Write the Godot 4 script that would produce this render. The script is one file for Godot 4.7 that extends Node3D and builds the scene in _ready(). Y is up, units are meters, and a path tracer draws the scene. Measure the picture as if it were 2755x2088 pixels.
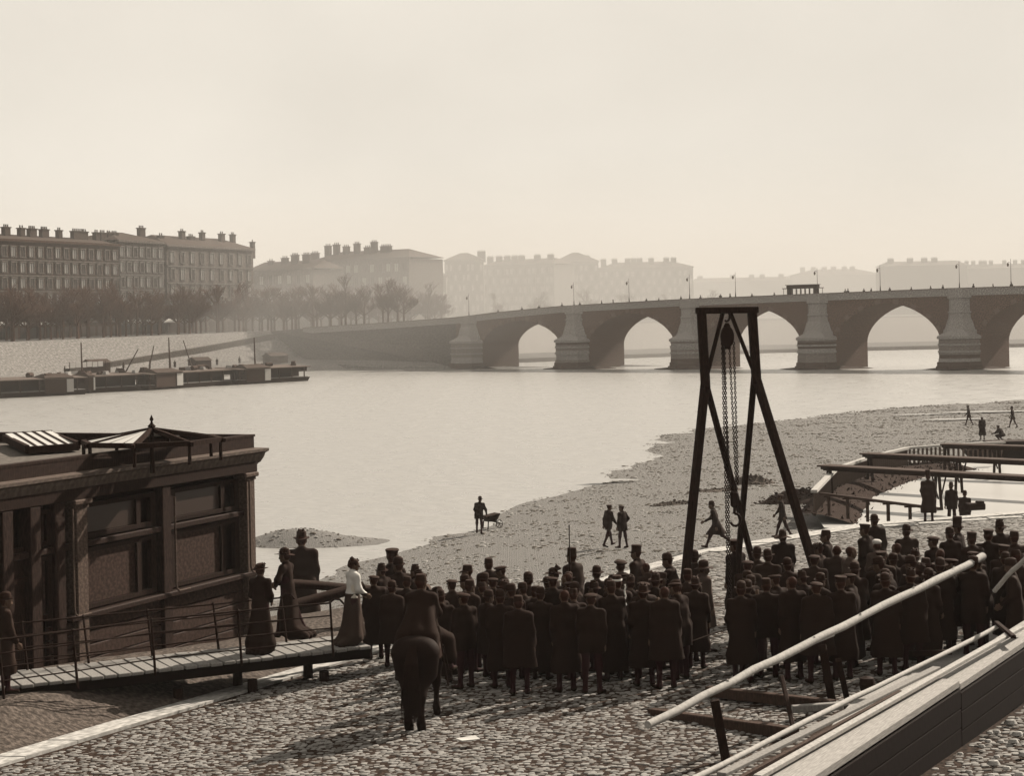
extends Node3D
# ---------- small mesh builder ----------
class MB:
	var v := PackedVector3Array()
	var n := PackedVector3Array()
	var c := PackedColorArray()
	var cur := Color.WHITE
	func tri_n(a: Vector3, b: Vector3, d: Vector3, na: Vector3, nb: Vector3, nd: Vector3) -> void:
		if (b - a).cross(d - a).dot(na + nb + nd) > 0.0:
			v.append(a); v.append(d); v.append(b); n.append(na); n.append(nd); n.append(nb)
		else:
			v.append(a); v.append(b); v.append(d); n.append(na); n.append(nb); n.append(nd)
		c.append(cur); c.append(cur); c.append(cur)
	func tri(a: Vector3, b: Vector3, d: Vector3, out: Vector3) -> void:
		var g := (b - a).cross(d - a)
		if g.length_squared() < 1e-14:
			return
		g = g.normalized()
		if g.dot(out) < 0.0:
			g = -g
		tri_n(a, b, d, g, g, g)
	func quad(a: Vector3, b: Vector3, d: Vector3, e: Vector3, out: Vector3) -> void:
		tri(a, b, d, out); tri(a, d, e, out)
	func poly(p: Array, out: Vector3) -> void:
		for i in range(1, p.size() - 1):
			tri(p[0], p[i], p[i + 1], out)
	func hull8(p: Array) -> void:  # bottom 0-3, top 4-7, same order
		var m := Vector3.ZERO
		for q in p:
			m += q
		m /= 8.0
		for f in [[0, 1, 2, 3], [4, 5, 6, 7], [0, 1, 5, 4], [1, 2, 6, 5], [2, 3, 7, 6], [3, 0, 4, 7]]:
			var ce: Vector3 = (p[f[0]] + p[f[1]] + p[f[2]] + p[f[3]]) / 4.0
			quad(p[f[0]], p[f[1]], p[f[2]], p[f[3]], ce - m)
	func box(center: Vector3, size: Vector3, basis := Basis(), bevel := 0.0) -> void:
		var s := size * 0.5
		if bevel <= 0.0:
			var p := []
			for q in [[-1, -1, -1], [1, -1, -1], [1, -1, 1], [-1, -1, 1], [-1, 1, -1], [1, 1, -1], [1, 1, 1], [-1, 1, 1]]:
				p.append(center + basis * Vector3(q[0] * s.x, q[1] * s.y, q[2] * s.z))
			hull8(p)
			return
		for ax in 3:
			var u := (ax + 1) % 3
			var w := (ax + 2) % 3
			for sg in [-1.0, 1.0]:
				var p := []
				for k in [[-1, -1], [1, -1], [1, 1], [-1, 1]]:
					var q := Vector3.ZERO
					q[ax] = sg * s[ax]
					q[u] = k[0] * (s[u] - bevel)
					q[w] = k[1] * (s[w] - bevel)
					p.append(center + basis * q)
				var o := Vector3.ZERO
				o[ax] = sg
				quad(p[0], p[1], p[2], p[3], basis * o)
			for su in [-1.0, 1.0]:
				for sw in [-1.0, 1.0]:
					var p := []
					for k in [[-1.0, 0], [1.0, 0], [1.0, 1], [-1.0, 1]]:
						var q := Vector3.ZERO
						q[ax] = k[0] * (s[ax] - bevel)
						q[u] = su * (s[u] - (bevel if k[1] == 1 else 0.0))
						q[w] = sw * (s[w] - (0.0 if k[1] == 1 else bevel))
						p.append(center + basis * q)
					var o := Vector3.ZERO
					o[u] = su
					o[w] = sw
					quad(p[0], p[1], p[2], p[3], basis * o)
		for sx in [-1.0, 1.0]:
			for sy in [-1.0, 1.0]:
				for sz in [-1.0, 1.0]:
					var o := Vector3(sx, sy, sz)
					tri(center + basis * (o * (s - Vector3(0, bevel, bevel))), center + basis * (o * (s - Vector3(bevel, 0, bevel))), center + basis * (o * (s - Vector3(bevel, bevel, 0))), basis * o)
	func beam(a: Vector3, b: Vector3, w: float, h: float, bevel := 0.0, up := Vector3.UP) -> void:
		var z := (b - a).normalized()
		if absf(z.dot(up)) > 0.99:
			up = Vector3.RIGHT
		var x := up.cross(z).normalized()
		box((a + b) * 0.5, Vector3(w, h, (b - a).length()), Basis(x, z.cross(x), z), bevel)
	func tube(a: Vector3, b: Vector3, ra: float, rb: float, sides := 8, caps := true) -> void:
		var z := (b - a).normalized()
		var x := (Vector3.UP if absf(z.y) < 0.9 else Vector3.RIGHT).cross(z).normalized()
		var y := z.cross(x)
		for i in sides:
			var p := TAU * i / sides
			var q := TAU * (i + 1) / sides
			var d := x * cos(p) + y * sin(p)
			var e := x * cos(q) + y * sin(q)
			tri_n(a + d * ra, a + e * ra, b + e * rb, d, e, e)
			if rb > 0.0005:
				tri_n(a + d * ra, b + e * rb, b + d * rb, d, e, d)
			if caps:
				tri(a, a + d * ra, a + e * ra, -z)
				if rb > 0.0005:
					tri(b, b + d * rb, b + e * rb, z)
	func pole(a: Vector3, b: Vector3, ra: float, rb: float, sides: int, seed_: int, wob := 0.012) -> void:  # a trimmed trunk: never quite straight or round
		var g := RandomNumberGenerator.new()
		g.seed = seed_
		var n := maxi(6, int((b - a).length() / 0.7))
		var pts := []
		var rad := []
		for i in n + 1:
			var f := float(i) / n
			pts.append(a.lerp(b, f) + Vector3(g.randf_range(-1, 1), g.randf_range(-1, 1) + sin(f * 5.0) * 1.2, g.randf_range(-1, 1)) * wob)
			rad.append(lerpf(ra, rb, f) * g.randf_range(0.93, 1.06))
		for i in n:
			tube(pts[i], pts[i + 1], rad[i], rad[i + 1], sides, i == 0 or i == n - 1)
	func path(p: Array, r: float, sides := 6) -> void:
		for i in p.size() - 1:
			tube(p[i], p[i + 1], r, r, sides, i == 0 or i == p.size() - 2)
	func lathe(prof: Array, sides: int, xf := Transform3D(), sq := Vector3.ONE) -> void:  # prof: Vector2(radius, y) from bottom to top
		for k in prof.size() - 1:
			var a: Vector2 = prof[k]
			var b: Vector2 = prof[k + 1]
			var t := (b - a).normalized()
			var nr := Vector2(t.y, -t.x)
			for i in sides:
				var p := TAU * i / sides
				var q := TAU * (i + 1) / sides
				var d := Vector3(cos(p), 0, sin(p))
				var e := Vector3(cos(q), 0, sin(q))
				var nd := (xf.basis * (Vector3(d.x * nr.x, nr.y, d.z * nr.x) / sq)).normalized()
				var ne := (xf.basis * (Vector3(e.x * nr.x, nr.y, e.z * nr.x) / sq)).normalized()
				var a0 := xf * (Vector3(d.x * a.x, a.y, d.z * a.x) * sq)
				var a1 := xf * (Vector3(e.x * a.x, a.y, e.z * a.x) * sq)
				var b0 := xf * (Vector3(d.x * b.x, b.y, d.z * b.x) * sq)
				var b1 := xf * (Vector3(e.x * b.x, b.y, e.z * b.x) * sq)
				if a.x > 0.0001:
					tri_n(a0, a1, b1, nd, ne, ne)
				if b.x > 0.0001:
					tri_n(a0, b1, b0, nd, ne, nd)
	func net(m: Array, xf := Transform3D()) -> void:  # [verts, normals, indices] from a Blob
		var flip := xf.basis.determinant() < 0.0
		var nb := xf.basis.inverse().transposed()
		var k: PackedInt32Array = m[2]
		for i in k.size():
			v.append(xf * m[0][k[i]])
			n.append((nb * m[1][k[i]]).normalized())
			c.append(m[3][k[i]] if m.size() > 3 else cur)
		if flip:
			var s := v.size() - k.size()
			for i in range(s, v.size(), 3):
				var t := v[i]; v[i] = v[i + 1]; v[i + 1] = t
				var u := n[i]; n[i] = n[i + 1]; n[i + 1] = u
				var w := c[i]; c[i] = c[i + 1]; c[i + 1] = w
	func done(colored := false) -> ArrayMesh:
		var a := []
		a.resize(Mesh.ARRAY_MAX)
		a[Mesh.ARRAY_VERTEX] = v
		a[Mesh.ARRAY_NORMAL] = n
		if colored:
			a[Mesh.ARRAY_COLOR] = c
		var m := ArrayMesh.new()
		m.add_surface_from_arrays(Mesh.PRIMITIVE_TRIANGLES, a)
		return m

# ---------- smooth bodies: a summed field of tapered capsules, meshed as surface nets ----------
class Blob:
	var lo: Vector3
	var nx: int
	var ny: int
	var nz: int
	var h: float
	var k: float
	var f := PackedFloat32Array()
	func _init(a: Vector3, b: Vector3, cell: float, sharp: float) -> void:
		lo = a; h = cell; k = sharp
		nx = int((b.x - a.x) / h) + 2
		ny = int((b.y - a.y) / h) + 2
		nz = int((b.z - a.z) / h) + 2
		f.resize(nx * ny * nz)
	func cap(a: Vector3, b: Vector3, ra: float, rb: float, sq := Vector3.ONE, sign_ := 1.0) -> void:
		var reach := 4.5 / k
		var r := Vector3.ONE * (maxf(ra, rb) + reach) / sq
		var l := (a.min(b) - r - lo) / h
		var u := (a.max(b) + r - lo) / h
		var x0 := maxi(0, int(l.x)); var x1 := mini(nx - 1, int(u.x) + 1)
		var y0 := maxi(0, int(l.y)); var y1 := mini(ny - 1, int(u.y) + 1)
		var z0 := maxi(0, int(l.z)); var z1 := mini(nz - 1, int(u.z) + 1)
		a *= sq
		var ba := b * sq - a
		var inv := 1.0 / maxf(ba.length_squared(), 1e-9)
		var dr := rb - ra
		for z in range(z0, z1 + 1):
			for y in range(y0, y1 + 1):
				var at := (z * ny + y) * nx
				for x in range(x0, x1 + 1):
					var p := Vector3(lo.x + x * h, lo.y + y * h, lo.z + z * h) * sq - a
					var t := clampf(p.dot(ba) * inv, 0.0, 1.0)
					var d := (p - ba * t).length() - ra - dr * t
					if d < reach:
						f[at + x] += sign_ * exp(-k * d)
	func mesh() -> Array:
		var v := PackedVector3Array()
		var idx := PackedInt32Array()
		var id := PackedInt32Array()
		id.resize(f.size())
		id.fill(-1)
		var step := [0, 1, nx, nx + 1, nx * ny, nx * ny + 1, nx * ny + nx, nx * ny + nx + 1]
		var low := exp(-k * h * 1.8)
		var high := exp(k * h * 1.8)
		var edges := [[0, 1], [2, 3], [4, 5], [6, 7], [0, 2], [1, 3], [4, 6], [5, 7], [0, 4], [1, 5], [2, 6], [3, 7]]
		var off := [Vector3(0, 0, 0), Vector3(1, 0, 0), Vector3(0, 1, 0), Vector3(1, 1, 0), Vector3(0, 0, 1), Vector3(1, 0, 1), Vector3(0, 1, 1), Vector3(1, 1, 1)]
		for z in nz - 1:
			for y in ny - 1:
				for x in nx - 1:
					var i := (z * ny + y) * nx + x
					var q := f[i]
					if q < low or q > high:
						continue
					var mask := 0
					for e in 8:
						if f[i + step[e]] > 1.0:
							mask |= 1 << e
					if mask == 0 or mask == 255:
						continue
					var s := Vector3.ZERO
					var cnt := 0
					for e in edges:
						if (mask >> e[0] & 1) != (mask >> e[1] & 1):
							var ga := log(maxf(f[i + step[e[0]]], 1e-5))
							var gb := log(maxf(f[i + step[e[1]]], 1e-5))
							s += off[e[0]].lerp(off[e[1]], clampf(ga / (ga - gb), 0.02, 0.98))
							cnt += 1
					id[i] = v.size()
					v.append(lo + (Vector3(x, y, z) + s / cnt) * h)
		var dx := 1
		var dy := nx
		var dz := nx * ny
		for z in range(1, nz - 1):
			for y in range(1, ny - 1):
				for x in range(1, nx - 1):
					var i := (z * ny + y) * nx + x
					if id[i] < 0:
						continue
					var a := f[i] > 1.0
					if a != (f[i + dx] > 1.0):
						quad(idx, id[i], id[i - dy], id[i - dy - dz], id[i - dz], a)
					if a != (f[i + dy] > 1.0):
						quad(idx, id[i], id[i - dz], id[i - dx - dz], id[i - dx], a)
					if a != (f[i + dz] > 1.0):
						quad(idx, id[i], id[i - dx], id[i - dx - dy], id[i - dy], a)
		var n := PackedVector3Array()
		n.resize(v.size())
		for t in range(0, idx.size(), 3):
			var g := (v[idx[t + 2]] - v[idx[t]]).cross(v[idx[t + 1]] - v[idx[t]])
			for j in 3:
				n[idx[t + j]] += g
		for t in n.size():
			n[t] = n[t].normalized()
		return [v, n, idx]
	func quad(o: PackedInt32Array, a: int, b: int, c: int, d: int, flip: bool) -> void:
		if a < 0 or b < 0 or c < 0 or d < 0:
			return
		if flip:
			o.append(a); o.append(c); o.append(b); o.append(a); o.append(d); o.append(c)
		else:
			o.append(a); o.append(b); o.append(c); o.append(a); o.append(c); o.append(d)

# ---------- naming and placing ----------
var M := {}
var rng := RandomNumberGenerator.new()

func tag(o: Node3D, label: String, category: String, group := "") -> Node3D:
	o.set_meta("label", label)
	o.set_meta("category", category)
	if group:
		o.set_meta("group", group)
	return o

func thing(called: String, label: String, category: String, at := Vector3.ZERO, turn := 0.0, group := "") -> Node3D:
	var o := Node3D.new()
	o.name = called
	o.position = at
	o.rotation.y = turn
	add_child(o, true)
	return tag(o, label, category, group)

func part(called: String, mesh: Mesh, m: Material, parent: Node, at := Transform3D()) -> MeshInstance3D:
	var o := MeshInstance3D.new()
	o.name = called
	o.mesh = mesh
	o.material_override = m
	o.transform = at
	parent.add_child(o, true)
	return o

func single(called: String, mesh: Mesh, m: Material, label: String, category: String, group := "", at := Transform3D()) -> MeshInstance3D:
	var o := part(called, mesh, m, self, at)
	tag(o, label, category, group)
	return o

func ground_piece(called: String, mesh: Mesh, m: Material) -> MeshInstance3D:
	var o := part(called, mesh, m, self)
	o.set_meta("kind", "structure")
	return o

func grain(freq: float, octaves: int, dark: float, seed_: int, type := FastNoiseLite.TYPE_SIMPLEX_SMOOTH) -> NoiseTexture2D:
	var f := FastNoiseLite.new()
	f.seed = seed_
	f.noise_type = type
	f.frequency = freq
	f.fractal_octaves = octaves
	var g := Gradient.new()
	g.set_color(0, Color(dark, dark, dark))
	g.set_color(1, Color.WHITE)
	var t := NoiseTexture2D.new()
	t.width = 512
	t.height = 512
	t.seamless = true
	t.noise = f
	t.color_ramp = g
	return t

func mat(col: Color, rough: float, tex: Texture2D = null, scale := Vector3.ONE, bump := 0.0, world := false, spec := 0.12) -> StandardMaterial3D:
	var m := StandardMaterial3D.new()
	var grey := col.get_luminance()
	col = col.lerp(Color(grey, grey, grey), clampf((grey - 0.05) * 5.0, 0.0, 0.6) * clampf(1.6 - 2.4 * col.s, 0.0, 1.0))  # pale stone and wood are greyer than dark
	m.albedo_color = col.linear_to_srgb()
	m.roughness = rough
	m.metallic_specular = spec
	if tex:
		m.albedo_texture = tex
		m.uv1_triplanar = true
		m.uv1_world_triplanar = world
		m.uv1_scale = scale
		if bump > 0.0:
			m.heightmap_enabled = true
			m.heightmap_texture = tex
			m.heightmap_scale = bump
	return m

func w(x: float, y: float, d: float) -> Vector3:
	return Vector3(x, y, -d)

# ---------- lie of the land: a cobbled quay that falls to a kerb, a gravel beach below it ----------
var P0 := Vector2(-7.99, 27.70)
var QD := Vector2(0.4223, 0.9065)
var QN := Vector2(0.9065, -0.4223)
var CURB := PackedVector2Array([Vector2(-21.50, -1.30), Vector2(-7.99, 27.70), Vector2(5.61, 56.90), Vector2(11.98, 63.60), Vector2(18.00, 63.90), Vector2(60.00, 67.00)])
var SHORE := PackedVector2Array([Vector2(-60.00, 48.00), Vector2(-14.00, 56.00), Vector2(-9.00, 66.00), Vector2(-6.71, 75.69), Vector2(-5.11, 80.04), Vector2(-3.29, 84.47), Vector2(-1.78, 87.48), Vector2(-0.16, 94.33), Vector2(1.94, 102.08), Vector2(4.44, 106.41), Vector2(6.04, 115.58), Vector2(9.56, 127.38), Vector2(11.57, 149.60), Vector2(17.31, 162.93), Vector2(25.84, 170.49), Vector2(37.45, 188.14), Vector2(48.97, 195.47), Vector2(56.74, 200.87), Vector2(120.00, 260.00), Vector2(220.00, 330.00)])
var BASIN := PackedVector2Array([Vector2(12.66, 74.39), Vector2(13.24, 80.66), Vector2(16.33, 92.05), Vector2(19.75, 99.58), Vector2(22.73, 104.71), Vector2(25.38, 106.39), Vector2(34.00, 103.00), Vector2(60.00, 104.00), Vector2(70.00, 71.00), Vector2(17.80, 67.00)])

func poly_sd(pl: PackedVector2Array, p: Vector2) -> float:
	var best := 1e9
	var sg := 1.0
	for i in pl.size() - 1:
		var d := pl[i + 1] - pl[i]
		var e := p - pl[i]
		e -= d * clampf(e.dot(d) / d.length_squared(), 0.0, 1.0)
		var l := e.length_squared()
		if l < best - 1e-9:
			best = l
			sg = 1.0 if e.x * d.y - e.y * d.x > 0.0 else -1.0
	return sqrt(best) * sg

func quay_y(x: float, z: float) -> float:
	var r := Vector2(x, z) - P0
	return 3.6 - 0.028 * r.dot(QD) + 0.07 * r.dot(QN)

func beach_y(x: float, z: float) -> float:
	var dc := maxf(0.0, -poly_sd(CURB, Vector2(x, z)))
	var ds := poly_sd(SHORE, Vector2(x, z))
	if ds < 0.0:
		return maxf(-1.2, ds * 0.06)
	var s := (Vector2(x, z) - P0).dot(QD)
	var yc := clampf(quay_y(x, z) - 0.25 - 0.65 * clampf((s - 8.0) / 18.0, 0.0, 1.0), 1.9, 3.6)
	return yc * (1.0 - dc / (dc + ds + 1e-6))

func ground_y(x: float, z: float) -> float:
	return quay_y(x, z) if poly_sd(CURB, Vector2(x, z)) >= 0.0 else beach_y(x, z)

# ---------- people ----------
var head_net := {}
var hand_net: Array
var bodies := {}
var hats := {}
var hat_high := {"kepi": 0.165, "kepi_wide": 0.155, "kepi_tall": 0.19, "kepi_band": 0.165, "shako": 0.215, "bowler": 0.19, "bowler_wide": 0.19, "top_hat": 0.29, "flat_cap": 0.155, "beret": 0.15, "felt": 0.18, "slouch": 0.17, "hat_up": 0.17, "cocked": 0.21, "fur": 0.19, "round": 0.18, "woman_hat_low": 0.15, "woman_hat": 0.17, "woman_feather": 0.23, "hair_knot": 0.18, "pale_cap": 0.15, "none": 0.125}

func colored(m: Array, pick: Callable) -> Array:
	var c := PackedColorArray()
	for p in m[0]:
		c.append(pick.call(p))
	return [m[0], m[1], m[2], c]

func make_heads() -> void:
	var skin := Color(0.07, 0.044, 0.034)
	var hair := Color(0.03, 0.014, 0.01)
	for kind in ["man", "woman"]:
		var b := Blob.new(Vector3(-0.12, -0.19, -0.15), Vector3(0.12, 0.15, 0.15), 0.009, 90.0)
		var s := 1.0 if kind == "man" else 0.95
		b.cap(Vector3(0, 0.035, 0.035), Vector3(0, 0.03, -0.015), 0.083 * s, 0.08 * s, Vector3(1.1, 1, 1))
		b.cap(Vector3(0, -0.03, -0.02), Vector3(0, -0.085, -0.055), 0.062 * s, 0.036 * s)   # jaw and chin
		b.cap(Vector3(0, 0.015, -0.092), Vector3(0, -0.03, -0.112), 0.008, 0.014)  # nose
		b.cap(Vector3(-0.03, 0.028, -0.082), Vector3(0.03, 0.028, -0.082), 0.01, 0.01)  # brow
		b.cap(Vector3(-0.02, -0.06, -0.083), Vector3(0.02, -0.06, -0.083), 0.007, 0.007)  # lips
		for q in [-1.0, 1.0]:
			b.cap(Vector3(q * 0.078, 0.015, 0.01), Vector3(q * 0.074, -0.025, 0.0), 0.014, 0.01)
			b.cap(Vector3(q * 0.03, 0.006, -0.094), Vector3(q * 0.034, 0.006, -0.092), 0.011, 0.01, Vector3.ONE, -0.8)
			b.cap(Vector3(q * 0.03, 0.005, -0.078), Vector3(q * 0.031, 0.005, -0.078), 0.012, 0.012)
		b.cap(Vector3(0, -0.05, 0.02), Vector3(0, -0.18, 0.03), 0.052 * s, 0.055 * s)
		if kind == "man":
			b.cap(Vector3(-0.028, -0.045, -0.096), Vector3(0.028, -0.045, -0.096), 0.009, 0.009)  # moustache
		else:
			b.cap(Vector3(0, 0.03, 0.05), Vector3(0, 0.0, 0.075), 0.075, 0.06)
		head_net[kind] = colored(b.mesh(), func(p: Vector3) -> Color:
			if p.z > 0.035 and p.y > -0.06 or p.y > 0.07:
				return hair
			if kind == "man" and absf(p.y + 0.045) < 0.012 and p.z < -0.085 and absf(p.x) < 0.04:
				return hair
			return skin)
	var g := Blob.new(Vector3(-0.06, -0.21, -0.1), Vector3(0.07, 0.04, 0.07), 0.0055, 170.0)
	g.cap(Vector3(0, 0.03, 0), Vector3(0, -0.02, 0), 0.026, 0.026, Vector3(1.3, 1, 1))
	g.cap(Vector3(0, -0.02, -0.018), Vector3(0, -0.08, -0.026), 0.02, 0.018, Vector3(1.25, 1, 1))
	g.cap(Vector3(0, -0.02, 0.012), Vector3(0, -0.08, 0.02), 0.02, 0.017, Vector3(1.25, 1, 1))
	var at := [-0.034, -0.012, 0.011, 0.031]
	var long := [0.07, 0.08, 0.074, 0.058]
	for i in 4:  # four fingers, curled toward the palm (+x)
		var p: Vector3 = Vector3(0, -0.085 + 0.004 * absf(i - 1.2), at[i])
		var m: Vector3 = p + Vector3(0.012, -0.5, 0).normalized() * long[i] * 0.45
		var q: Vector3 = m + Vector3(0.5, -0.7, 0).normalized() * long[i] * 0.33
		var e: Vector3 = q + Vector3(0.8, -0.4, 0).normalized() * long[i] * 0.25
		g.cap(p, m, 0.0095, 0.009)
		g.cap(m, q, 0.009, 0.0085)
		g.cap(q, e, 0.0085, 0.0075)
	g.cap(Vector3(0.004, -0.03, -0.025), Vector3(0.014, -0.062, -0.055), 0.014, 0.011)  # thumb leaves the side of the palm
	g.cap(Vector3(0.014, -0.062, -0.055), Vector3(0.024, -0.095, -0.052), 0.01, 0.008)
	hand_net = colored(g.mesh(), func(_p: Vector3) -> Color: return skin)

# A figure facing -z. Angles in degrees: thigh and upper arm swing forward, knees bend back, elbows bend forward.
func figure(called: String, p: Dictionary) -> void:
	var woman: bool = p.get("woman", false)
	var coat: String = p.get("coat", "jacket")
	var lean := deg_to_rad(p.get("lean", 2.0))
	var up := Vector3(0, cos(lean), -sin(lean))
	var k := 0.95 if woman else 1.0
	var hip := Vector3(0, 0.92, 0)
	var foot_low := 9.0
	var legs := []
	for s in [-1.0, 1.0]:
		var g: Array = p.get("left" if s < 0 else "right", [2, 2, 4])
		var a := deg_to_rad(g[0])
		var o := deg_to_rad(g[2])
		var kn := deg_to_rad(g[0] - g[1])
		var j0 := hip + Vector3(s * 0.09, -0.02, 0)
		var j1 := j0 + Vector3(s * sin(o), -cos(a) * cos(o), -sin(a) * cos(o)) * 0.43
		var j2 := j1 + Vector3(s * sin(o) * 0.3, -cos(kn), -sin(kn)) * 0.41
		var pitch := clampf(kn * 0.8, -1.0, 0.3)
		var j3 := j2 + Vector3(s * 0.05, -0.05 * cos(pitch) + sin(pitch) * 0.16, -0.17 * cos(pitch))
		legs.append([j0, j1, j2, j3])
		foot_low = minf(foot_low, minf(j2.y - 0.085, j3.y - 0.038))
	if p.has("seat"):
		foot_low = hip.y - p.seat
	var sh := Vector3(0, -foot_low, 0)
	hip += sh
	for g in legs:
		for i in 4:
			g[i] += sh
	var chest := hip + up * 0.3 * k
	var neck := hip + up * 0.53 * k
	var head := neck + (up + Vector3(0, 0.15, -0.12)).normalized() * 0.155 + Vector3(0, 0, -0.005)
	var hb := Basis.from_euler(Vector3(deg_to_rad(-p.get("nod", 4.0)), deg_to_rad(p.get("look", 0.0)), 0))
	var arms := []
	for s in [-1.0, 1.0]:
		var g: Array = p.get("arm_left" if s < 0 else "arm_right", [0, 9, 12, 2])
		var j0 := neck - up * 0.055 + Vector3(s * (0.185 if not woman else 0.16), 0, 0)
		var a := deg_to_rad(g[0]); var o := deg_to_rad(g[1])
		var a2 := deg_to_rad(g[0] + g[2]); var o2 := deg_to_rad(g[3])
		var j1 := j0 + Vector3(s * sin(o), -cos(a) * cos(o), -sin(a) * cos(o)) * 0.285 * k
		var d2 := Vector3(s * sin(o2), -cos(a2) * cos(o2), -sin(a2) * cos(o2))
		arms.append([j0, j1, j1 + d2 * 0.245 * k, d2, s])
	var hi := Vector3(0.75, head.y + 0.2, 1.0)
	var b := Blob.new(Vector3(-0.75, -0.03 + minf(0.0, (hip.y - 0.95 if p.has("seat") else 0.0)), -1.0), hi, 0.024, 45.0)
	b.cap(hip + Vector3(-0.05, 0.0, 0), chest + Vector3(-0.05, 0, 0), 0.105, 0.1, Vector3(1, 1, 1.15))
	b.cap(hip + Vector3(0.05, 0.0, 0), chest + Vector3(0.05, 0, 0), 0.105, 0.1, Vector3(1, 1, 1.15))
	b.cap(chest, neck - up * 0.1, 0.13 if not woman else 0.1, 0.11 if not woman else 0.09, Vector3(1, 1, 1.2))
	b.cap(arms[0][0] * 0.9 + neck * 0.1, arms[1][0] * 0.9 + neck * 0.1, 0.05, 0.05)
	b.cap(neck - up * 0.04, neck + up * 0.05, 0.062, 0.055)
	for g in legs:
		b.cap(g[0], g[1], 0.088, 0.062)
		b.cap(g[1], g[2], 0.06, 0.043)
		b.cap(g[2] + Vector3(0, -0.035, 0.02), g[3], 0.042, 0.034)
	for g in arms:
		b.cap(g[0], g[1], 0.05, 0.042)
		b.cap(g[1], g[2], 0.041, 0.03)
	var ankle: float = minf(legs[0][2].y, legs[1][2].y)
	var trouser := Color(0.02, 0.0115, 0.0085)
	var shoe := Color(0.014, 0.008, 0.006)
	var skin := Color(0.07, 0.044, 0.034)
	var mb := MB.new()
	mb.net(colored(b.mesh(), func(q: Vector3) -> Color:
		if q.y > neck.y - 0.02:
			return skin
		if p.has("skirt") and q.y > hip.y + 0.02:
			return Color(0.34, 0.31, 0.27)
		return shoe if q.y < ankle - 0.03 else trouser))
	mb.net(head_net["woman" if woman else "man"], Transform3D(hb, head))
	for g in arms:
		var y: Vector3 = -g[3]
		var inward := Vector3(-g[4], 0, 0)
		if p.has("palm"):
			inward = p.palm
		var z := inward.cross(y).normalized() * 1.0
		var x := y.cross(z)
		var bs := Basis(x, y, z)
		if bs.z.z < 0.0:
			bs = Basis(x, y, -z)
		mb.net(hand_net, Transform3D(bs, g[2] + g[3] * 0.02))
	var ct := Blob.new(Vector3(-0.75, -0.03 + minf(0.0, (hip.y - 0.95 if p.has("seat") else 0.0)), -1.0), Vector3(0.75, neck.y + 0.14, 1.1), 0.024, 40.0)
	var fat: float = p.get("stout", 1.0)
	if coat == "dress":
		ct.cap(hip + up * 0.13, chest, 0.115, 0.125, Vector3(1, 1, 1.2))
		ct.cap(chest + up * 0.03 + Vector3(-0.06, 0, -0.05), chest + up * 0.03 + Vector3(0.06, 0, -0.05), 0.075, 0.075)
		ct.cap(chest, neck - up * 0.09, 0.12, 0.1, Vector3(1, 1, 1.2))
	else:
		for s in [-1.0, 1.0]:
			ct.cap(hip + Vector3(s * 0.06, -0.04, 0), chest + Vector3(s * 0.065, 0, 0), 0.128 * fat, 0.122 * fat, Vector3(1, 1, 1.1))
			ct.cap(chest + Vector3(s * 0.065, 0, 0), neck - up * 0.1 + Vector3(s * 0.06, 0, 0), 0.122 * fat, 0.1, Vector3(1, 1, 1.1))
	ct.cap(arms[0][0], arms[1][0], 0.062, 0.062)
	ct.cap(neck - up * 0.03, neck + up * 0.02 + Vector3(0, 0, 0.01), 0.085, 0.07)
	for g in arms:
		ct.cap(g[0], g[1], 0.068, 0.058)
		ct.cap(g[1], g[1].lerp(g[2], 0.93), 0.057, 0.044)
	var hem: float = p.get("hem", 0.72)
	if coat == "dress":
		var back: float = p.get("train", 0.06)
		var top := hip + up * 0.12
		for s in [-1.0, 0.0, 1.0]:
			ct.cap(top + Vector3(s * 0.04, -0.05, 0), Vector3(s * 0.13, 0.2, -0.02 + back * 0.5), 0.11, 0.17)
			ct.cap(Vector3(s * 0.13, 0.2, back * 0.5), Vector3(s * 0.14, 0.1, back), 0.17, 0.1)
			ct.cap(Vector3(s * 0.13, 0.16, back), Vector3(s * 0.15, 0.07, back * 2.2 + 0.1), 0.13, 0.07)
		if p.has("apron"):
			ct.cap(top + Vector3(0, -0.15, -0.05), Vector3(0, 0.2, -0.16), 0.1, 0.13)
	else:
		var wide: float = p.get("flare", 0.13)
		for g in legs:
			var j: Vector3 = g[0] + Vector3(0, 0.02, 0.01)
			var e: Vector3 = g[1]
			if hem < g[1].y:
				e = g[1].lerp(g[2], clampf((g[1].y - hem + 0.1) / maxf(0.05, g[1].y - g[2].y), 0.0, 1.0))
				ct.cap(j, g[1], 0.125, wide)
				ct.cap(g[1], e, wide, wide)
			else:
				ct.cap(j, j.lerp(g[1], clampf((j.y - hem + 0.1) / maxf(0.05, j.y - g[1].y), 0.1, 1.0)), 0.12, wide)
		if hem < 0.6 and not p.has("seat"):
			var mid: Vector3 = (legs[0][1] + legs[1][1]) * 0.5
			ct.cap(hip, Vector3(mid.x, hem, mid.z + p.get("fly", 0.03)), 0.14, wide * 1.1)
	if coat == "cape":
		var cut0 := maxf(hem, hip.y - 0.42) - 0.03
		for s in [-1.0, -0.35, 0.35, 1.0]:
			ct.cap(neck + Vector3(s * 0.11, -0.07, 0), Vector3(s * 0.2, cut0, 0.03 - 0.05 * absf(s)), 0.075, 0.115)
			ct.cap(neck + Vector3(s * 0.11, -0.07, -0.02), Vector3(s * 0.17, cut0, -0.09), 0.06, 0.1)
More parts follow.
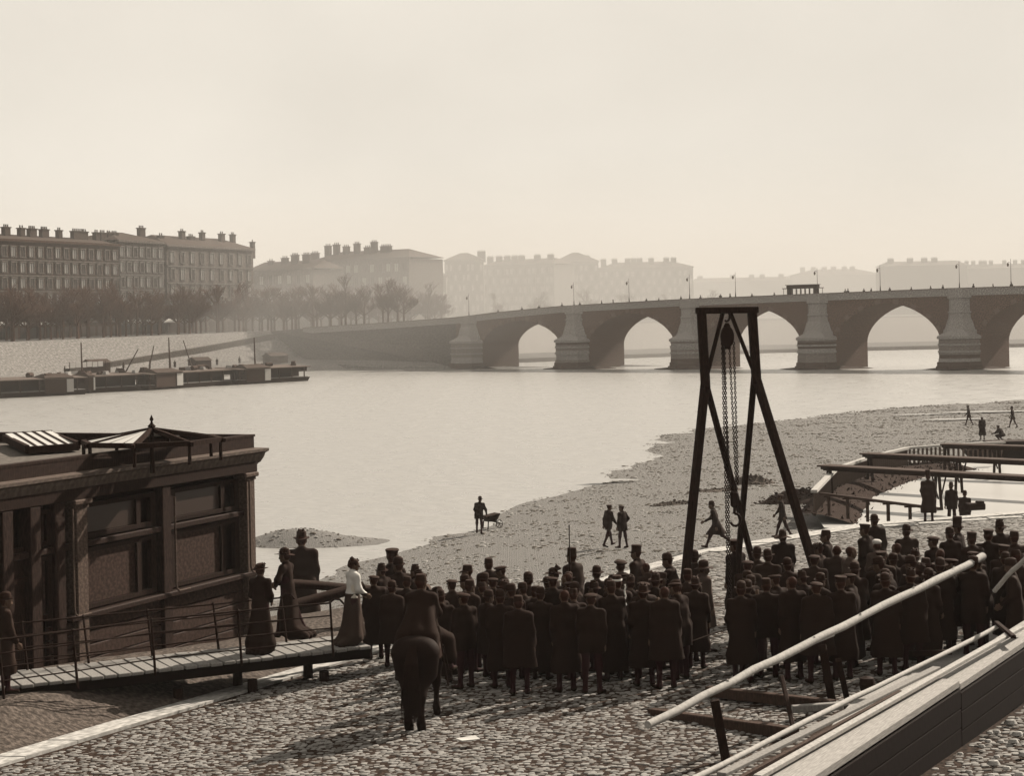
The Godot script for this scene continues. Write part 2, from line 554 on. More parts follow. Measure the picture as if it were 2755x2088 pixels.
	if p.has("seat"):  # the rider's cloak lies back over the croup
		for s in [-1.0, 0.0, 1.0]:
			ct.cap(neck + Vector3(s * 0.08, -0.14, 0.04), Vector3(s * 0.2, hip.y - 0.02 - 0.06 * absf(s), 0.42), 0.1, 0.13)
			ct.cap(Vector3(s * 0.2, hip.y - 0.02 - 0.06 * absf(s), 0.42), Vector3(s * 0.29, hip.y - 0.24, 0.5), 0.13, 0.08)
	var m := ct.mesh()
	var cut: float = hem if coat != "dress" else 0.015
	if coat == "cape":
		cut = maxf(hem, hip.y - 0.42)
	if not p.has("seat"):
		var hv: PackedVector3Array = m[0]
		var hn: PackedVector3Array = m[1]
		for i in hv.size():
			if hv[i].y < cut:
				hv[i].y = cut + 0.012 * sin(hv[i].x * 14.0 + hv[i].z * 9.0)
				hn[i] = (hn[i] * Vector3(1, 0.2, 1) + Vector3(0, -0.15, 0)).normalized()
		m[0] = hv
		m[1] = hn
	var fold := FastNoiseLite.new()
	fold.seed = called.hash() % 1000
	fold.frequency = 1.0
	var vv: PackedVector3Array = m[0]
	for i in vv.size():  # folds that run down the cloth, and a few creases at the sleeves
		var q := vv[i]
		var amount := 0.011 if q.y < hip.y + 0.1 else 0.006
		vv[i] = q + m[1][i] * fold.get_noise_3d(q.x * 9.0, q.y * 1.8, q.z * 9.0) * amount * 2.0
	m[0] = vv
	var cb := MB.new()
	cb.net(m)
	if coat != "dress" and not p.has("seat"):
		cb.lathe([Vector2(0.082, 0.0), Vector2(0.086, 0.03), Vector2(0.074, 0.055), Vector2(0.066, 0.03)], 12, Transform3D(Basis.from_euler(Vector3(-lean - 0.15, 0, 0)), neck - up * 0.015))
	var out := {"body": mb.done(true), "coat": cb.done(), "head": Transform3D(hb, head), "tall": head.y, "arms": arms, "neck": neck, "woman": woman}
	if p.has("skirt"):
		var up_part := MB.new()
		var low := MB.new()
		var waist := hip.y + 0.1
		for i in range(0, cb.v.size(), 3):
			var t := up_part if (cb.v[i].y + cb.v[i + 1].y + cb.v[i + 2].y) / 3.0 > waist else low
			for j in 3:
				t.v.append(cb.v[i + j]); t.n.append(cb.n[i + j]); t.c.append(Color.WHITE)
		out.coat = up_part.done()
		out["skirt"] = low.done()
	bodies[called] = out

func make_hats() -> void:
	var tilt := Transform3D(Basis.from_euler(Vector3(0.1, 0, 0)), Vector3(0, 0.045, 0.01))
	var visor := func(b: MB, y: float, r: float) -> void:
		for i in 8:
			var p := -PI + PI * (i + 0.0) / 8
			var q := -PI + PI * (i + 1.0) / 8
			var o := Vector3(0, y, 0)
			var e := func(a: float, f: float, dy: float) -> Vector3: return Vector3(cos(a) * r * (0.98 + f * 0.1), y + dy, sin(a) * (r * 1.08 + f * 0.055 * -sin(a)))
			b.hull8([e.call(p, 0, 0), e.call(q, 0, 0), e.call(q, 1, -0.022), e.call(p, 1, -0.022), e.call(p, 0, 0.006), e.call(q, 0, 0.006), e.call(q, 1, -0.016), e.call(p, 1, -0.016)])
	var oval := Vector3(0.92, 1, 1.1)
	for d in [["kepi", [0.094, 0.092, 0.084], 0.115], ["kepi_wide", [0.093, 0.1, 0.118], 0.105], ["kepi_tall", [0.095, 0.094, 0.1], 0.14], ["kepi_band", [0.095, 0.093, 0.09], 0.115], ["shako", [0.097, 0.092, 0.087], 0.165]]:
		var b := MB.new()
		var r: Array = d[1]
		b.lathe([Vector2(0.0, 0.0), Vector2(r[0], 0.0), Vector2(r[1], d[2] * 0.5), Vector2(r[2], d[2] - 0.012), Vector2(r[2] - 0.012, d[2]), Vector2(0.0, d[2] - 0.006)], 18, tilt, oval)
		visor.call(b, 0.05, 0.09)
		hats[d[0]] = b.done()
	var band := MB.new()
	band.lathe([Vector2(0.095, 0.02), Vector2(0.099, 0.024), Vector2(0.0985, 0.05), Vector2(0.094, 0.054)], 18, tilt, oval)
	hats["band"] = band.done()
	# name, crown profile, brim radius, brim lift at the sides, brim droop
	for d in [["bowler", [0.09, 0.096, 0.085, 0.05], 0.125, 0.018, 0.0], ["bowler_wide", [0.09, 0.096, 0.086, 0.05], 0.15, 0.02, 0.0], ["felt", [0.09, 0.088, 0.082, 0.03], 0.14, 0.012, 0.006], ["slouch", [0.09, 0.096, 0.088, 0.05], 0.175, -0.02, 0.03], ["hat_up", [0.088, 0.08, 0.07, 0.03], 0.14, 0.05, 0.0], ["round", [0.098, 0.103, 0.094, 0.055], 0.112, 0.0, 0.0], ["top_hat", [0.09, 0.088, 0.096, 0.09], 0.13, 0.02, 0.0], ["cocked", [0.09, 0.09, 0.08, 0.05], 0.2, -0.045, 0.0], ["woman_hat_low", [0.095, 0.1, 0.09, 0.05], 0.16, 0.01, 0.01], ["woman_hat", [0.09, 0.095, 0.08, 0.04], 0.185, 0.015, 0.01], ["woman_feather", [0.09, 0.095, 0.08, 0.05], 0.17, 0.03, 0.0]]:
		var b := MB.new()
		var r: Array = d[1]
		var h := 0.24 if d[0] == "top_hat" else 0.145 if d[0] != "woman_hat_low" else 0.11
		b.lathe([Vector2(r[0], 0.0), Vector2(r[1], h * 0.35), Vector2(r[2], h * 0.78), Vector2(r[3], h * 0.97), Vector2(0.0, h)], 18, tilt, oval)
		if d[0] == "felt" or d[0] == "hat_up":
			b.box(tilt * Vector3(0.035, h * 0.95, 0), Vector3(0.03, 0.035, 0.13), tilt.basis, 0.012)
			b.box(tilt * Vector3(-0.035, h * 0.95, 0), Vector3(0.03, 0.035, 0.13), tilt.basis, 0.012)
		var ring := func(a: float, f: float, dy: float) -> Vector3:
			var rr := lerpf(r[0] - 0.004, d[2], f)
			return tilt * (Vector3(cos(a) * rr * 0.95, dy + f * (d[3] * absf(cos(a)) - d[4] * absf(sin(a))), sin(a) * rr * 1.12))
		for i in 20:
			var p := TAU * i / 20
			var q := TAU * (i + 1) / 20
			b.hull8([ring.call(p, 0.0, -0.004), ring.call(q, 0.0, -0.004), ring.call(q, 1.0, -0.003), ring.call(p, 1.0, -0.003), ring.call(p, 0.0, 0.006), ring.call(q, 0.0, 0.006), ring.call(q, 1.0, 0.004), ring.call(p, 1.0, 0.004)])
		if d[0].begins_with("woman"):
			for i in 9:
				var a := i * 2.4
				b.lathe([Vector2(0.0, -0.03), Vector2(0.035, 0.0), Vector2(0.0, 0.035)], 7, Transform3D(Basis(), tilt * Vector3(cos(a) * 0.085, 0.05 + 0.03 * sin(a * 1.7), sin(a) * 0.09)))
		if d[0] == "woman_feather":
			for i in 5:
				b.tube(tilt * Vector3(0.05 - 0.01 * i, 0.08, 0.02 * i), tilt * Vector3(0.06 - 0.03 * i, 0.2 - 0.015 * i, 0.06 + 0.03 * i), 0.012, 0.022, 6)
		hats[d[0]] = b.done()
	for d in [["flat_cap", 0.125, 0.06, 0.012], ["beret", 0.142, 0.075, 0.0], ["pale_cap", 0.108, 0.085, 0.0]]:
		var b := MB.new()
		b.lathe([Vector2(0.088, 0.005), Vector2(0.092, 0.02), Vector2(d[1], d[2] * 0.6), Vector2(d[1] * 0.97, d[2] * 0.85), Vector2(d[1] * 0.7, d[2] * 1.15), Vector2(0.0, d[2] * 1.25)], 18, Transform3D(Basis.from_euler(Vector3(0.14 - 0.25 * d[3] * 10, 0, 0)), Vector3(0, 0.045, 0.012)), oval)
		if d[0] == "flat_cap":
			visor.call(b, 0.052, 0.09)
		hats[d[0]] = b.done()
	var fz := MB.new()
	rng.seed = 5
	for i in 160:
		var a := rng.randf() * TAU
		var y := rng.randf_range(0.03, 0.15)
		var r := 0.1 * sqrt(maxf(0.05, 1.0 - pow((y - 0.06) / 0.1, 2)))
		var d := Vector3(cos(a) * 0.92, (y - 0.06) * 6, sin(a) * 1.1).normalized()
		fz.tube(Vector3(cos(a) * r * 0.7, y, sin(a) * r * 0.8), Vector3(cos(a) * r * 0.9, y, sin(a) * r) + d * 0.03, 0.016, 0.002, 4, false)
	fz.lathe([Vector2(0.09, 0.03), Vector2(0.1, 0.08), Vector2(0.07, 0.135), Vector2(0.0, 0.15)], 14, Transform3D(), oval)
	hats["fur"] = fz.done()
	var kn := MB.new()
	kn.lathe([Vector2(0.085, 0.0), Vector2(0.1, 0.05), Vector2(0.085, 0.1), Vector2(0.045, 0.13), Vector2(0.0, 0.135)], 16, Transform3D(Basis(), Vector3(0, 0.0, 0.02)), Vector3(1, 1, 1.1))
	kn.lathe([Vector2(0.0, -0.05), Vector2(0.045, -0.02), Vector2(0.05, 0.01), Vector2(0.0, 0.05)], 12, Transform3D(Basis(), Vector3(0.0, 0.13, 0.05)))
	kn.lathe([Vector2(0.0, -0.04), Vector2(0.05, 0.0), Vector2(0.0, 0.05)], 12, Transform3D(Basis(), Vector3(-0.03, 0.09, -0.06)))
	hats["hair_knot"] = kn.done()

func make_people() -> void:
	make_heads()
	make_hats()
	figure("jacket", {"hem": 0.74, "arm_left": [4, 8, 10, 2], "arm_right": [-4, 8, 14, 0]})
	figure("over", {"hem": 0.36, "flare": 0.15, "stout": 1.08, "arm_left": [-6, 10, 30, -8], "arm_right": [8, 9, 18, 0]})
	figure("long_coat", {"hem": 0.2, "flare": 0.16, "stout": 1.1, "lean": 4, "nod": 8, "arm_left": [6, 9, 40, -12], "arm_right": [4, 9, 36, -12]})
	figure("cape", {"hem": 0.3, "coat": "cape", "flare": 0.15, "arm_left": [0, 10, 10, 6], "arm_right": [0, 10, 10, 6]})
	figure("walk", {"hem": 0.74, "lean": 5, "left": [22, 8, 4], "right": [-16, 12, 4], "arm_left": [-18, 8, 12, 2], "arm_right": [16, 8, 22, 0]})
	figure("stride", {"hem": 0.5, "flare": 0.17, "fly": 0.12, "lean": 12, "nod": 8, "left": [30, 8, 3], "right": [-26, 28, 3], "arm_left": [-22, 8, 20, 2], "arm_right": [22, 8, 40, -6]})
	figure("lean", {"hem": 0.7, "lean": 24, "nod": 16, "left": [14, 14, 5], "right": [-6, 6, 5], "arm_left": [10, 8, 30, -6], "arm_right": [16, 8, 20, 0]})
	figure("hand_face", {"hem": 0.62, "lean": 10, "nod": 14, "arm_left": [26, 14, 110, -18], "arm_right": [0, 10, 24, -4]})
	figure("hips", {"hem": 0.74, "left": [6, 4, 7], "right": [-4, 6, 6], "arm_left": [2, 8, 14, 0], "arm_right": [-14, 36, 30, -34]})
	figure("barrow", {"hem": 0.74, "lean": 14, "nod": 14, "left": [12, 8, 8], "right": [-8, 8, 8], "arm_left": [14, 20, 8, -2], "arm_right": [14, 20, 8, -2]})
	figure("crouch", {"hem": 0.5, "lean": 34, "nod": 5, "left": [82, 125, 8], "right": [74, 128, 8], "arm_left": [40, 8, 30, -4], "arm_right": [44, 8, 30, -4]})
	figure("ride", {"hem": 0.1, "coat": "cape", "seat": 0.48, "lean": 2, "look": -20, "left": [52, 50, 34], "right": [52, 50, 34], "arm_left": [26, 12, 50, -6], "arm_right": [26, 12, 50, -6]})
	figure("woman_stand", {"woman": true, "coat": "dress", "arm_left": [6, 10, 60, -22], "arm_right": [4, 10, 50, -18]})
	figure("woman_walk", {"woman": true, "coat": "dress", "train": 0.16, "lean": 4, "left": [14, 4, 3], "right": [-16, 12, 3], "arm_left": [4, 40, 40, -40], "arm_right": [8, 10, 60, -20]})
	figure("woman_white", {"woman": true, "coat": "dress", "train": 0.1, "skirt": true, "apron": true, "lean": 4, "look": -20, "left": [16, 6, 3], "right": [-10, 8, 3], "arm_left": [14, 12, 40, -10], "arm_right": [6, 14, 50, -16]})

func person(arch: String, hat: String, at: Vector3, yaw: float, tall: float, cloth: String, label: String, group: String) -> Node3D:
	var f: Dictionary = bodies[arch]
	var o := thing("person", label, "person", at, deg_to_rad(yaw), group)
	o.scale = Vector3.ONE * (tall / (f.tall + hat_high[hat])) if arch != "ride" else Vector3.ONE
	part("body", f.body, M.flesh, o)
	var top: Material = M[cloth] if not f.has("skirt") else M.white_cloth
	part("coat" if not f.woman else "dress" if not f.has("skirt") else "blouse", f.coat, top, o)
	if f.has("skirt"):
		part("skirt", f.skirt, M[cloth], o)
	if hats.has(hat):
		var tilt := Transform3D(Basis.from_euler(Vector3(0, 0, (hash(label) % 13 - 6) * 0.012)), Vector3.ZERO)
		part("hair" if hat == "hair_knot" else "hat", hats[hat], M.hat_pale if hat == "pale_cap" else M.hat_dark, o, f.head * tilt)
		if hat == "kepi_band":
			part("hat_band", hats.band, M.braid, o, f.head)
	return o

# ---------- materials ----------
func make_materials() -> void:
	var fine := grain(0.06, 4, 0.55, 1)
	var soft := grain(0.012, 5, 0.6, 2)
	var rough := grain(0.03, 5, 0.35, 3)
	var wood := grain(0.02, 4, 0.5, 4)
	var worn := grain(0.03, 5, 0.74, 6)
	var cells := grain(0.05, 2, 0.3, 5, FastNoiseLite.TYPE_CELLULAR)
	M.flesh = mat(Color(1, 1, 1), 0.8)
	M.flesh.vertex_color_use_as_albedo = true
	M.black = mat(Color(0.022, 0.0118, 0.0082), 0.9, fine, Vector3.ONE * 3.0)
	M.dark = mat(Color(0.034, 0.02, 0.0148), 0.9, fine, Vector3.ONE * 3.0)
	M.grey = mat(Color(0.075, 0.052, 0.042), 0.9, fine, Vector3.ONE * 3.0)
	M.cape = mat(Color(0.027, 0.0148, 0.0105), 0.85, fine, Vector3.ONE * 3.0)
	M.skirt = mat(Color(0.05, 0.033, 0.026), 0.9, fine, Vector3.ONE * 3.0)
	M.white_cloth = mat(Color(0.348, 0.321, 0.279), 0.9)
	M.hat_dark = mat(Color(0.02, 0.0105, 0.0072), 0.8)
	M.hat_pale = mat(Color(0.328, 0.295, 0.249), 0.9)
	M.braid = mat(Color(0.55, 0.5, 0.42), 0.6)
	M.horse = mat(Color(0.0168, 0.0090, 0.0063), 0.75, fine, Vector3.ONE * 2.0)
	M.leather = mat(Color(0.02, 0.011, 0.008), 0.5)
	M.metal = mat(Color(0.35, 0.32, 0.28), 0.35, null, Vector3.ONE, 0.0, false, 0.5)
	M.iron = mat(Color(0.027, 0.0145, 0.0105), 0.7, fine, Vector3.ONE * 2.0)
	M.timber_dark = mat(Color(0.028, 0.0152, 0.011), 0.85, wood, Vector3(2.5, 0.5, 2.5), 0.4)
	M.timber_wet = mat(Color(0.06, 0.038, 0.029), 0.8, wood, Vector3(2.0, 0.6, 2.0), 0.4)
	M.timber_pale = mat(Color(0.3363, 0.3030, 0.2603), 0.8, worn, Vector3(0.9, 0.9, 0.9), 0.2)
	M.plank = mat(Color(0.2193, 0.1930, 0.1649), 0.85, worn, Vector3(1.4, 0.8, 1.4), 0.3)
	M.cobble = mat(Color(0.262, 0.228, 0.196), 0.85, fine, Vector3.ONE * 2.0)
	M.cobble_b = mat(Color(0.177, 0.152, 0.127), 0.85, fine, Vector3.ONE * 2.0)
	M.cobble_c = mat(Color(0.330, 0.295, 0.254), 0.8, fine, Vector3.ONE * 2.0)
	M.mortar = mat(Color(0.05, 0.032, 0.023), 0.95, rough, Vector3.ONE * 0.7, 2.0, true)
	M.kerb = mat(Color(0.451, 0.414, 0.362), 0.85, soft, Vector3.ONE * 0.8, 0.5, true)
	M.sand = mat(Color(0.231, 0.205, 0.177), 0.95, rough, Vector3.ONE * 0.35, 4.0, true)
	M.gravel = mat(Color(0.300, 0.269, 0.236), 0.95, rough, Vector3.ONE * 0.9, 8.0, true)
	M.dirt = mat(Color(0.14, 0.108, 0.088), 0.95, rough, Vector3.ONE * 0.5, 5.0, true)
	M.shade_black_wood = mat(Color(0.0098, 0.0052, 0.0038), 0.9, wood, Vector3(2.5, 0.5, 2.5), 0.4)  # near-black wood; on the low wall the colour stands in for shade
	M.pebble = mat(Color(0.091, 0.078, 0.065), 0.9)
	M.pebble_pale = mat(Color(0.235, 0.213, 0.181), 0.9)
	M.earth = mat(Color(0.05, 0.028, 0.02), 0.95, rough, Vector3.ONE * 1.2, 8.0, true)
	M.water = mat(Color(0.17, 0.157, 0.137), 0.22, null, Vector3.ONE, 0.0, false, 0.5)
	var nt := NoiseTexture2D.new()
	nt.width = 1024
	nt.height = 1024
	nt.seamless = true
	nt.as_normal_map = true
	nt.bump_strength = 6.0
	var nf := FastNoiseLite.new()
	nf.seed = 12
	nf.frequency = 0.012
	nf.fractal_octaves = 5
	nt.noise = nf
	M.water.normal_enabled = true
	M.water.normal_texture = nt
	M.water.normal_scale = 0.5
	M.water.roughness = 0.4
	M.water.roughness_texture = soft
	M.water.roughness_texture_channel = BaseMaterial3D.TEXTURE_CHANNEL_RED
	M.water.uv1_triplanar = true
	M.water.uv1_world_triplanar = true
	M.water.uv1_scale = Vector3(0.035, 0.05, 0.06)
	M.pool = mat(Color(0.283, 0.264, 0.236), 0.3)
	M.shed_wood = mat(Color(0.022, 0.0115, 0.0082), 0.7, wood, Vector3(3.0, 0.6, 3.0), 0.3)
	M.shed_trim = mat(Color(0.031, 0.018, 0.014), 0.7, wood, Vector3(2.0, 0.5, 2.0), 0.2)
	M.shed_pale = mat(Color(0.1, 0.07, 0.056), 0.75, soft, Vector3.ONE * 2.0)
	M.shed_panel = mat(Color(0.047, 0.029, 0.023), 0.7, soft, Vector3.ONE * 1.5)
	M.roof_tar = mat(Color(0.133, 0.112, 0.094), 0.9, soft, Vector3.ONE * 0.8, 1.0)
	M.zinc = mat(Color(0.12, 0.09, 0.074), 0.55, soft, Vector3.ONE)
	M.glass_dark = mat(Color(0.02, 0.012, 0.009), 0.35, null, Vector3.ONE, 0.0, false, 0.3)
	M.glass_sky = mat(Color(0.2, 0.18, 0.155), 0.3, null, Vector3.ONE, 0.0, false, 0.5)
	M.skylight = mat(Color(0.348, 0.321, 0.279), 0.3)
	M.coping = mat(Color(0.290, 0.258, 0.222), 0.9, worn, Vector3(3.0, 3.0, 0.25), 0.3)
	M.stone_bridge = mat(Color(0.2, 0.122, 0.088), 0.95, rough, Vector3.ONE * 0.25, 6.0)
	M.stone_ring = mat(Color(0.26, 0.17, 0.125), 0.95, rough, Vector3.ONE * 0.5, 6.0)
	M.stone_dark = mat(Color(0.13, 0.08, 0.058), 0.95, rough, Vector3.ONE * 0.5, 6.0)
	M.stone_pier = mat(Color(0.36, 0.28, 0.23), 0.95, rough, Vector3.ONE * 0.3, 6.0)
	M.stone_pale = mat(Color(0.5, 0.43, 0.375), 0.9, rough, Vector3.ONE * 0.3, 4.0)
	M.quay_stone = mat(Color(0.2808, 0.2444, 0.2093), 0.95, rough, Vector3.ONE * 0.12, 6.0, true)
	M.quay_dark = mat(Color(0.110, 0.090, 0.075), 0.95, rough, Vector3.ONE * 0.12, 6.0, true)
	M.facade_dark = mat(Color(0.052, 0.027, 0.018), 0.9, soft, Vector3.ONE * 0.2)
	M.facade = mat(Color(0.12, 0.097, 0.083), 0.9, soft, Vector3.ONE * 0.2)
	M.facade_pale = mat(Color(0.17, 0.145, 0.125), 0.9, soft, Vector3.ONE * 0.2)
	M.roof = mat(Color(0.06, 0.043, 0.035), 0.85, soft, Vector3.ONE * 0.4)
	M.awning = mat(Color(0.295, 0.266, 0.229), 0.9)
	M.bark = mat(Color(0.05, 0.024, 0.015), 0.95)
	M.lens = mat(Color(0.1, 0.08, 0.065), 0.2)

# ---------- setting ----------
func build_land() -> void:
	# river, to the horizon
	var wv := MB.new()
	wv.quad(Vector3(-2500, 0, 200), Vector3(2500, 0, 200), Vector3(2500, 0, -3000), Vector3(-2500, 0, -3000), Vector3.UP)
	ground_piece("river_water", wv.done(), M.water)
	# beach
	var xs := []
	var x := -60.0
	while x < 130.0:
		xs.append(x)
		x += 0.8 if x > -14.0 and x < 24.0 else 2.0
	var zs := []
	var z := 16.0
	while z < 300.0:
		zs.append(z)
		z += 0.8 if z < 90.0 else 1.6 if z < 170.0 else 5.0
	var nz := FastNoiseLite.new()
	nz.seed = 3
	nz.frequency = 0.12
	nz.fractal_octaves = 4
	var g := PackedVector3Array()
	for zz in zs:
		for xx in xs:
			var p := Vector2(xx, zz)
			var sd := poly_sd(CURB, p)
			var y := 0.0
			if sd > 0.9:
				y = quay_y(xx, zz) - 1.4
			else:
				y = beach_y(xx, zz) + nz.get_noise_2d(xx, zz) * 0.1
				y += 0.35 * exp(-Vector2((xx + 10.5) / 3.0, (zz - 84.0) / 2.2).length_squared()) * 3.0
				var bd := poly_sd(BASIN, p)
				if xx > 11.0 and bd > 0.0 and zz > 60.0:
					y = lerpf(y, 0.7, clampf(bd / 0.5, 0.0, 1.0))
			g.append(Vector3(xx, y, -zz))
	var n := xs.size()
	var mb := MB.new()
	var nm := PackedVector3Array()
	nm.resize(g.size())
	for j in zs.size():
		for i in n:
			var a := g[j * n + maxi(i - 1, 0)]
			var b := g[j * n + mini(i + 1, n - 1)]
			var c := g[maxi(j - 1, 0) * n + i]
			var d := g[mini(j + 1, zs.size() - 1) * n + i]
			nm[j * n + i] = (b - a).cross(d - c).normalized()
	for j in zs.size() - 1:
		for i in n - 1:
			var k := j * n + i
			if g[k].y < -1.0 and g[k + 1].y < -1.0 and g[k + n].y < -1.0 and g[k + n + 1].y < -1.0:
				continue
			mb.tri_n(g[k], g[k + 1], g[k + n + 1], nm[k], nm[k + 1], nm[k + n + 1])
			mb.tri_n(g[k], g[k + n + 1], g[k + n], nm[k], nm[k + n + 1], nm[k + n])
	ground_piece("gravel_beach", mb.done(), M.gravel)
	for q in [[w(39.38, 0.41, 161.28), 2.6, 1.0], [w(46.37, 0.38, 172.43), 6.0, 1.2], [w(38.73, 0.30, 171.62), 2.5, 0.8], [w(5.74, 0.23, 110.16), 1.6, 0.7]]:
		var pd := MB.new()
		for i in 22:
			var a0 := TAU * i / 22
			var a1 := TAU * (i + 1) / 22
			var rr := func(t: float) -> Vector3: return Vector3(q[0].x + cos(t) * q[1] * (1.0 + 0.25 * sin(t * 3.0)), q[0].y, q[0].z + sin(t) * q[2] * (1.0 + 0.25 * sin(t * 2.0 + 1.0)))
			pd.tri(q[0], rr.call(a0), rr.call(a1), Vector3.UP)
		ground_piece("puddle", pd.done(), M.water)
	# stones on the beach
	var stone := MB.new()
	stone.lathe([Vector2(0.0, -0.3), Vector2(0.4, -0.2), Vector2(0.5, 0.05), Vector2(0.3, 0.3), Vector2(0.0, 0.36)], 6)
	rng.seed = 21
	for q in [["beach_pebbles", M.pebble, 16000], ["beach_pebbles", M.pebble_pale, 9000]]:
		var at: Array[Transform3D] = []
		while at.size() < q[2]:
			var zz := 32.0 + pow(rng.randf(), 1.2) * 165.0
			var xx := rng.randf_range(-14.0, 30.0 + zz * 0.18)
			var p := Vector2(xx, zz)
			if poly_sd(CURB, p) > -0.4 or poly_sd(SHORE, p) < -1.2 and Vector2((xx + 10.5) / 4.0, (zz - 84.0) / 3.0).length() > 1.0 or (xx > 11.0 and zz > 60.0 and poly_sd(BASIN, p) > -0.5):
				continue
			if nz.get_noise_2d(xx * 1.7, zz * 1.7) < rng.randf_range(-0.5, 0.25):
				continue
			var s := rng.randf_range(0.035, 0.085) * (1.0 + 1.5 * pow(rng.randf(), 8.0)) * (1.0 + zz * 0.005)
			var bump := 1.05 * exp(-Vector2((xx + 10.5) / 3.0, (zz - 84.0) / 2.2).length_squared())
			at.append(Transform3D(Basis.from_euler(Vector3(0, rng.randf() * TAU, 0)).scaled(Vector3(s * 1.3, s * 0.7, s)), Vector3(xx, beach_y(xx, zz) + nz.get_noise_2d(xx, zz) * 0.1 + bump, -zz)))
		scatter(q[0], stone.done(), q[1], at, self)
	# the quay: mortar bed, cobbles on it, kerb along its foot
	var bed := MB.new()
	var far_in := [Vector2(60, 67), Vector2(70, 20), Vector2(40, -12), Vector2(-21.5, -12)]
	var poly := PackedVector2Array()
	for p in CURB:
		poly.append(p)
	for p in far_in.slice(1):
		poly.append(p)
	var tris := Geometry2D.triangulate_polygon(poly)
	for i in range(0, tris.size(), 3):
		var t := []
		for j in 3:
			var p := poly[tris[i + j]]
			t.append(Vector3(p.x, quay_y(p.x, p.y), -p.y))
		bed.tri(t[0], t[1], t[2], Vector3.UP)
	for i in CURB.size() - 1:
		var a := CURB[i]
		var b := CURB[i + 1]
		var pa := Vector3(a.x, quay_y(a.x, a.y), -a.y)
		var pb := Vector3(b.x, quay_y(b.x, b.y), -b.y)
		bed.quad(pa, pb, pb + Vector3.DOWN * 1.6, pa + Vector3.DOWN * 1.6, Vector3(-1, 0, -1))
	var dirt := MB.new()
	var dn := FastNoiseLite.new()
	dn.seed = 9
	dn.frequency = 0.35
	dn.fractal_octaves = 4
	var dp := func(s: float, t: float) -> Vector3:
		var p := P0 + QD * s - QN * t
		var k := P0 + QD * s
		var y := quay_y(k.x, k.y) + 0.12 * smoothstep(0.0, 0.5, t) + 0.34 * smoothstep(0.4, 1.5, t) * smoothstep(12.0, 5.0, s) - 0.16 * maxf(0.0, t - 2.8) + dn.get_noise_2d(s * 2.0, t * 2.0) * 0.07
		return Vector3(p.x, y - (0.05 if t < 0.05 else 0.0), -p.y)
	for i in 80:
		for j in 24:
			var s0 := -22.0 + i * 0.5
			var t0 := 0.06 + j * 0.3
			dirt.quad(dp.call(s0, t0), dp.call(s0 + 0.5, t0), dp.call(s0 + 0.5, t0 + 0.3), dp.call(s0, t0 + 0.3), Vector3.UP)
	ground_piece("dirt_bank", dirt.done(), M.dirt)
	var quay := ground_piece("cobbled_quay", bed.done(), M.mortar)
	build_cobbles(quay)
	build_kerb()

func scatter(called: String, mesh: Mesh, m: Material, at: Array[Transform3D], parent: Node) -> void:
	var mm := MultiMesh.new()
	mm.transform_format = MultiMesh.TRANSFORM_3D
	mm.mesh = mesh
	mm.instance_count = at.size()
	for i in at.size():
		mm.set_instance_transform(i, at[i])
	var o := MultiMeshInstance3D.new()
	o.name = called
	o.multimesh = mm
	o.material_override = m
	o.set_meta("kind", "stuff")
	if parent == self:
		o.set_meta("label", "small %s stones strewn over the gravel beach" % ("dark" if m == M.pebble else "pale"))
		o.set_meta("category", "pebbles")
	parent.add_child(o, true)

func build_cobbles(quay: Node3D) -> void:
	var meshes := []
	rng.seed = 8
	for k in 3:
		var b := MB.new()
		var q := 0.85 + 0.1 * k
		b.lathe([Vector2(0.5, -0.35), Vector2(0.49, 0.06), Vector2(0.4 * q, 0.2), Vector2(0.2, 0.255), Vector2(0.0, 0.265)], 7 + k)
		meshes.append(b.done())
	var ms := [M.cobble, M.cobble_b, M.cobble_c]
	var sets: Array = [[], [], []]
	var near := []
	var slope := Vector3(-(-0.028 * QD.x + 0.07 * QN.x), 1.0, (-0.028 * QD.y + 0.07 * QN.y)).normalized()
	# rows run across the quay, square to the kerb
	var s := -14.0
	while s < 46.0:
		var zc := 27.0 + s
		var pitch := 0.1 if s < 8.0 else 0.135 if s < 20.0 else 0.22
		var t := 0.62 + rng.randf() * 0.1
		while t < 30.0:
			var p := P0 + QD * (s + rng.randf_range(-0.018, 0.018)) + QN * t
			var width := pitch * rng.randf_range(0.75, 1.2)
			t += width
			if p.y < 17.5 or p.x / p.y > 0.36 or p.x / p.y < -0.33 or poly_sd(CURB, p) < 0.35 or absf(wall_side(p)) < 0.2 or wall_side(p) > -path_wide(p) and wall_side(p) < 0.3 and p.y < 48.0:
				continue
			var b := Basis(Vector3.UP, rng.randf_range(-0.35, 0.35) + 0.436).scaled_local(Vector3(width * 1.08, pitch * rng.randf_range(0.38, 0.6), pitch * rng.randf_range(0.95, 1.12)))
			b = Basis(Quaternion(Vector3.UP, (slope + Vector3(rng.randf_range(-0.08, 0.08), 0, rng.randf_range(-0.08, 0.08))).normalized())) * b
			var sink := rng.randf_range(-0.022, 0.008)
			var x := Transform3D(b, Vector3(p.x, quay_y(p.x, p.y) + sink, -p.y))
			var k := rng.randi() % 3
			if p.y < 24.6 and p.x / p.y > -0.2 and p.x / p.y < 0.06 and near.size() < 300:
				near.append([k, x])
			else:
				sets[k].append(x)
		s += pitch * 0.98
	for q in near:
		part("cobble", meshes[q[0]], ms[q[0]], quay, q[1])
	for k in 3:
		var at: Array[Transform3D] = []
		at.assign(sets[k])
		scatter("cobbles", meshes[k], ms[k], at, quay)

func path_wide(p: Vector2) -> float:  # the pale footpath widens away from the camera
	return lerpf(1.0, 2.3, smoothstep(20.0, 27.0, p.y))

func wall_side(p: Vector2) -> float:  # + on the camera's side of the low wall
	return (p - Vector2(2.67, 18.5)).dot(Vector2(0.869, -0.495))

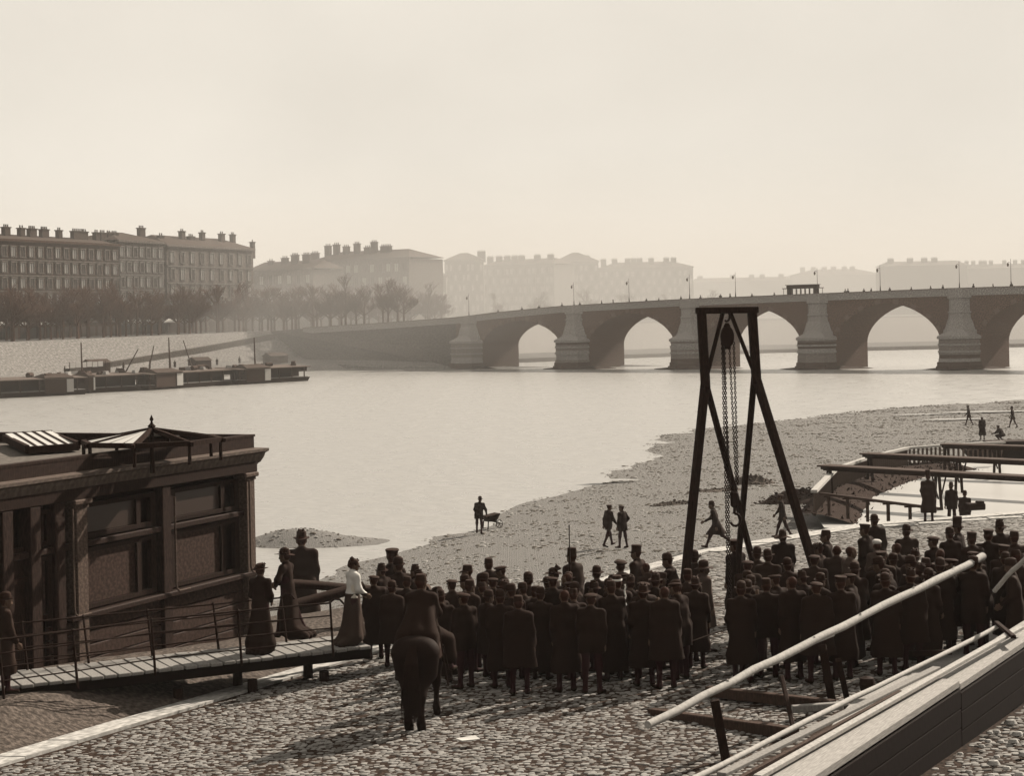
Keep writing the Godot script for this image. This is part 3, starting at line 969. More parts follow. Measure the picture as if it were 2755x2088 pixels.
func build_kerb() -> void:
	rng.seed = 31
	var root := thing("kerb", "pale stone kerb along the foot of the cobbled quay", "kerb")
	for i in CURB.size() - 1:
		var a := CURB[i]
		var b := CURB[i + 1]
		var d := (b - a).normalized()
		var inward := Vector2(d.y, -d.x)
		var l := 0.0
		var total := (b - a).length()
		while l < total - 0.2:
			var e := minf(total, l + rng.randf_range(1.1, 1.9))
			var wide := 0.6 if i < 2 else 1.1
			var m := MB.new()
			var pts := []
			for y in [-0.5, 0.05 + rng.randf_range(-0.008, 0.012)]:
				for q in [[l + 0.012, 0.0], [e - 0.012, 0.0], [e - 0.012, wide + rng.randf_range(-0.03, 0.03)], [l + 0.012, wide]]:
					var p: Vector2 = a + d * q[0] + inward * (q[1] - 0.1)
					pts.append(Vector3(p.x, quay_y(p.x, p.y) + y, -p.y))
			m.hull8(pts)
			part("kerb_stone", m.done(), M.kerb, root)
			l = e
	var st := thing("gutter_line", "second pale stone line set in the cobbles above the far kerb", "gutter")
	for i in 24:
		var a := Vector2(12.5 + i * 1.2, 61.4 + i * 0.02)
		var m := MB.new()
		var y := quay_y(a.x, a.y) + 0.07
		m.hull8([w(a.x, y - 0.4, a.y), w(a.x + 1.18, y - 0.4, a.y), w(a.x + 1.18, y - 0.4, a.y + 0.45), w(a.x, y - 0.4, a.y + 0.45), w(a.x, y, a.y), w(a.x + 1.18, y + 0.03, a.y), w(a.x + 1.18, y + 0.02, a.y + 0.45), w(a.x, y, a.y + 0.45)])
		part("gutter_stone", m.done(), M.kerb, st)

# ---------- far bank ----------
func strip(called: String, top: Array, bottom: Array, m: Material, out: Vector3) -> MeshInstance3D:
	var b := MB.new()
	for i in top.size() - 1:
		b.quad(top[i], top[i + 1], bottom[i + 1], bottom[i], out)
	return ground_piece(called, b.done(), m)

func build_far_bank() -> void:
	var top := [w(-150, 7.3, 190), w(-92, 7.7, 325), w(-55, 8.4, 411), w(-22, 10.0, 388)]
	var toe := [w(-141, 1.7, 186), w(-84, 2.2, 321.5), w(-47.5, 2.2, 408), w(-17, 1.3, 380)]
	strip("quay_slope", top.slice(0, 3), toe.slice(0, 3), M.quay_stone, Vector3(0.8, 0.6, 0.3))
	strip("abutment_slope", top.slice(2), toe.slice(2), M.quay_dark, Vector3(-0.5, 0.6, 0.6))
	var edge := [w(-134, 1.1, 183), w(-76, 1.2, 317), w(-38, 1.0, 392), w(-13, 0.5, 372)]
	strip("low_quay", toe, edge, M.quay_stone, Vector3.UP)
	strip("low_quay_face", edge, [w(-133, -1, 182), w(-74, -1, 316), w(-34, -1, 390), w(-12.5, -1, 371)], M.quay_stone, Vector3(1, 0.2, 0.3))
	strip("street", [w(-700, 7.6, 190), w(-700, 7.7, 325), w(-700, 8.4, 411), w(-700, 8.0, 460)], [top[0], top[1], top[2], w(-55, 8.4, 460)], M.sand, Vector3.UP)
	# path that slants down the slope
	var ramp := MB.new()
	for i in 12:
		var f := i / 12.0
		var g := (i + 1) / 12.0
		var p := func(k: float, o: float) -> Vector3:
			var a: Vector3 = w(-92, 7.7, 325).lerp(w(-55, 8.4, 411), 0.98 - k * 0.9)
			var c: Vector3 = w(-84, 2.2, 321.5).lerp(w(-47.5, 2.2, 408), 0.98 - k * 0.9)
			return a.lerp(c, 0.12 + 0.8 * k) + Vector3(0.9, 0.35, 0.39) * o
		ramp.quad(p.call(f, 0), p.call(g, 0), p.call(g, 1.6) + Vector3(0, -0.5, 0), p.call(f, 1.6) + Vector3(0, -0.5, 0), Vector3.UP)
		ramp.quad(p.call(f, 1.6) + Vector3(0, -0.5, 0), p.call(g, 1.6) + Vector3(0, -0.5, 0), p.call(g, 1.4) + Vector3(0, -1.7, 0), p.call(f, 1.4) + Vector3(0, -1.7, 0), Vector3(1, 0, 0.5))
	ground_piece("slanting_ramp", ramp.done(), M.quay_dark)
	# bank above the bridge, round the bend of the river
	var up_top := [w(-30, 8.2, 425), w(10, 8.2, 462), w(60, 8.2, 494), w(110, 8.2, 500), w(220, 8.2, 520), w(420, 8.2, 640)]
	var up_toe := [w(-20, 1.8, 412), w(20, 1.8, 446), w(64, 1.8, 474), w(111, 1.8, 480), w(224, 1.8, 500), w(430, 1.8, 620)]
	var up_edge := [w(-14, 0.9, 402), w(27, 0.9, 434), w(66, 0.9, 461), w(112, 0.9, 466), w(228, 0.9, 485), w(440, 0.9, 600)]
	strip("upstream_slope", up_top, up_toe, M.stone_pale, Vector3(0.2, 0.7, 0.7))
	strip("upstream_low_quay", up_toe, up_edge, M.sand, Vector3.UP)
	var low := []
	for q in up_edge:
		low.append(q + Vector3(0, -2, 0.3))
	strip("upstream_quay_face", up_edge, low, M.stone_pier, Vector3(0, 0.1, 1))
	strip("town_ground", [w(-700, 8.0, 460), w(-700, 8.0, 1500), w(-300, 8.0, 1500), w(100, 8.0, 1500), w(400, 8.0, 1500), w(1500, 8.0, 1500)], up_top, M.sand, Vector3.UP)
	ground_piece("bridge_approach", (func() -> Mesh:
		var b := MB.new()
		b.quad(w(-55, 8.4, 411), w(-22, 10.0, 388), w(-14, 10.0, 398), w(-30, 8.2, 425), Vector3.UP)
		b.quad(w(-55, 8.4, 411), w(-30, 8.2, 425), w(-30, 8.2, 462), w(-55, 8.4, 462), Vector3.UP)
		return b.done()).call(), M.sand)
	# sandbars at the foot of the abutment
	for q in [[-30.0, 378.0, 9.0, 3.0], [-22.0, 362.0, 12.0, 1.6], [-8.0, 350.0, 7.0, 1.2], [-2.0, 372.0, 12.0, 3.0], [22.0, 365.0, 9.0, 2.0]]:
		var b := MB.new()
		for i in 24:
			var a := TAU * i / 24
			var c := TAU * (i + 1) / 24
			var r := 1.0 + 0.2 * sin(a * 3.0 + q[0])
			var r2 := 1.0 + 0.2 * sin(c * 3.0 + q[0])
			b.tri(w(q[0], 0.35, q[1]), w(q[0] + cos(a) * q[2] * r, -0.05, q[1] + sin(a) * q[3] * r), w(q[0] + cos(c) * q[2] * r2, -0.05, q[1] + sin(c) * q[3] * r2), Vector3.UP)
		ground_piece("sandbar", b.done(), M.sand)

# A terrace of houses: local x along the front, +z out of it. wins: [floors, columns]
func house(label: String, a: Vector3, b: Vector3, high: float, deep: float, floors: int, cols: int, skin: Material, hip: float, chimneys: Array, opts := {}) -> Node3D:
	var d := b - a
	var L := Vector2(d.x, d.z).length()
	var o := thing("apartment_building", label, "building", a, atan2(-d.z, d.x), "houses on the far bank")
	var wall := MB.new()
	wall.box(Vector3(L / 2, high / 2 - 1.0, -deep / 2), Vector3(L, high + 2.0, deep))
	part("wall", wall.done(), skin, o)
	var r := MB.new()
	var e := 0.5
	var y := high + 0.35
	var rh: float = opts.get("roof", 3.0)
	var pts := [Vector3(-e, y, e), Vector3(L + e, y, e), Vector3(L + e, y, -deep - e), Vector3(-e, y, -deep - e)]
	var r0 := Vector3(hip, y + rh, -deep * 0.45)
	var r1 := Vector3(L - hip, y + rh, -deep * 0.45)
	r.quad(pts[0], pts[1], r1, r0, Vector3(0, 1, 1))
	r.quad(pts[2], pts[3], r0, r1, Vector3(0, 1, -1))
	r.tri(pts[1], pts[2], r1, Vector3(1, 1, 0))
	r.tri(pts[3], pts[0], r0, Vector3(-1, 1, 0))
	r.quad(pts[0], pts[1], pts[2], pts[3], Vector3.DOWN)
	part("roof", r.done(), M.roof, o)
	var cor := MB.new()
	cor.box(Vector3(L / 2, high + 0.1, 0.15), Vector3(L + 0.8, 0.5, 0.7))
	part("cornice", cor.done(), skin, o)
	var fh := (high - 1.0) / floors
	if cols > 0:
		var pane := MB.new()
		var frame := MB.new()
		var ww := minf(1.3, L / cols * 0.5)
		pane.box(Vector3(0, 0, 0.03), Vector3(ww, fh * 0.58, 0.06))
		for s in [-1.0, 1.0]:
			frame.box(Vector3(s * (ww / 2 + 0.12), 0, 0.1), Vector3(0.24, fh * 0.62, 0.2))
		frame.box(Vector3(0, fh * 0.31 + 0.14, 0.14), Vector3(ww + 0.6, 0.28, 0.28))
		frame.box(Vector3(0, -fh * 0.31 - 0.08, 0.16), Vector3(ww + 0.6, 0.16, 0.32))
		frame.box(Vector3(0, 0, 0.08), Vector3(0.1, fh * 0.58, 0.1))
		var pm := pane.done()
		var fm := frame.done()
		for f in range(1, floors):
			for k in cols:
				var x := Transform3D(Basis(), Vector3(L * (k + 0.5) / cols, fh * (f + 0.5) + 0.4, 0))
				var win := part("window", fm, opts.get("trim", skin), o, x)
				part("pane", pm, M.glass_sky if (k * 7 + f * 3) % 5 < 3 else M.glass_dark, win)
		for f in range(1, floors):
			var band := MB.new()
			band.box(Vector3(L / 2, fh * f + 0.35, 0.14), Vector3(L, 0.25, 0.28))
			part("string_course", band.done(), opts.get("trim", skin), o)
		if opts.get("shops", true):
			var sp := MB.new()
			sp.box(Vector3(0, 0, 0.03), Vector3(L / cols * 0.72, fh * 0.75, 0.06))
			var sm := sp.done()
			for k in cols:
				part("shop_opening", sm, M.glass_dark, o, Transform3D(Basis(), Vector3(L * (k + 0.5) / cols, fh * 0.42, 0)))
	for c in chimneys:
		var m := MB.new()
		var cw: float = c[1]
		m.box(Vector3(0, c[2] / 2 - 1.0, 0), Vector3(cw, c[2] + 2.0, 1.0))
		m.box(Vector3(0, c[2] + 0.08, 0), Vector3(cw + 0.3, 0.22, 1.3))
		var pots := maxi(1, int(cw / 0.55))
		for k in pots:
			m.tube(Vector3((k + 0.5) / pots * cw - cw / 2, c[2], 0), Vector3((k + 0.5) / pots * cw - cw / 2, c[2] + 0.75, 0), 0.17, 0.14, 6)
		part("chimney", m.done(), M.roof, o, Transform3D(Basis(), Vector3(c[0], high + rh * c[3], -deep * 0.3)))
	for k in opts.get("awnings", []):
		var m := MB.new()
		m.hull8([Vector3(0, 3.0, 1.9), Vector3(k[1], 3.0, 1.9), Vector3(k[1], 3.7, 0.0), Vector3(0, 3.7, 0.0), Vector3(0, 3.3, 1.9), Vector3(k[1], 3.3, 1.9), Vector3(k[1], 3.9, 0.0), Vector3(0, 3.9, 0.0)])
		part("awning", m.done(), M.awning, o, Transform3D(Basis(), Vector3(k[0], 0, 0.05)))
	return o

func build_houses() -> void:
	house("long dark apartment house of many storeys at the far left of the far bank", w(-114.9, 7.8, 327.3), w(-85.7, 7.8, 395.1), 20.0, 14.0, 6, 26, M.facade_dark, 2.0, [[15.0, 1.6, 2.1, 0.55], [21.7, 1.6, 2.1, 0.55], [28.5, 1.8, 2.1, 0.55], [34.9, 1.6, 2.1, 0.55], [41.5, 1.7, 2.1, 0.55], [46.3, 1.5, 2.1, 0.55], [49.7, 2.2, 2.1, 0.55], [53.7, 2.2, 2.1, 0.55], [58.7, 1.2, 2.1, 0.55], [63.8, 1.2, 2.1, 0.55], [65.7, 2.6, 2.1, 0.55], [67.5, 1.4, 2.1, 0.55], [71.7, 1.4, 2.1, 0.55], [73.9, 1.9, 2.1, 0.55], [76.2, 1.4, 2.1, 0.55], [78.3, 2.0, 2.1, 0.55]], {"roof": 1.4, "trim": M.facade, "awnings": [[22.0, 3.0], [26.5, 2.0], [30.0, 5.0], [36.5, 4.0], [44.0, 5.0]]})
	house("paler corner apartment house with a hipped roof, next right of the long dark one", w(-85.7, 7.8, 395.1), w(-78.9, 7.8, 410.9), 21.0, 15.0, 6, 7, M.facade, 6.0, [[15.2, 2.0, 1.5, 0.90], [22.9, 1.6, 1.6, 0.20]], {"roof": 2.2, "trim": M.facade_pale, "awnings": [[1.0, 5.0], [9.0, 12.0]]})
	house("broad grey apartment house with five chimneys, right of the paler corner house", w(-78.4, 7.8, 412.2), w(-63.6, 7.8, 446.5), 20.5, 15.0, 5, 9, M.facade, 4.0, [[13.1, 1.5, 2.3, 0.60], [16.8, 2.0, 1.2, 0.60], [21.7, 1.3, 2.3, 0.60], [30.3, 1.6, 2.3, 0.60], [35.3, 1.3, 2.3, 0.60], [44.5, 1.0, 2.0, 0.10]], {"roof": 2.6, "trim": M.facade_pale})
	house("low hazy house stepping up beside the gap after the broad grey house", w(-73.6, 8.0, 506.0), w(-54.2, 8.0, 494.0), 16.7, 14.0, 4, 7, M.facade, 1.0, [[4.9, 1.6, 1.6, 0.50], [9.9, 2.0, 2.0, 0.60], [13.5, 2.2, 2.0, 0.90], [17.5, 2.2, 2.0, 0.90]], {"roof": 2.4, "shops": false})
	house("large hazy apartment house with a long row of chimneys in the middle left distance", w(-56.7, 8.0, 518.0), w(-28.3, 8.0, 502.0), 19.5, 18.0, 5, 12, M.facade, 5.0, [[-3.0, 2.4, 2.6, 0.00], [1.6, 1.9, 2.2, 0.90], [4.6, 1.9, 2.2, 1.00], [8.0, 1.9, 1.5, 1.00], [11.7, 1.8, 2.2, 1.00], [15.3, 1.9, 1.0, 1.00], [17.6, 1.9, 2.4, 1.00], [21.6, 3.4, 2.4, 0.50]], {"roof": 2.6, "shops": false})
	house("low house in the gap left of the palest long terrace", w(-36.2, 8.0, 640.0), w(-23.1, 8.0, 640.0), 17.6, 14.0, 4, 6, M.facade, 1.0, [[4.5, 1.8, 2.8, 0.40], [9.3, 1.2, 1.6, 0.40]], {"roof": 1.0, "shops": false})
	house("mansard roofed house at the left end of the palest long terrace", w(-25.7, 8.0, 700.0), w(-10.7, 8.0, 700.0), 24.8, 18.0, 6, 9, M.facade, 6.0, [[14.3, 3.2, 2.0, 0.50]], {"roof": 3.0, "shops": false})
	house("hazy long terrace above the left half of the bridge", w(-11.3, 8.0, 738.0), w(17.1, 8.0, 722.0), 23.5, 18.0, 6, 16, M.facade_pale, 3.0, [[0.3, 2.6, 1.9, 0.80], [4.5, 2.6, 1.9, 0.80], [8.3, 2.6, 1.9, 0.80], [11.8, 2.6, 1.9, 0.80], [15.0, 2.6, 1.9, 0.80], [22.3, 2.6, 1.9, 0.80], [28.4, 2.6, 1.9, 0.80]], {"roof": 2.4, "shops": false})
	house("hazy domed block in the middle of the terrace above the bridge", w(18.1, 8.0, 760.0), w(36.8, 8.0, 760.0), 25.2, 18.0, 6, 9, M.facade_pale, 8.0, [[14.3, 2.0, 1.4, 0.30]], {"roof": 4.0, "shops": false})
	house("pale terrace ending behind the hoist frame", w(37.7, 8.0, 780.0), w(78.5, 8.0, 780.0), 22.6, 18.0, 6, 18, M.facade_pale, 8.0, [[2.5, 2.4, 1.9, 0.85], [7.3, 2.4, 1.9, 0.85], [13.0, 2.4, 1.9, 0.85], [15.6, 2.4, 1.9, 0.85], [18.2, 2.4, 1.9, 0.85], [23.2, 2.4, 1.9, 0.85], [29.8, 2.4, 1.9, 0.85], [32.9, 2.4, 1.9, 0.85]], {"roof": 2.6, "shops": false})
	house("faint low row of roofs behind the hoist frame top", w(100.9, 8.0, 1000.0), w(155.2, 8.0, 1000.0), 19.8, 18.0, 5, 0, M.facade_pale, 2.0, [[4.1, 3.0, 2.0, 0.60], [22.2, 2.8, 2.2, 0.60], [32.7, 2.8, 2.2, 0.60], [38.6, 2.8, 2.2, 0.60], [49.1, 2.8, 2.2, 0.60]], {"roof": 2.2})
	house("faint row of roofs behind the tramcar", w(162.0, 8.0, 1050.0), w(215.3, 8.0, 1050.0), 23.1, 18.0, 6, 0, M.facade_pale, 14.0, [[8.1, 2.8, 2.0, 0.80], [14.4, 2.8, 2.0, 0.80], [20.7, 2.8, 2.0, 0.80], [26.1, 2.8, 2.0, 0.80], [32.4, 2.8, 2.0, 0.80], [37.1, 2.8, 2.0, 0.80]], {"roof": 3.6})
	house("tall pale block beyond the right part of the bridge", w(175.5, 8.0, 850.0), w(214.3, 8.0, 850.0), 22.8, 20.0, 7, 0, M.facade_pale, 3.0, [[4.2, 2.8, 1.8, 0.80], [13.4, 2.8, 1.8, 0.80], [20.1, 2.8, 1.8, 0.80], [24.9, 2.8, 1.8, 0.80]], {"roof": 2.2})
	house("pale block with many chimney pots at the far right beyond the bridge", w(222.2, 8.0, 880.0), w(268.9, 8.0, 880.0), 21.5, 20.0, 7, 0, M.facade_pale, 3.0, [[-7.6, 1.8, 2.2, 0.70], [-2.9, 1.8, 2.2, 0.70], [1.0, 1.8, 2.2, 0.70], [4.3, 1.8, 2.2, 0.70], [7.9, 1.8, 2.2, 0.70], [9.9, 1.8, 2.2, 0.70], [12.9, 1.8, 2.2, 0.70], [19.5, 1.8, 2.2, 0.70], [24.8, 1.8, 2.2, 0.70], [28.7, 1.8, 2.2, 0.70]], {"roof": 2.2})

# ---------- bare trees ----------
var tree_parts := []

func grow(b: MB, tw: MB, a: Vector3, dir: Vector3, l: float, r: float, level: int) -> void:
	var e := a + dir * l
	(b if level < 3 else tw).tube(a, e, r, r * 0.65, 5 if level < 2 else 3, false)
	if level >= 5:
		return
	var n := 3 if level < 2 else 4
	for i in n:
		var side := Vector3(rng.randf_range(-1, 1), rng.randf_range(-0.1, 0.5), rng.randf_range(-1, 1)).normalized()
		var nd := (dir * 0.9 + Vector3(0, 0.18, 0) + side * rng.randf_range(0.35, 0.95)).normalized()
		grow(b, tw, a.lerp(e, 1.0 if i == 0 else rng.randf_range(0.2, 1.0)), nd, l * rng.randf_range(0.6, 0.88), maxf(0.026, r * 0.58), level + 1)

func build_trees() -> void:
	rng.seed = 77
	for k in 4:
		var b := MB.new()
		var tw := MB.new()
		b.tube(Vector3(0, -0.4, 0), Vector3(0, 2.6, 0), 0.2, 0.15, 7)
		grow(b, tw, Vector3(0, 2.2, 0), Vector3(rng.randf_range(-0.1, 0.1), 1, 0).normalized(), 2.1, 0.13, 1)
		grow(b, tw, Vector3(0, 1.9, 0), Vector3(0.75, 0.65, 0.25).normalized(), 1.6, 0.1, 1)
		grow(b, tw, Vector3(0, 2.0, 0), Vector3(-0.7, 0.6, -0.35).normalized(), 1.6, 0.1, 1)
		grow(b, tw, Vector3(0, 2.1, 0), Vector3(0.1, 0.7, 0.75).normalized(), 1.5, 0.09, 2)
		tree_parts.append([b.done(), tw.done()])
	var spots := []
	for i in 30:
		spots.append([w(-95, 7.7, 327).lerp(w(-59, 8.4, 412), i / 29.0) + Vector3(-2.5, 0, -1.0), "bare plane tree in the front row along the top of the far quay slope", "trees on the far quay edge"])
	for i in 28:
		spots.append([w(-104, 7.7, 330).lerp(w(-68, 8.4, 415), (i + 0.4) / 28.0) + Vector3(-1.5, 0, -2.0), "bare plane tree in the second row behind the far quay edge", "second row of trees on the far quay"])
	for i in 40:
		spots.append([w(-64, 8.3, 422).lerp(w(-18, 8.2, 452), i / 39.0) + Vector3(0, 0, rng.randf_range(-6, 6)), "hazy bare tree beyond the corner of the far quay, left of the bridge", "trees at the far bridge approach"])
	for i in 15:
		spots.append([w(-52, 8.4, 413).lerp(w(-24, 9.6, 398), i / 14.0) + Vector3(0, 0, rng.randf_range(-2, 1)), "bare tree along the wall of the bridge approach", "trees along the bridge approach wall"])
	for i in 8:
		spots.append([w(-20, 8.2, 540).lerp(w(80, 8.2, 600), i / 7.0), "pale bare tree behind the left end of the bridge parapet", "trees behind the bridge"])
	for i in spots.size():
		var q: Array = spots[i]
		var o := thing("bare_tree", q[1], "tree", q[0] + Vector3(rng.randf_range(-1.3, 1.3), -0.1, rng.randf_range(-1.3, 1.3)), rng.randf() * TAU, q[2])
		o.scale = Vector3(1.15, 1.0, 1.15) * rng.randf_range(1.05, 1.4)
		var tp: Array = tree_parts[i % 4]
		part("trunk", tp[0], M.bark, o)
		part("crown", tp[1], M.bark, o)

# ---------- bridge ----------
var BR := Transform3D(Basis(Vector3(0.7806, 0, 0.6250), Vector3.UP, Vector3(-0.6250, 0, 0.7806)), Vector3(-11.7, 0, -377.0))  # local x along the bridge, +z the near face

func rail_y(u: float) -> float:  # top of the parapet
	var k := [[-45.0, 8.9], [-20.0, 9.7], [0.0, 10.5], [10.0, 11.3], [27.2, 12.3], [54.4, 13.0], [81.6, 13.35], [108.8, 13.65], [136.0, 13.75], [163.2, 13.6], [220.0, 13.2]]
	for i in k.size() - 1:
		if u <= k[i + 1][0]:
			return lerpf(k[i][1], k[i + 1][1], clampf((u - k[i][0]) / (k[i + 1][0] - k[i][0]), 0.0, 1.0))
	return 13.2

func arch_y(u: float, u0: float, u1: float, crown: float) -> float:
	var f := (u - (u0 + u1) / 2) / ((u1 - u0) / 2)
	return 4.6 + (crown - 4.6) * pow(maxf(0.0, 1.0 - pow(absf(f), 1.75)), 0.56)

func build_bridge() -> void:
	var o := thing("stone_bridge", "long stone bridge of pointed looking arches crossing the river", "bridge")
	o.transform = BR
	var deep := -12.0
	for i in 6:
		var p0 := 27.2 * i
		var u0 := p0 + 7.0
		var u1 := p0 + 27.2
		var m := MB.new()
		var ring := []
		var crown := rail_y((u0 + u1) / 2) - 2.05
		for j in 28:
			var a := u0 + (u1 - u0) * (0.5 - 0.5 * cos(PI * j / 28.0))
			var b := u0 + (u1 - u0) * (0.5 - 0.5 * cos(PI * (j + 1) / 28.0))
			var ya := arch_y(a, u0, u1, crown)
			var yb := arch_y(b, u0, u1, crown)
			for zz in [[0.0, 1.0], [deep, -1.0]]:
				m.quad(Vector3(a, ya, zz[0]), Vector3(b, yb, zz[0]), Vector3(b, rail_y(b) - 1.2, zz[0]), Vector3(a, rail_y(a) - 1.2, zz[0]), Vector3(0, 0, zz[1]))
			m.quad(Vector3(a, ya, 0), Vector3(b, yb, 0), Vector3(b, yb, deep), Vector3(a, ya, deep), Vector3((u0 + u1) / 2 - a, -3, 0))
			m.quad(Vector3(a, rail_y(a) - 1.2, 0), Vector3(b, rail_y(b) - 1.2, 0), Vector3(b, rail_y(b) - 1.2, deep), Vector3(a, rail_y(a) - 1.2, deep), Vector3.UP)
			var oa := Vector3(a - (u0 + u1) / 2, (ya - 3.0) * 1.6, 0).normalized() * 0.8
			var ob := Vector3(b - (u0 + u1) / 2, (yb - 3.0) * 1.6, 0).normalized() * 0.8
			var pr := 0.05 + 0.06 * ((j * 7 + i * 3) % 5) / 4.0
			var vs := MB.new()
			var gp := 0.06
			var at := func(f: float, q: float, z: float) -> Vector3: return Vector3(lerpf(a, b, f), lerpf(ya, yb, f) + 0.01, z) + oa.lerp(ob, f) * q
			vs.hull8([at.call(gp, 0.0, 0.0), at.call(1.0 - gp, 0.0, 0.0), at.call(1.0 - gp, 0.0, pr), at.call(gp, 0.0, pr), at.call(gp, 1.0, 0.0), at.call(1.0 - gp, 1.0, 0.0), at.call(1.0 - gp, 1.0, pr), at.call(gp, 1.0, pr)])
			ring.append([vs.done(), (j * 5 + i) % 3])
		var sp := part("arch_span", m.done(), M.stone_bridge, o)
		for q in ring:
			part("voussoir", q[0], M.stone_bridge if q[1] else M.stone_ring, sp)
	for i in 7:
		var u := 27.2 * i
		var top := rail_y(u + 3.5) - 1.2
		var m := MB.new()
		m.hull8([Vector3(u, -1.5, 0), Vector3(u + 7, -1.5, 0), Vector3(u + 7, -1.5, deep), Vector3(u, -1.5, deep), Vector3(u, rail_y(u) - 1.2, 0), Vector3(u + 7, rail_y(u + 7) - 1.2, 0), Vector3(u + 7, rail_y(u + 7) - 1.2, deep), Vector3(u, rail_y(u) - 1.2, deep)])
		var pier := part("pier", m.done(), M.stone_bridge, o)
		# cutwater, its sloped cap, and the tapering buttress above it
		var hb := 5.2
		var plan := func(g: float, y: float) -> Array:
			return [Vector3(u - g, y, 0.05), Vector3(u + 7 + g, y, 0.05), Vector3(u + 6.2 + g * 0.7, y, 2.6 + g), Vector3(u + 3.5, y, 4.4 + g), Vector3(u + 0.8 - g * 0.7, y, 2.6 + g)]
		rng.seed = 300 + i
		var yc := -1.5
		while yc < hb - 0.05:
			var ye := minf(hb, yc + (2.1 if yc < 0.0 else rng.randf_range(0.5, 0.72)))
			var flare := lerpf(0.65, 0.0, smoothstep(0.0, 2.4, ye)) + rng.randf_range(-0.05, 0.07)
			var a5: Array = plan.call(flare + 0.03, yc)
			var b5: Array = plan.call(flare, ye - 0.04)
			var c5: Array = plan.call(flare - 0.12, ye)
			var cm := MB.new()
			for j in 5:
				var q := (j + 1) % 5
				var mid: Vector3 = (a5[j] + a5[q]) / 2 - Vector3(u + 3.5, 0, 1.0)
				mid.y = 0
				cm.quad(a5[j], a5[q], b5[q], b5[j], mid)
				cm.quad(b5[j], b5[q], c5[q], c5[j], mid + Vector3.UP * 3)
			var tone := rng.randf()
			part("stone_course", cm.done(), M.stone_dark if ye < 1.6 or tone < 0.22 else M.stone_pale if tone > 0.75 else M.stone_pier, pier)
			yc = ye
		for yb in [2.9, 4.1]:
			var bn := MB.new()
			var g0: Array = plan.call(0.2, yb)
			var g1: Array = plan.call(0.18, yb + 0.3)
			for j in 5:
				var q := (j + 1) % 5
				var mid: Vector3 = (g0[j] + g0[q]) / 2 - Vector3(u + 3.5, 0, 1.0)
				mid.y = 0
				bn.quad(g0[j], g0[q], g1[q], g1[j], mid)
			bn.poly(g1, Vector3.UP)
			bn.poly(g0, Vector3.DOWN)
			part("band", bn.done(), M.stone_pale, pier)
		var cap := MB.new()
		var h2: Array = plan.call(0.3, hb)
		var h3: Array = plan.call(0.3, hb + 0.45)
		var apex := Vector3(u + 3.5, hb + 2.4, 0.3)
		for j in 5:
			var q := (j + 1) % 5
			var mid: Vector3 = (h2[j] + h2[q]) / 2 - Vector3(u + 3.5, 0, 1.0)
			cap.quad(h2[j], h2[q], h3[q], h3[j], Vector3(mid.x, 0, mid.z))
			cap.tri(h3[j], h3[q], apex, Vector3(mid.x, 3, mid.z))
		cap.poly(h2, Vector3.DOWN)
		part("cutwater_cap", cap.done(), M.stone_pale, pier)
		var bt := MB.new()
		var rows := [[hb + 0.6, 3.1, 1.9], [hb + 1.5, 3.0, 1.8], [hb + 1.55, 2.8, 1.65], [hb + 3.2, 2.25, 1.4], [hb + 3.25, 2.1, 1.3], [hb + 4.3, 1.95, 1.25], [hb + 4.35, 2.15, 1.4], [hb + 4.6, 2.15, 1.4], [hb + 4.65, 1.9, 1.2], [top - 0.5, 1.9, 1.2], [top - 0.4, 2.2, 1.45], [top + 1.25, 2.2, 1.45]]
		for k in rows.size() - 1:
			var a: Array = rows[k]
			var b: Array = rows[k + 1]
			var pa := []
			var pb := []
			for s in [[-1.0, 0.05], [-0.55, 1.0], [0.55, 1.0], [1.0, 0.05]]:
				pa.append(Vector3(u + 3.5 + s[0] * a[1], a[0], s[1] * a[2]))
				pb.append(Vector3(u + 3.5 + s[0] * b[1], b[0], s[1] * b[2]))
			for j in 3:
				bt.quad(pa[j], pa[j + 1], pb[j + 1], pb[j], Vector3(pa[j].x + pa[j + 1].x - 2 * (u + 3.5), 0.3, 2.0))
			if k == rows.size() - 2:
				bt.poly(pb, Vector3.UP)
		part("buttress", bt.done(), M.stone_pale, pier)
		# gravel heaped round the foot
		var sh := MB.new()
		rng.seed = 40 + i
		for j in 20:
			var a := TAU * j / 20
			var b := TAU * (j + 1) / 20
			var cen := Vector3(u + 3.5, 0.75, -1.0)
			var rim := func(t: float) -> Vector3: return Vector3(u + 3.5 + cos(t) * (7.5 + (3.5 if cos(t) > 0.3 else 1.5) * sin(t * 2.0 + i)), -0.08, -1.0 + sin(t) * (8.0 + 1.2 * sin(t * 3.0 + i)))
			sh.tri(cen, rim.call(a), rim.call(b), Vector3.UP)
		part("shoal", sh.done(), M.earth, pier)
	var pm := MB.new()
	var cp := MB.new()
	var u := -45.0
	while u < 176.0:
		var v2 := u + 4.0
		for zz in [0.12, deep + 0.35]:
			var pts := []
			for y in [-1.2, 0.0]:
				for q in [[u, zz - 0.4], [v2, zz - 0.4], [v2, zz], [u, zz]]:
					pts.append(Vector3(q[0], rail_y(q[0]) + y, q[1]))
			pm.hull8(pts)
			var p2 := []
			for y in [0.0, 0.16]:
				for q in [[u, zz - 0.5], [v2, zz - 0.5], [v2, zz + 0.1], [u, zz + 0.1]]:
					p2.append(Vector3(q[0], rail_y(q[0]) + y, q[1]))
			cp.hull8(p2)
		u = v2
	var par := part("parapet", pm.done(), M.stone_pale, o)
	part("coping", cp.done(), M.stone_pier, par)
	var ap := MB.new()
	u = -45.0
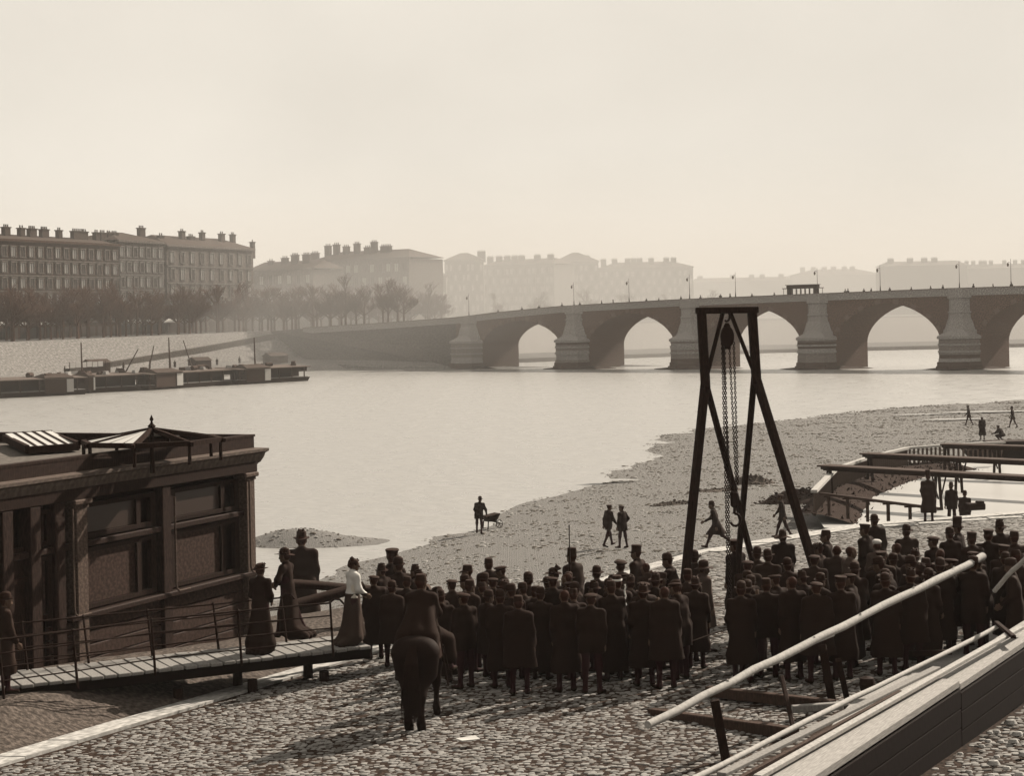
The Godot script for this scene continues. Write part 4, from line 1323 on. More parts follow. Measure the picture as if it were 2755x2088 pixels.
	while u < 0.0:
		var v2 := minf(0.0, u + 5.0)
		ap.hull8([Vector3(u, 0, 0), Vector3(v2, 0, 0), Vector3(v2, 0, deep), Vector3(u, 0, deep), Vector3(u, rail_y(u) - 1.2, 0), Vector3(v2, rail_y(v2) - 1.2, 0), Vector3(v2, rail_y(v2) - 1.2, deep), Vector3(u, rail_y(u) - 1.2, deep)])
		u = v2
	part("approach_wall", ap.done(), M.quay_dark, o)
	# lamp posts
	var lp := MB.new()
	lp.tube(Vector3(0, 0, 0), Vector3(0, 0.9, 0), 0.12, 0.07, 8)
	lp.tube(Vector3(0, 0.9, 0), Vector3(0, 4.6, 0), 0.045, 0.03, 8)
	lp.path([Vector3(0, 3.9, 0), Vector3(-0.3, 4.1, 0), Vector3(-0.5, 3.95, 0)], 0.025)
	var post := lp.done()
	var ln := MB.new()
	ln.lathe([Vector2(0.0, 3.3), Vector2(0.12, 3.4), Vector2(0.2, 3.7), Vector2(0.12, 3.9), Vector2(0.03, 4.0)], 8, Transform3D(Basis(), Vector3(-0.5, 0, 0)))
	var lantern := ln.done()
	var names := ["over the leftmost bridge pier", "over the second pier from the left", "between the second and third bridge piers", "over the third pier, left of the hoist frame", "seen above the top bar of the hoist frame", "over the fourth pier, beside the tramcar", "between the tramcar and the widest arch", "over the pier right of the widest arch", "over the crown of the rightmost arch"]
	var us := [3.5, 30.7, 44.0, 57.9, 68.0, 85.1, 97.5, 112.3, 121.5]
	for i in us.size():
		var l := thing("street_lamp", "thin lamp post on the bridge parapet " + names[i], "street lamp", BR * Vector3(us[i], rail_y(us[i]) + 0.1, -0.1), 0.0, "lamp posts along the bridge")
		l.basis = BR.basis
		part("post", post, M.iron, l)
		part("lantern", lantern, M.lens, l)
	build_tram()

func build_tram() -> void:
	var t := thing("tramcar", "tramcar with a raised roof crossing the bridge above the fourth pier", "tramcar")
	t.transform = BR * Transform3D(Basis(), Vector3(80.4, rail_y(81.0) - 1.5, -3.2))
	var b := MB.new()
	b.box(Vector3(0, 0.55, 0), Vector3(7.2, 0.35, 2.0))
	b.box(Vector3(0, 1.15, 0.95), Vector3(5.4, 0.9, 0.08))
	b.box(Vector3(0, 1.15, -0.95), Vector3(5.4, 0.9, 0.08))
	for s in [-1.0, 1.0]:
		b.box(Vector3(s * 2.7, 1.7, 0), Vector3(0.08, 2.0, 1.9))
		b.box(Vector3(s * 3.5, 1.1, 0), Vector3(0.08, 0.9, 1.9))
		b.box(Vector3(s * 3.5, 1.9, 0.9), Vector3(0.07, 1.6, 0.07))
		b.box(Vector3(s * 3.5, 1.9, -0.9), Vector3(0.07, 1.6, 0.07))
	for k in 7:
		for s in [-1.0, 1.0]:
			b.box(Vector3(-2.7 + k * 0.9, 2.1, s * 0.95), Vector3(0.12, 1.1, 0.08))
	b.box(Vector3(0, 2.75, 0), Vector3(7.4, 0.14, 2.3), Basis(), 0.04)
	part("body", b.done(), M.timber_wet, t)
	var r := MB.new()
	r.box(Vector3(0, 3.05, 0), Vector3(6.2, 0.5, 1.3), Basis(), 0.05)
	r.box(Vector3(0, 3.36, 0), Vector3(6.5, 0.1, 1.6), Basis(), 0.03)
	part("raised_roof", r.done(), M.timber_wet, t)
	var wh := MB.new()
	wh.tube(Vector3(0, 0.38, -0.8), Vector3(0, 0.38, 0.8), 0.38, 0.38, 14)
	for s in [-1.6, 1.6]:
		part("wheel", wh.done(), M.iron, t, Transform3D(Basis(), Vector3(s, 0, 0)))

# ---------- wash boats under the far quay ----------
func build_boats() -> void:
	wash_boat("leftmost dark wash boat, cut by the left edge of the photograph", w(-77.83, 0.0, 262.36), w(-64.63, 0.0, 274.01), 12.90, 4.60, 4.20, 7.60)
	wash_boat("second wash boat from the left, with a white door in its cabin", w(-65.30, 0.0, 277.07), w(-58.17, 0.0, 286.38), 0.60, 1.20, 1.60, 7.80)
	wash_boat("third wash boat from the left with a wide cabin at its left end", w(-57.57, 0.0, 284.58), w(-46.76, 0.0, 304.27), 5.00, 6.50, 9.20, 8.20)
	wash_boat("rightmost wash boat below the corner of the far quay", w(-46.07, 0.0, 302.17), w(-35.67, 0.0, 315.90), 4.60, 5.60, 7.20, 7.80)

func wash_boat(label: String, a: Vector3, b: Vector3, hut_at: float, hut_wide: float, mast_at: float, mast_high: float) -> void:
	var d := b - a
	var L := Vector2(d.x, d.z).length()
	var o := thing("wash_boat", label, "boat", a, atan2(-d.z, d.x), "wash boats moored below the far quay")
	var h := MB.new()
	h.hull8([Vector3(0.6, -0.4, 0), Vector3(L - 0.6, -0.4, 0), Vector3(L - 0.6, -0.4, -5), Vector3(0.6, -0.4, -5), Vector3(0, 0.7, 0.25), Vector3(L, 0.7, 0.25), Vector3(L, 0.7, -5.25), Vector3(0, 0.7, -5.25)])
	part("hull", h.done(), M.timber_dark, o)
	var p := MB.new()
	p.box(Vector3(L / 2, 0.78, -2.4), Vector3(L - 0.6, 0.1, 5.0))
	part("deck", p.done(), M.plank, o)
	var k := 0.5
	while k < L:
		var q := MB.new()
		q.box(Vector3(0, 1.6, 0.05), Vector3(0.16, 1.7, 0.16))
		part("post", q.done(), M.timber_wet, o, Transform3D(Basis(), Vector3(k, 0, 0)))
		k += 3.1
	var wl := MB.new()
	wl.box(Vector3(L / 2, 1.65, -2.0), Vector3(L - 1.0, 1.7, 0.12))
	wl.box(Vector3(L / 2, 2.1, -0.2), Vector3(L - 0.6, 0.75, 0.08))
	part("screen", wl.done(), M.timber_dark, o)
	var rf := MB.new()
	rf.hull8([Vector3(0, 2.45, 0.5), Vector3(L, 2.45, 0.5), Vector3(L, 2.75, -5.4), Vector3(0, 2.75, -5.4), Vector3(0, 2.6, 0.5), Vector3(L, 2.6, 0.5), Vector3(L, 2.9, -5.4), Vector3(0, 2.9, -5.4)])
	part("roof", rf.done(), M.zinc, o)
	var hu := MB.new()
	hu.box(Vector3(0, 1.55, -2.5), Vector3(hut_wide, 2.3, 4.0))
	var hut := part("cabin", hu.done(), M.timber_wet, o, Transform3D(Basis(), Vector3(hut_at, 0, 0.9)))
	var hr := MB.new()
	hr.hull8([Vector3(-hut_wide / 2 - 0.2, 2.7, -0.2), Vector3(hut_wide / 2 + 0.2, 2.7, -0.2), Vector3(hut_wide / 2 + 0.2, 2.7, -4.8), Vector3(-hut_wide / 2 - 0.2, 2.7, -4.8), Vector3(-hut_wide / 2 + 0.6, 3.3, -2.3), Vector3(hut_wide / 2 - 0.6, 3.3, -2.3), Vector3(hut_wide / 2 - 0.6, 3.3, -2.7), Vector3(-hut_wide / 2 + 0.6, 3.3, -2.7)])
	part("cabin_roof", hr.done(), M.roof, hut)
	var dr := MB.new()
	dr.box(Vector3(hut_wide * 0.38, 1.5, -0.46), Vector3(minf(1.5, hut_wide * 0.24), 2.0, 0.1))
	part("door", dr.done(), M.awning, hut)
	var ms := MB.new()
	ms.tube(Vector3(mast_at, 0.7, -3.0), Vector3(mast_at - 0.15, mast_high, -3.0), 0.17, 0.09, 6)
	part("mast", ms.done(), M.timber_wet, o)
	rng.seed = int(L * 100.0)
	for i in 9:  # casks, bundles and cases on the roof and deck
		var cg := MB.new()
		var s := rng.randf_range(0.35, 0.8)
		if i % 3 == 0:
			cg.tube(Vector3(-s, s * 0.5, 0), Vector3(s, s * 0.5, 0), s * 0.5, s * 0.5, 8)
		else:
			cg.hull8([Vector3(-s, 0, s * 0.7), Vector3(s, 0, s * 0.7), Vector3(s, 0, -s * 0.7), Vector3(-s, 0, -s * 0.7), Vector3(-s * 0.6, s * 0.9, s * 0.4), Vector3(s * 0.7, s * 1.1, s * 0.5), Vector3(s * 0.7, s, -s * 0.5), Vector3(-s * 0.6, s, -s * 0.4)])
		part("cargo", cg.done(), [M.timber_wet, M.roof, M.plank][i % 3], o, Transform3D(Basis(Vector3.UP, rng.randf() * 3.0), Vector3(rng.randf_range(0.6, L - 0.6), 2.75, rng.randf_range(-4.6, -1.0))))

# ---------- bathing pavilion on the left ----------
func build_pavilion() -> void:
	var dir := Vector2(0.4104, 0.9119)
	var a := Vector2(-6.04, 41.0) - dir * 16.0
	var o := thing("bathing_pavilion", "dark timber bathing pavilion with a skylit roof at the left of the quay", "pavilion", w(a.x, 0, a.y), atan2(dir.y, dir.x))
	var base := 2.6
	var deep := 8.6
	var L := 16.0
	# body with the real recesses: back wall, then posts, rails and panels in front of it
	var m := MB.new()
	m.box(Vector3(L / 2, (base + 7.0) / 2, -deep / 2 - 0.12), Vector3(L - 0.1, 7.0 - base, deep - 0.24))
	part("wall", m.done(), M.shed_wood, o)
	m = MB.new()
	m.box(Vector3(L / 2, 7.06, 0.06), Vector3(L + 0.1, 0.44, 0.3), Basis(), 0.02)
	part("frieze", m.done(), M.shed_wood, o)
	# cornice: stepped moulding, with the parapet above it
	var prof := [Vector2(0.1, 6.98), Vector2(0.2, 7.06), Vector2(0.26, 7.18), Vector2(0.28, 7.26), Vector2(0.34, 7.3), Vector2(0.34, 7.36), Vector2(0.0, 7.4)]
	m = MB.new()
	var ends := [[Vector3(-1, 0, 1), Vector3(0, 0, 0)], [Vector3(1, 0, 1), Vector3(L, 0, 0)], [Vector3(1, 0, -1), Vector3(L, 0, -deep)]]
	for i in prof.size() - 1:
		for e in 2:
			var q := func(k: int, j: int) -> Vector3: return ends[k][1] + ends[k][0] * prof[j].x + Vector3(0, prof[j].y, 0)
			m.quad(q.call(e, i), q.call(e + 1, i), q.call(e + 1, i + 1), q.call(e, i + 1), Vector3(0, prof[i + 1].x - prof[i].x + 0.2, 1) if e == 0 else Vector3(1, 0.2, 0))
	part("cornice", m.done(), M.zinc, o)
	m = MB.new()
	m.box(Vector3(L / 2, 7.52, 0.04), Vector3(L + 0.12, 0.28, 0.16))
	m.box(Vector3(L + 0.0, 7.53, -deep / 2), Vector3(0.12, 0.24, deep - 0.2))
	m.box(Vector3(L / 2, 7.66, 0.03), Vector3(L + 0.2, 0.05, 0.2))
	m.box(Vector3(L + 0.0, 7.66, -deep / 2 - 0.08), Vector3(0.2, 0.05, deep))
	part("parapet", m.done(), M.shed_trim, o)
	m = MB.new()
	m.box(Vector3(L / 2, 7.4, -deep / 2), Vector3(L - 0.2, 0.1, deep - 0.2))
	part("roof", m.done(), M.roof_tar, o)
	m = MB.new()
	m.hull8([Vector3(0, 7.4, -deep + 0.1), Vector3(L, 7.4, -deep + 0.1), Vector3(L, 7.4, -deep - 0.1), Vector3(0, 7.4, -deep - 0.1), Vector3(0, 8.15, -deep + 0.1), Vector3(L - 0.0, 7.7, -deep + 0.1), Vector3(L, 7.7, -deep - 0.1), Vector3(0, 8.15, -deep - 0.1)])
	part("back_parapet", m.done(), M.shed_trim, o)
	# posts
	for q in [[15.730, 0.34, 0.14, 1], [12.561, 0.3, 0.1, 0], [9.685, 0.34, 0.14, 1], [9.066, 0.3, 0.1, 0], [8.327, 0.3, 0.12, 0], [7.545, 0.3, 0.12, 0], [4.0, 0.3, 0.12, 0], [2.0, 0.3, 0.12, 0]]:
		m = MB.new()
		m.box(Vector3(0, (base + 6.84) / 2, q[2] / 2 - 0.02), Vector3(q[1], 6.84 - base, q[2] + 0.2), Basis(), 0.015)
		if q[3]:
			m.box(Vector3(0, 6.8, 0.1), Vector3(q[1] + 0.2, 0.1, 0.36), Basis(), 0.02)
			m.box(Vector3(0, 6.72, 0.08), Vector3(q[1] + 0.1, 0.08, 0.28))
		part("pilaster", m.done(), M.shed_pale if q[3] else M.shed_trim, o, Transform3D(Basis(), Vector3(q[0], 0, 0)))
	# end wall pilaster and the curved bracket under the cornice corner
	m = MB.new()
	m.box(Vector3(L + 0.02, (base + 6.9) / 2, -0.24), Vector3(0.1, 6.9 - base, 0.42))
	m.box(Vector3(L + 0.02, (base + 6.9) / 2, -deep + 0.3), Vector3(0.1, 6.9 - base, 0.42))
	part("end_pilaster", m.done(), M.shed_pale, o)
	m = MB.new()
	for k in 5:
		var t := k / 5.0
		m.box(Vector3(L + 0.1 + 0.4 * pow(t, 2), 6.9 + t * 0.36, 0.0), Vector3(0.14 + 0.1 * t, 0.11, 0.16))
	part("bracket", m.done(), M.shed_wood, o)
	# rails across: transom with a lit top, sill rail, hull boards
	m = MB.new()
	m.box(Vector3((7.545 + L) / 2, 5.95, 0.06), Vector3(L - 7.545 - 0.3, 0.12, 0.16), Basis(), 0.015)
	part("transom", m.done(), M.shed_trim, o)
	m = MB.new()
	m.box(Vector3((9.311 + L) / 2, 4.56, 0.1), Vector3(L - 9.311, 0.12, 0.26), Basis(), 0.02)
	part("sill", m.done(), M.shed_trim, o)
	rng.seed = 15
	for k in 6:
		m = MB.new()
		m.box(Vector3((8.813 + L) / 2, 4.36 - k * 0.27, 0.02 + rng.randf() * 0.01), Vector3(L - 8.813, 0.25, 0.1), Basis(), 0.012)
		part("board", m.done(), M.shed_panel, o)
	# windows: upper lights dark, lower panels paler, each in its frame
	for q in [[9.845, 12.298], [12.826, 15.441], [8.466, 8.988]]:
		var x0: float = q[0]
		var x1: float = q[1]
		for lv in [[4.66, 5.86, 1], [6.05, 6.74, 0]]:
			var f := MB.new()
			var t := 0.09
			f.box(Vector3((x0 + x1) / 2, lv[1] - t / 2, 0.03), Vector3(x1 - x0, t, 0.1))
			f.box(Vector3((x0 + x1) / 2, lv[0] + t / 2, 0.03), Vector3(x1 - x0, t, 0.1))
			f.box(Vector3(x0 + t, (lv[0] + lv[1]) / 2, 0.03), Vector3(t * 2, lv[1] - lv[0] - t * 2, 0.1))
			f.box(Vector3(x1 - t, (lv[0] + lv[1]) / 2, 0.03), Vector3(t * 2, lv[1] - lv[0] - t * 2, 0.1))
			f.box(Vector3(lerpf(x0, x1, 0.76), (lv[0] + lv[1]) / 2, 0.03), Vector3(t * 1.6, lv[1] - lv[0] - t * 2, 0.09))
			var win := part("window", f.done(), M.shed_wood, o)
			for s in [[0.04, 0.74]]:
				var pn := MB.new()
				var p0 := lerpf(x0, x1, s[0])
				var p1 := lerpf(x0, x1, s[1])
				pn.box(Vector3((p0 + p1) / 2, (lv[0] + lv[1]) / 2, 0.0), Vector3(p1 - p0, lv[1] - lv[0] - t * 2.2, 0.02))
				part("pane" if lv[2] == 0 else "panel", pn.done(), M.glass_dark if lv[2] == 0 else M.shed_panel if s[0] < 0.5 else M.shed_trim, win)
	# downpipes that turn along the sill
	for q in [[15.547, 6.7, 4.62], [12.667, 6.6, 4.62], [9.288, 6.7, 4.62]]:
		var x: float = q[0]
		m = MB.new()
		m.path([Vector3(x, q[1], 0.3), Vector3(x, q[2] + 0.16, 0.3), Vector3(x + 0.03, q[2] + 0.05, 0.3), Vector3(x + 0.12, q[2], 0.3), Vector3(x + 0.5, q[2], 0.3)], 0.022, 8)
		part("downpipe", m.done(), M.shed_pale, o)
	# dark doorway recess far left
	m = MB.new()
	m.box(Vector3((7.141 + 8.231) / 2, 4.4, 0.0), Vector3(8.231 - 7.141, 3.4, 0.06))
	m.box(Vector3((7.141 + 8.231) / 2, 5.5, 0.05), Vector3(8.231 - 7.141, 0.1, 0.1))
	part("doorway", m.done(), M.timber_dark, o)
	# a flat glazed hatch
	var h0 := Vector3(15.027, 7.520, -6.115)
	var h1 := Vector3(16.102, 7.520, -5.601)
	var h2 := Vector3(13.406, 7.520, -2.726)
	var h3 := Vector3(12.262, 7.520, -3.189)
	var fr := MB.new()
	var lift := Vector3(0, 0.1, 0)
	fr.beam(h0 + lift * 1.2, h1 + lift * 1.2, 0.1, 0.2)
	fr.beam(h1 + lift, h2 + lift * 0.8, 0.1, 0.16)
	fr.beam(h2 + lift * 0.5, h3 + lift * 0.5, 0.1, 0.16)
	fr.beam(h3 + lift * 0.8, h0 + lift, 0.1, 0.16)
	for k in range(1, 5):
		fr.beam(h0.lerp(h1, k / 5.0) + lift * 2.0, h3.lerp(h2, k / 5.0) + lift * 0.9, 0.05, 0.06)
	var hatch := part("roof_light", fr.done(), M.timber_dark, o)
	for k in 5:
		var g := MB.new()
		var c := [h3.lerp(h2, (k + 0.08) / 5.0) + lift * 0.8, h3.lerp(h2, (k + 0.92) / 5.0) + lift * 0.8, h0.lerp(h1, (k + 0.92) / 5.0) + lift * 1.9, h0.lerp(h1, (k + 0.08) / 5.0) + lift * 1.9]
		g.hull8([c[0], c[1], c[2], c[3], c[0] + Vector3(0, 0.02, 0), c[1] + Vector3(0, 0.02, 0), c[2] + Vector3(0, 0.02, 0), c[3] + Vector3(0, 0.02, 0)])
		part("pane", g.done(), M.skylight, hatch)
	# the pyramid skylight with its finial: eight ribs, glazed between, some panes gone
	var ap := Vector3(11.789, 8.200, 0.386)
	ap.y = 8.08
	var ck := MB.new()
	ck.tube(ap + Vector3(0, -0.9, 0), ap + Vector3(0, 0.05, 0), 0.05, 0.04, 8)
	ck.lathe([Vector2(0.03, 0.0), Vector2(0.09, 0.06), Vector2(0.03, 0.12), Vector2(0.02, 0.16), Vector2(0.045, 0.2), Vector2(0.0, 0.3)], 10, Transform3D(Basis(), ap))
	var sky := part("pyramid_skylight", ck.done(), M.timber_dark, o)
	var rim := []
	for k in 8:
		var an := TAU * (k + 0.5) / 8.0
		rim.append(Vector3(ap.x + cos(an) * 1.45, 7.84, ap.z + sin(an) * 1.4))
	for k in 8:
		var rb := MB.new()
		rb.beam(ap, ap + (rim[k] - ap) * 1.08, 0.06, 0.09)
		part("rib", rb.done(), M.timber_dark, sky)
		var q: Vector3 = rim[(k + 1) % 8]
		if k not in [1, 2]:
			var g := MB.new()
			for j in 3:
				var e := ap.lerp(rim[k], 0.1)
				var e2 := ap.lerp(q, 0.1)
				var c := [e.lerp(e2, (j + 0.1) / 3.0), e.lerp(e2, (j + 0.9) / 3.0), rim[k].lerp(q, (j + 0.9) / 3.0), rim[k].lerp(q, (j + 0.1) / 3.0)]
				g.hull8([c[0], c[1], c[2], c[3], c[0] + Vector3(0, 0.015, 0), c[1] + Vector3(0, 0.015, 0), c[2] + Vector3(0, 0.015, 0), c[3] + Vector3(0, 0.015, 0)])
			part("pane", g.done(), M.skylight, sky)
		var st := MB.new()
		st.beam(rim[k], q, 0.1, 0.1)
		st.tube(rim[k], Vector3(rim[k].x, 7.42, rim[k].z), 0.04, 0.04, 6)
		part("frame", st.done(), M.timber_dark, sky)

# ---------- gangway, rails, spars ----------
func build_gangway() -> void:
	var a := w(-10.178, 4.100, 29.830)
	var b := w(-2.752, 4.100, 33.816)
	var along := (b - a).normalized()
	var back := Vector3(along.z, 0, -along.x).normalized()
	if back.z > 0.0:
		back = -back
	var o := thing("gangway", "timber gangway with thin iron rails running past the pavilion to the quay", "gangway")
	var L := (b - a).length()
	var n := int(L / 0.24)
	rng.seed = 4
	var mesh := []
	for k in 3:
		var m := MB.new()
		m.box(Vector3.ZERO, Vector3(0.225 - 0.006 * k, 0.06, 1.36), Basis(), 0.01)
		mesh.append(m.done())
	var ax := Basis(along, Vector3.UP, along.cross(Vector3.UP).normalized())
	for i in n:
		var p: Vector3 = a + along * (i + 0.5) * L / n + back * (0.68 + rng.randf_range(-0.03, 0.03)) + Vector3(0, rng.randf_range(-0.006, 0.006), 0)
		part("plank", mesh[i % 3], M.plank, o, Transform3D(ax.rotated(Vector3.UP, rng.randf_range(-0.01, 0.01)), p))
	for q in [0.1, 1.26]:
		var m := MB.new()
		m.beam(a + back * q + Vector3(0, -0.12, 0), b + back * q + Vector3(0, -0.12, 0), 0.12, 0.18, 0.015)
		part("girder", m.done(), M.shade_black_wood, o)
	for i in 6:
		for q in [0.3, 1.1]:
			var p: Vector3 = a + along * (L * (i + 0.4) / 6.0) + back * q
			var m := MB.new()
			m.tube(p + Vector3(0, -0.4, 0), Vector3(p.x, ground_y(p.x, -p.z) - 0.4, p.z), 0.09, 0.1, 8)
			part("pile", m.done(), M.timber_dark, o)
	# near rail, far rail: each post and bar its own
	var near := [w(-9.437, 4.120, 30.014), w(-8.603, 4.120, 30.170), w(-7.555, 4.120, 30.926), w(-6.414, 4.120, 31.884), w(-5.004, 4.120, 32.632), w(-3.424, 4.120, 33.367)]
	var near_rail := thing("railing", "iron railing of leaning posts and thin bars on the near edge of the gangway", "railing", Vector3.ZERO, 0.0, "gangway railings")
	rail(near_rail, near, -back * 0.14 - along * 0.1, 0.93)
	var far := []
	for q in [0.02, 0.16, 0.28, 0.41, 0.55, 0.7, 0.86]:
		far.append(a + along * L * q + back * 1.3 + Vector3(0, 0.03, 0))
	var far_rail := thing("railing", "iron railing on the pavilion side of the gangway", "railing", Vector3.ZERO, 0.0, "gangway railings")
	rail(far_rail, far, back * 0.05 - along * 0.08, 0.85)
	var spar := MB.new()
	spar.pole(w(-4.596, 4.970, 36.200), w(-0.526, 3.863, 40.500), 0.1, 0.085, 10, 7, 0.015)
	single("mooring_spar", spar.done(), M.timber_dark, "dark round spar lying level behind the woman in white", "spar")
	spar = MB.new()
	spar.tube(w(-4.417, 4.704, 35.000), w(-3.108, 4.888, 36.200), 0.11, 0.1, 10)
	single("mooring_spar", spar.done(), M.timber_dark, "short dark spar that slants up behind the railing to the woman in white", "spar")
	for q in [[840, 1600, 36.6], [1240, 1640, 40.0]]:
		pass

func rail(o: Node3D, feet: Array, out: Vector3, high: float) -> void:
	for i in feet.size():
		var m := MB.new()
		var t: Vector3 = feet[i] + out + Vector3(0, high, 0)
		m.tube(feet[i] + Vector3(0, -0.1, 0), t, 0.025, 0.02, 7)
		m.lathe([Vector2(0.0, -0.035), Vector2(0.035, 0.0), Vector2(0.0, 0.04)], 8, Transform3D(Basis(), t))
		if i == feet.size() - 1:
			m.path([t, t + Vector3(0.08, 0.06, 0), t + Vector3(0.18, 0.05, 0), t + Vector3(0.26, -0.04, 0)], 0.02, 7)
		part("post", m.done(), M.iron, o)
	for k in 4:
		var f := 0.22 + 0.255 * k
		var p := []
		for q in feet:
			p.append(q + (out + Vector3(0, high, 0)) * f + Vector3(0, 0, 0))
		var m := MB.new()
		m.path(p, 0.013 if k < 3 else 0.018, 6)
		part("bar", m.done(), M.iron, o)

# ---------- hoist ----------
func chain(b: MB, a: Vector3, e: Vector3, link: float, wire: float) -> void:
	var n := int((e - a).length() / (link * 0.72))
	var d := (e - a) / n
	var z := d.normalized()
	var x := Vector3.RIGHT.cross(z).normalized()
	var y := z.cross(x)
	for i in n:
		var c := a + d * (i + 0.5)
		var s: Vector3 = x if i % 2 else y
		var q := []
		for j in 6:
			var t := TAU * j / 6
			q.append(c + z * sin(t) * link * 0.5 + s * cos(t) * link * 0.3)
		for j in 6:
			b.tube(q[j], q[(j + 1) % 6], wire, wire, 4, false)

func build_hoist() -> void:
	var o := thing("hoist_frame", "tall four legged timber hoist frame with a hanging pulley block above the crowd", "hoist", w(4.195, 3.850, 36.079))
	var at := -o.position
	var knee0 := w(3.821, 8.850, 36.000) + at
	var knee1 := w(4.864, 8.896, 36.200) + at
	var top0 := w(3.769, 10.274, 36.000) + at
	var top1 := w(4.803, 10.268, 36.200) + at
	var mid := (top0 + top1) / 2
	var feet := [w(3.151, 3.800, 35.563) + at, w(6.033, 3.950, 34.310) + at, w(5.189, 3.750, 37.335) + at, w(4.466, 3.700, 37.716) + at]
	var legs := [[knee0, feet[0], 0.145], [knee1, feet[1], 0.145], [knee0 + Vector3(0.02, 0, -0.17), feet[2], 0.105], [knee1 + Vector3(-0.02, 0, -0.17), feet[3], 0.105]]
	for q in legs:
		var m := MB.new()
		m.beam(q[0] + (q[0] - q[1]).normalized() * 0.05, q[1], q[2], q[2], 0.012)
		part("leg", m.done(), M.timber_dark, o)
	for q in [[top0, knee0], [top1, knee1]]:
		var m := MB.new()
		m.beam(q[0] + Vector3(0, 0.04, 0), q[1] + (q[1] - q[0]).normalized() * 0.12, 0.18, 0.18, 0.014, Vector3.RIGHT)
		part("post", m.done(), M.timber_dark, o)
	var m := MB.new()
	m.beam(top0 + (top0 - top1).normalized() * 0.1, top1 + (top1 - top0).normalized() * 0.12, 0.18, 0.13, 0.014)
	part("crossbar", m.done(), M.timber_dark, o)
	for q in [[mid + Vector3(-0.07, -0.03, -0.02), knee0], [mid + Vector3(0.07, -0.03, -0.02), knee1]]:
		m = MB.new()
		m.beam(q[0], q[1], 0.07, 0.07, 0.008)
		part("brace", m.done(), M.timber_dark, o)
	# pulley block, hooks and chains
	var t := thing("chain_hoist", "black pulley block hanging from the crossbar with its chains and lower hook", "pulley", o.position + mid + Vector3(0.0, -0.08, 0.02))
	t.scale = Vector3.ONE * 1.24
	m = MB.new()
	m.path([Vector3(0, 0.06, 0), Vector3(0.045, 0.0, 0), Vector3(0.04, -0.08, 0), Vector3(0, -0.12, 0), Vector3(-0.035, -0.09, 0)], 0.018, 8)
	m.lathe([Vector2(0.03, -0.14), Vector2(0.045, -0.17), Vector2(0.03, -0.2)], 10)
	part("hook", m.done(), M.iron, t)
	m = MB.new()
	for s in [-0.05, 0.0, 0.05]:
		m.lathe([Vector2(0.0, -0.016), Vector2(0.115, -0.016), Vector2(0.12, 0.0), Vector2(0.115, 0.016), Vector2(0.0, 0.016)], 20, Transform3D(Basis(Vector3.RIGHT, Vector3(0, 0, 1), Vector3.UP), Vector3(0, -0.36, s)), Vector3(0.9, 1, 1.45))
	m.box(Vector3(0, -0.36, 0), Vector3(0.1, 0.4, 0.13), Basis(), 0.02)
	part("block", m.done(), M.iron, t)
	for q in [[-0.075, -2.95, 0.03], [-0.045, -5.0, -0.03], [0.03, -2.9, 0.0], [0.1, -2.75, 0.02], [-0.085, -5.0, 0.0]]:
		m = MB.new()
		chain(m, Vector3(q[0], -0.45, q[2]), Vector3(q[0] + (0.07 if q[1] > -4.0 and q[0] < 0.05 else 0.02), q[1], q[2]), 0.055, 0.0075)
		part("chain", m.done(), M.iron, t)
	m = MB.new()
	m.box(Vector3(0.06, -2.98, 0.02), Vector3(0.13, 0.26, 0.1), Basis(), 0.03)
	var hk := []
	for i in 11:
		var an := 1.75 - i * 0.5
		hk.append(Vector3(0.07 + cos(an) * 0.085, -3.31 + sin(an) * 0.1, 0.02))
	m.tube(Vector3(0.06, -3.1, 0.02), hk[0], 0.024, 0.024, 8)
	m.path(hk.slice(0, 10), 0.021, 8)
	part("lower_hook", m.done(), M.iron, t)

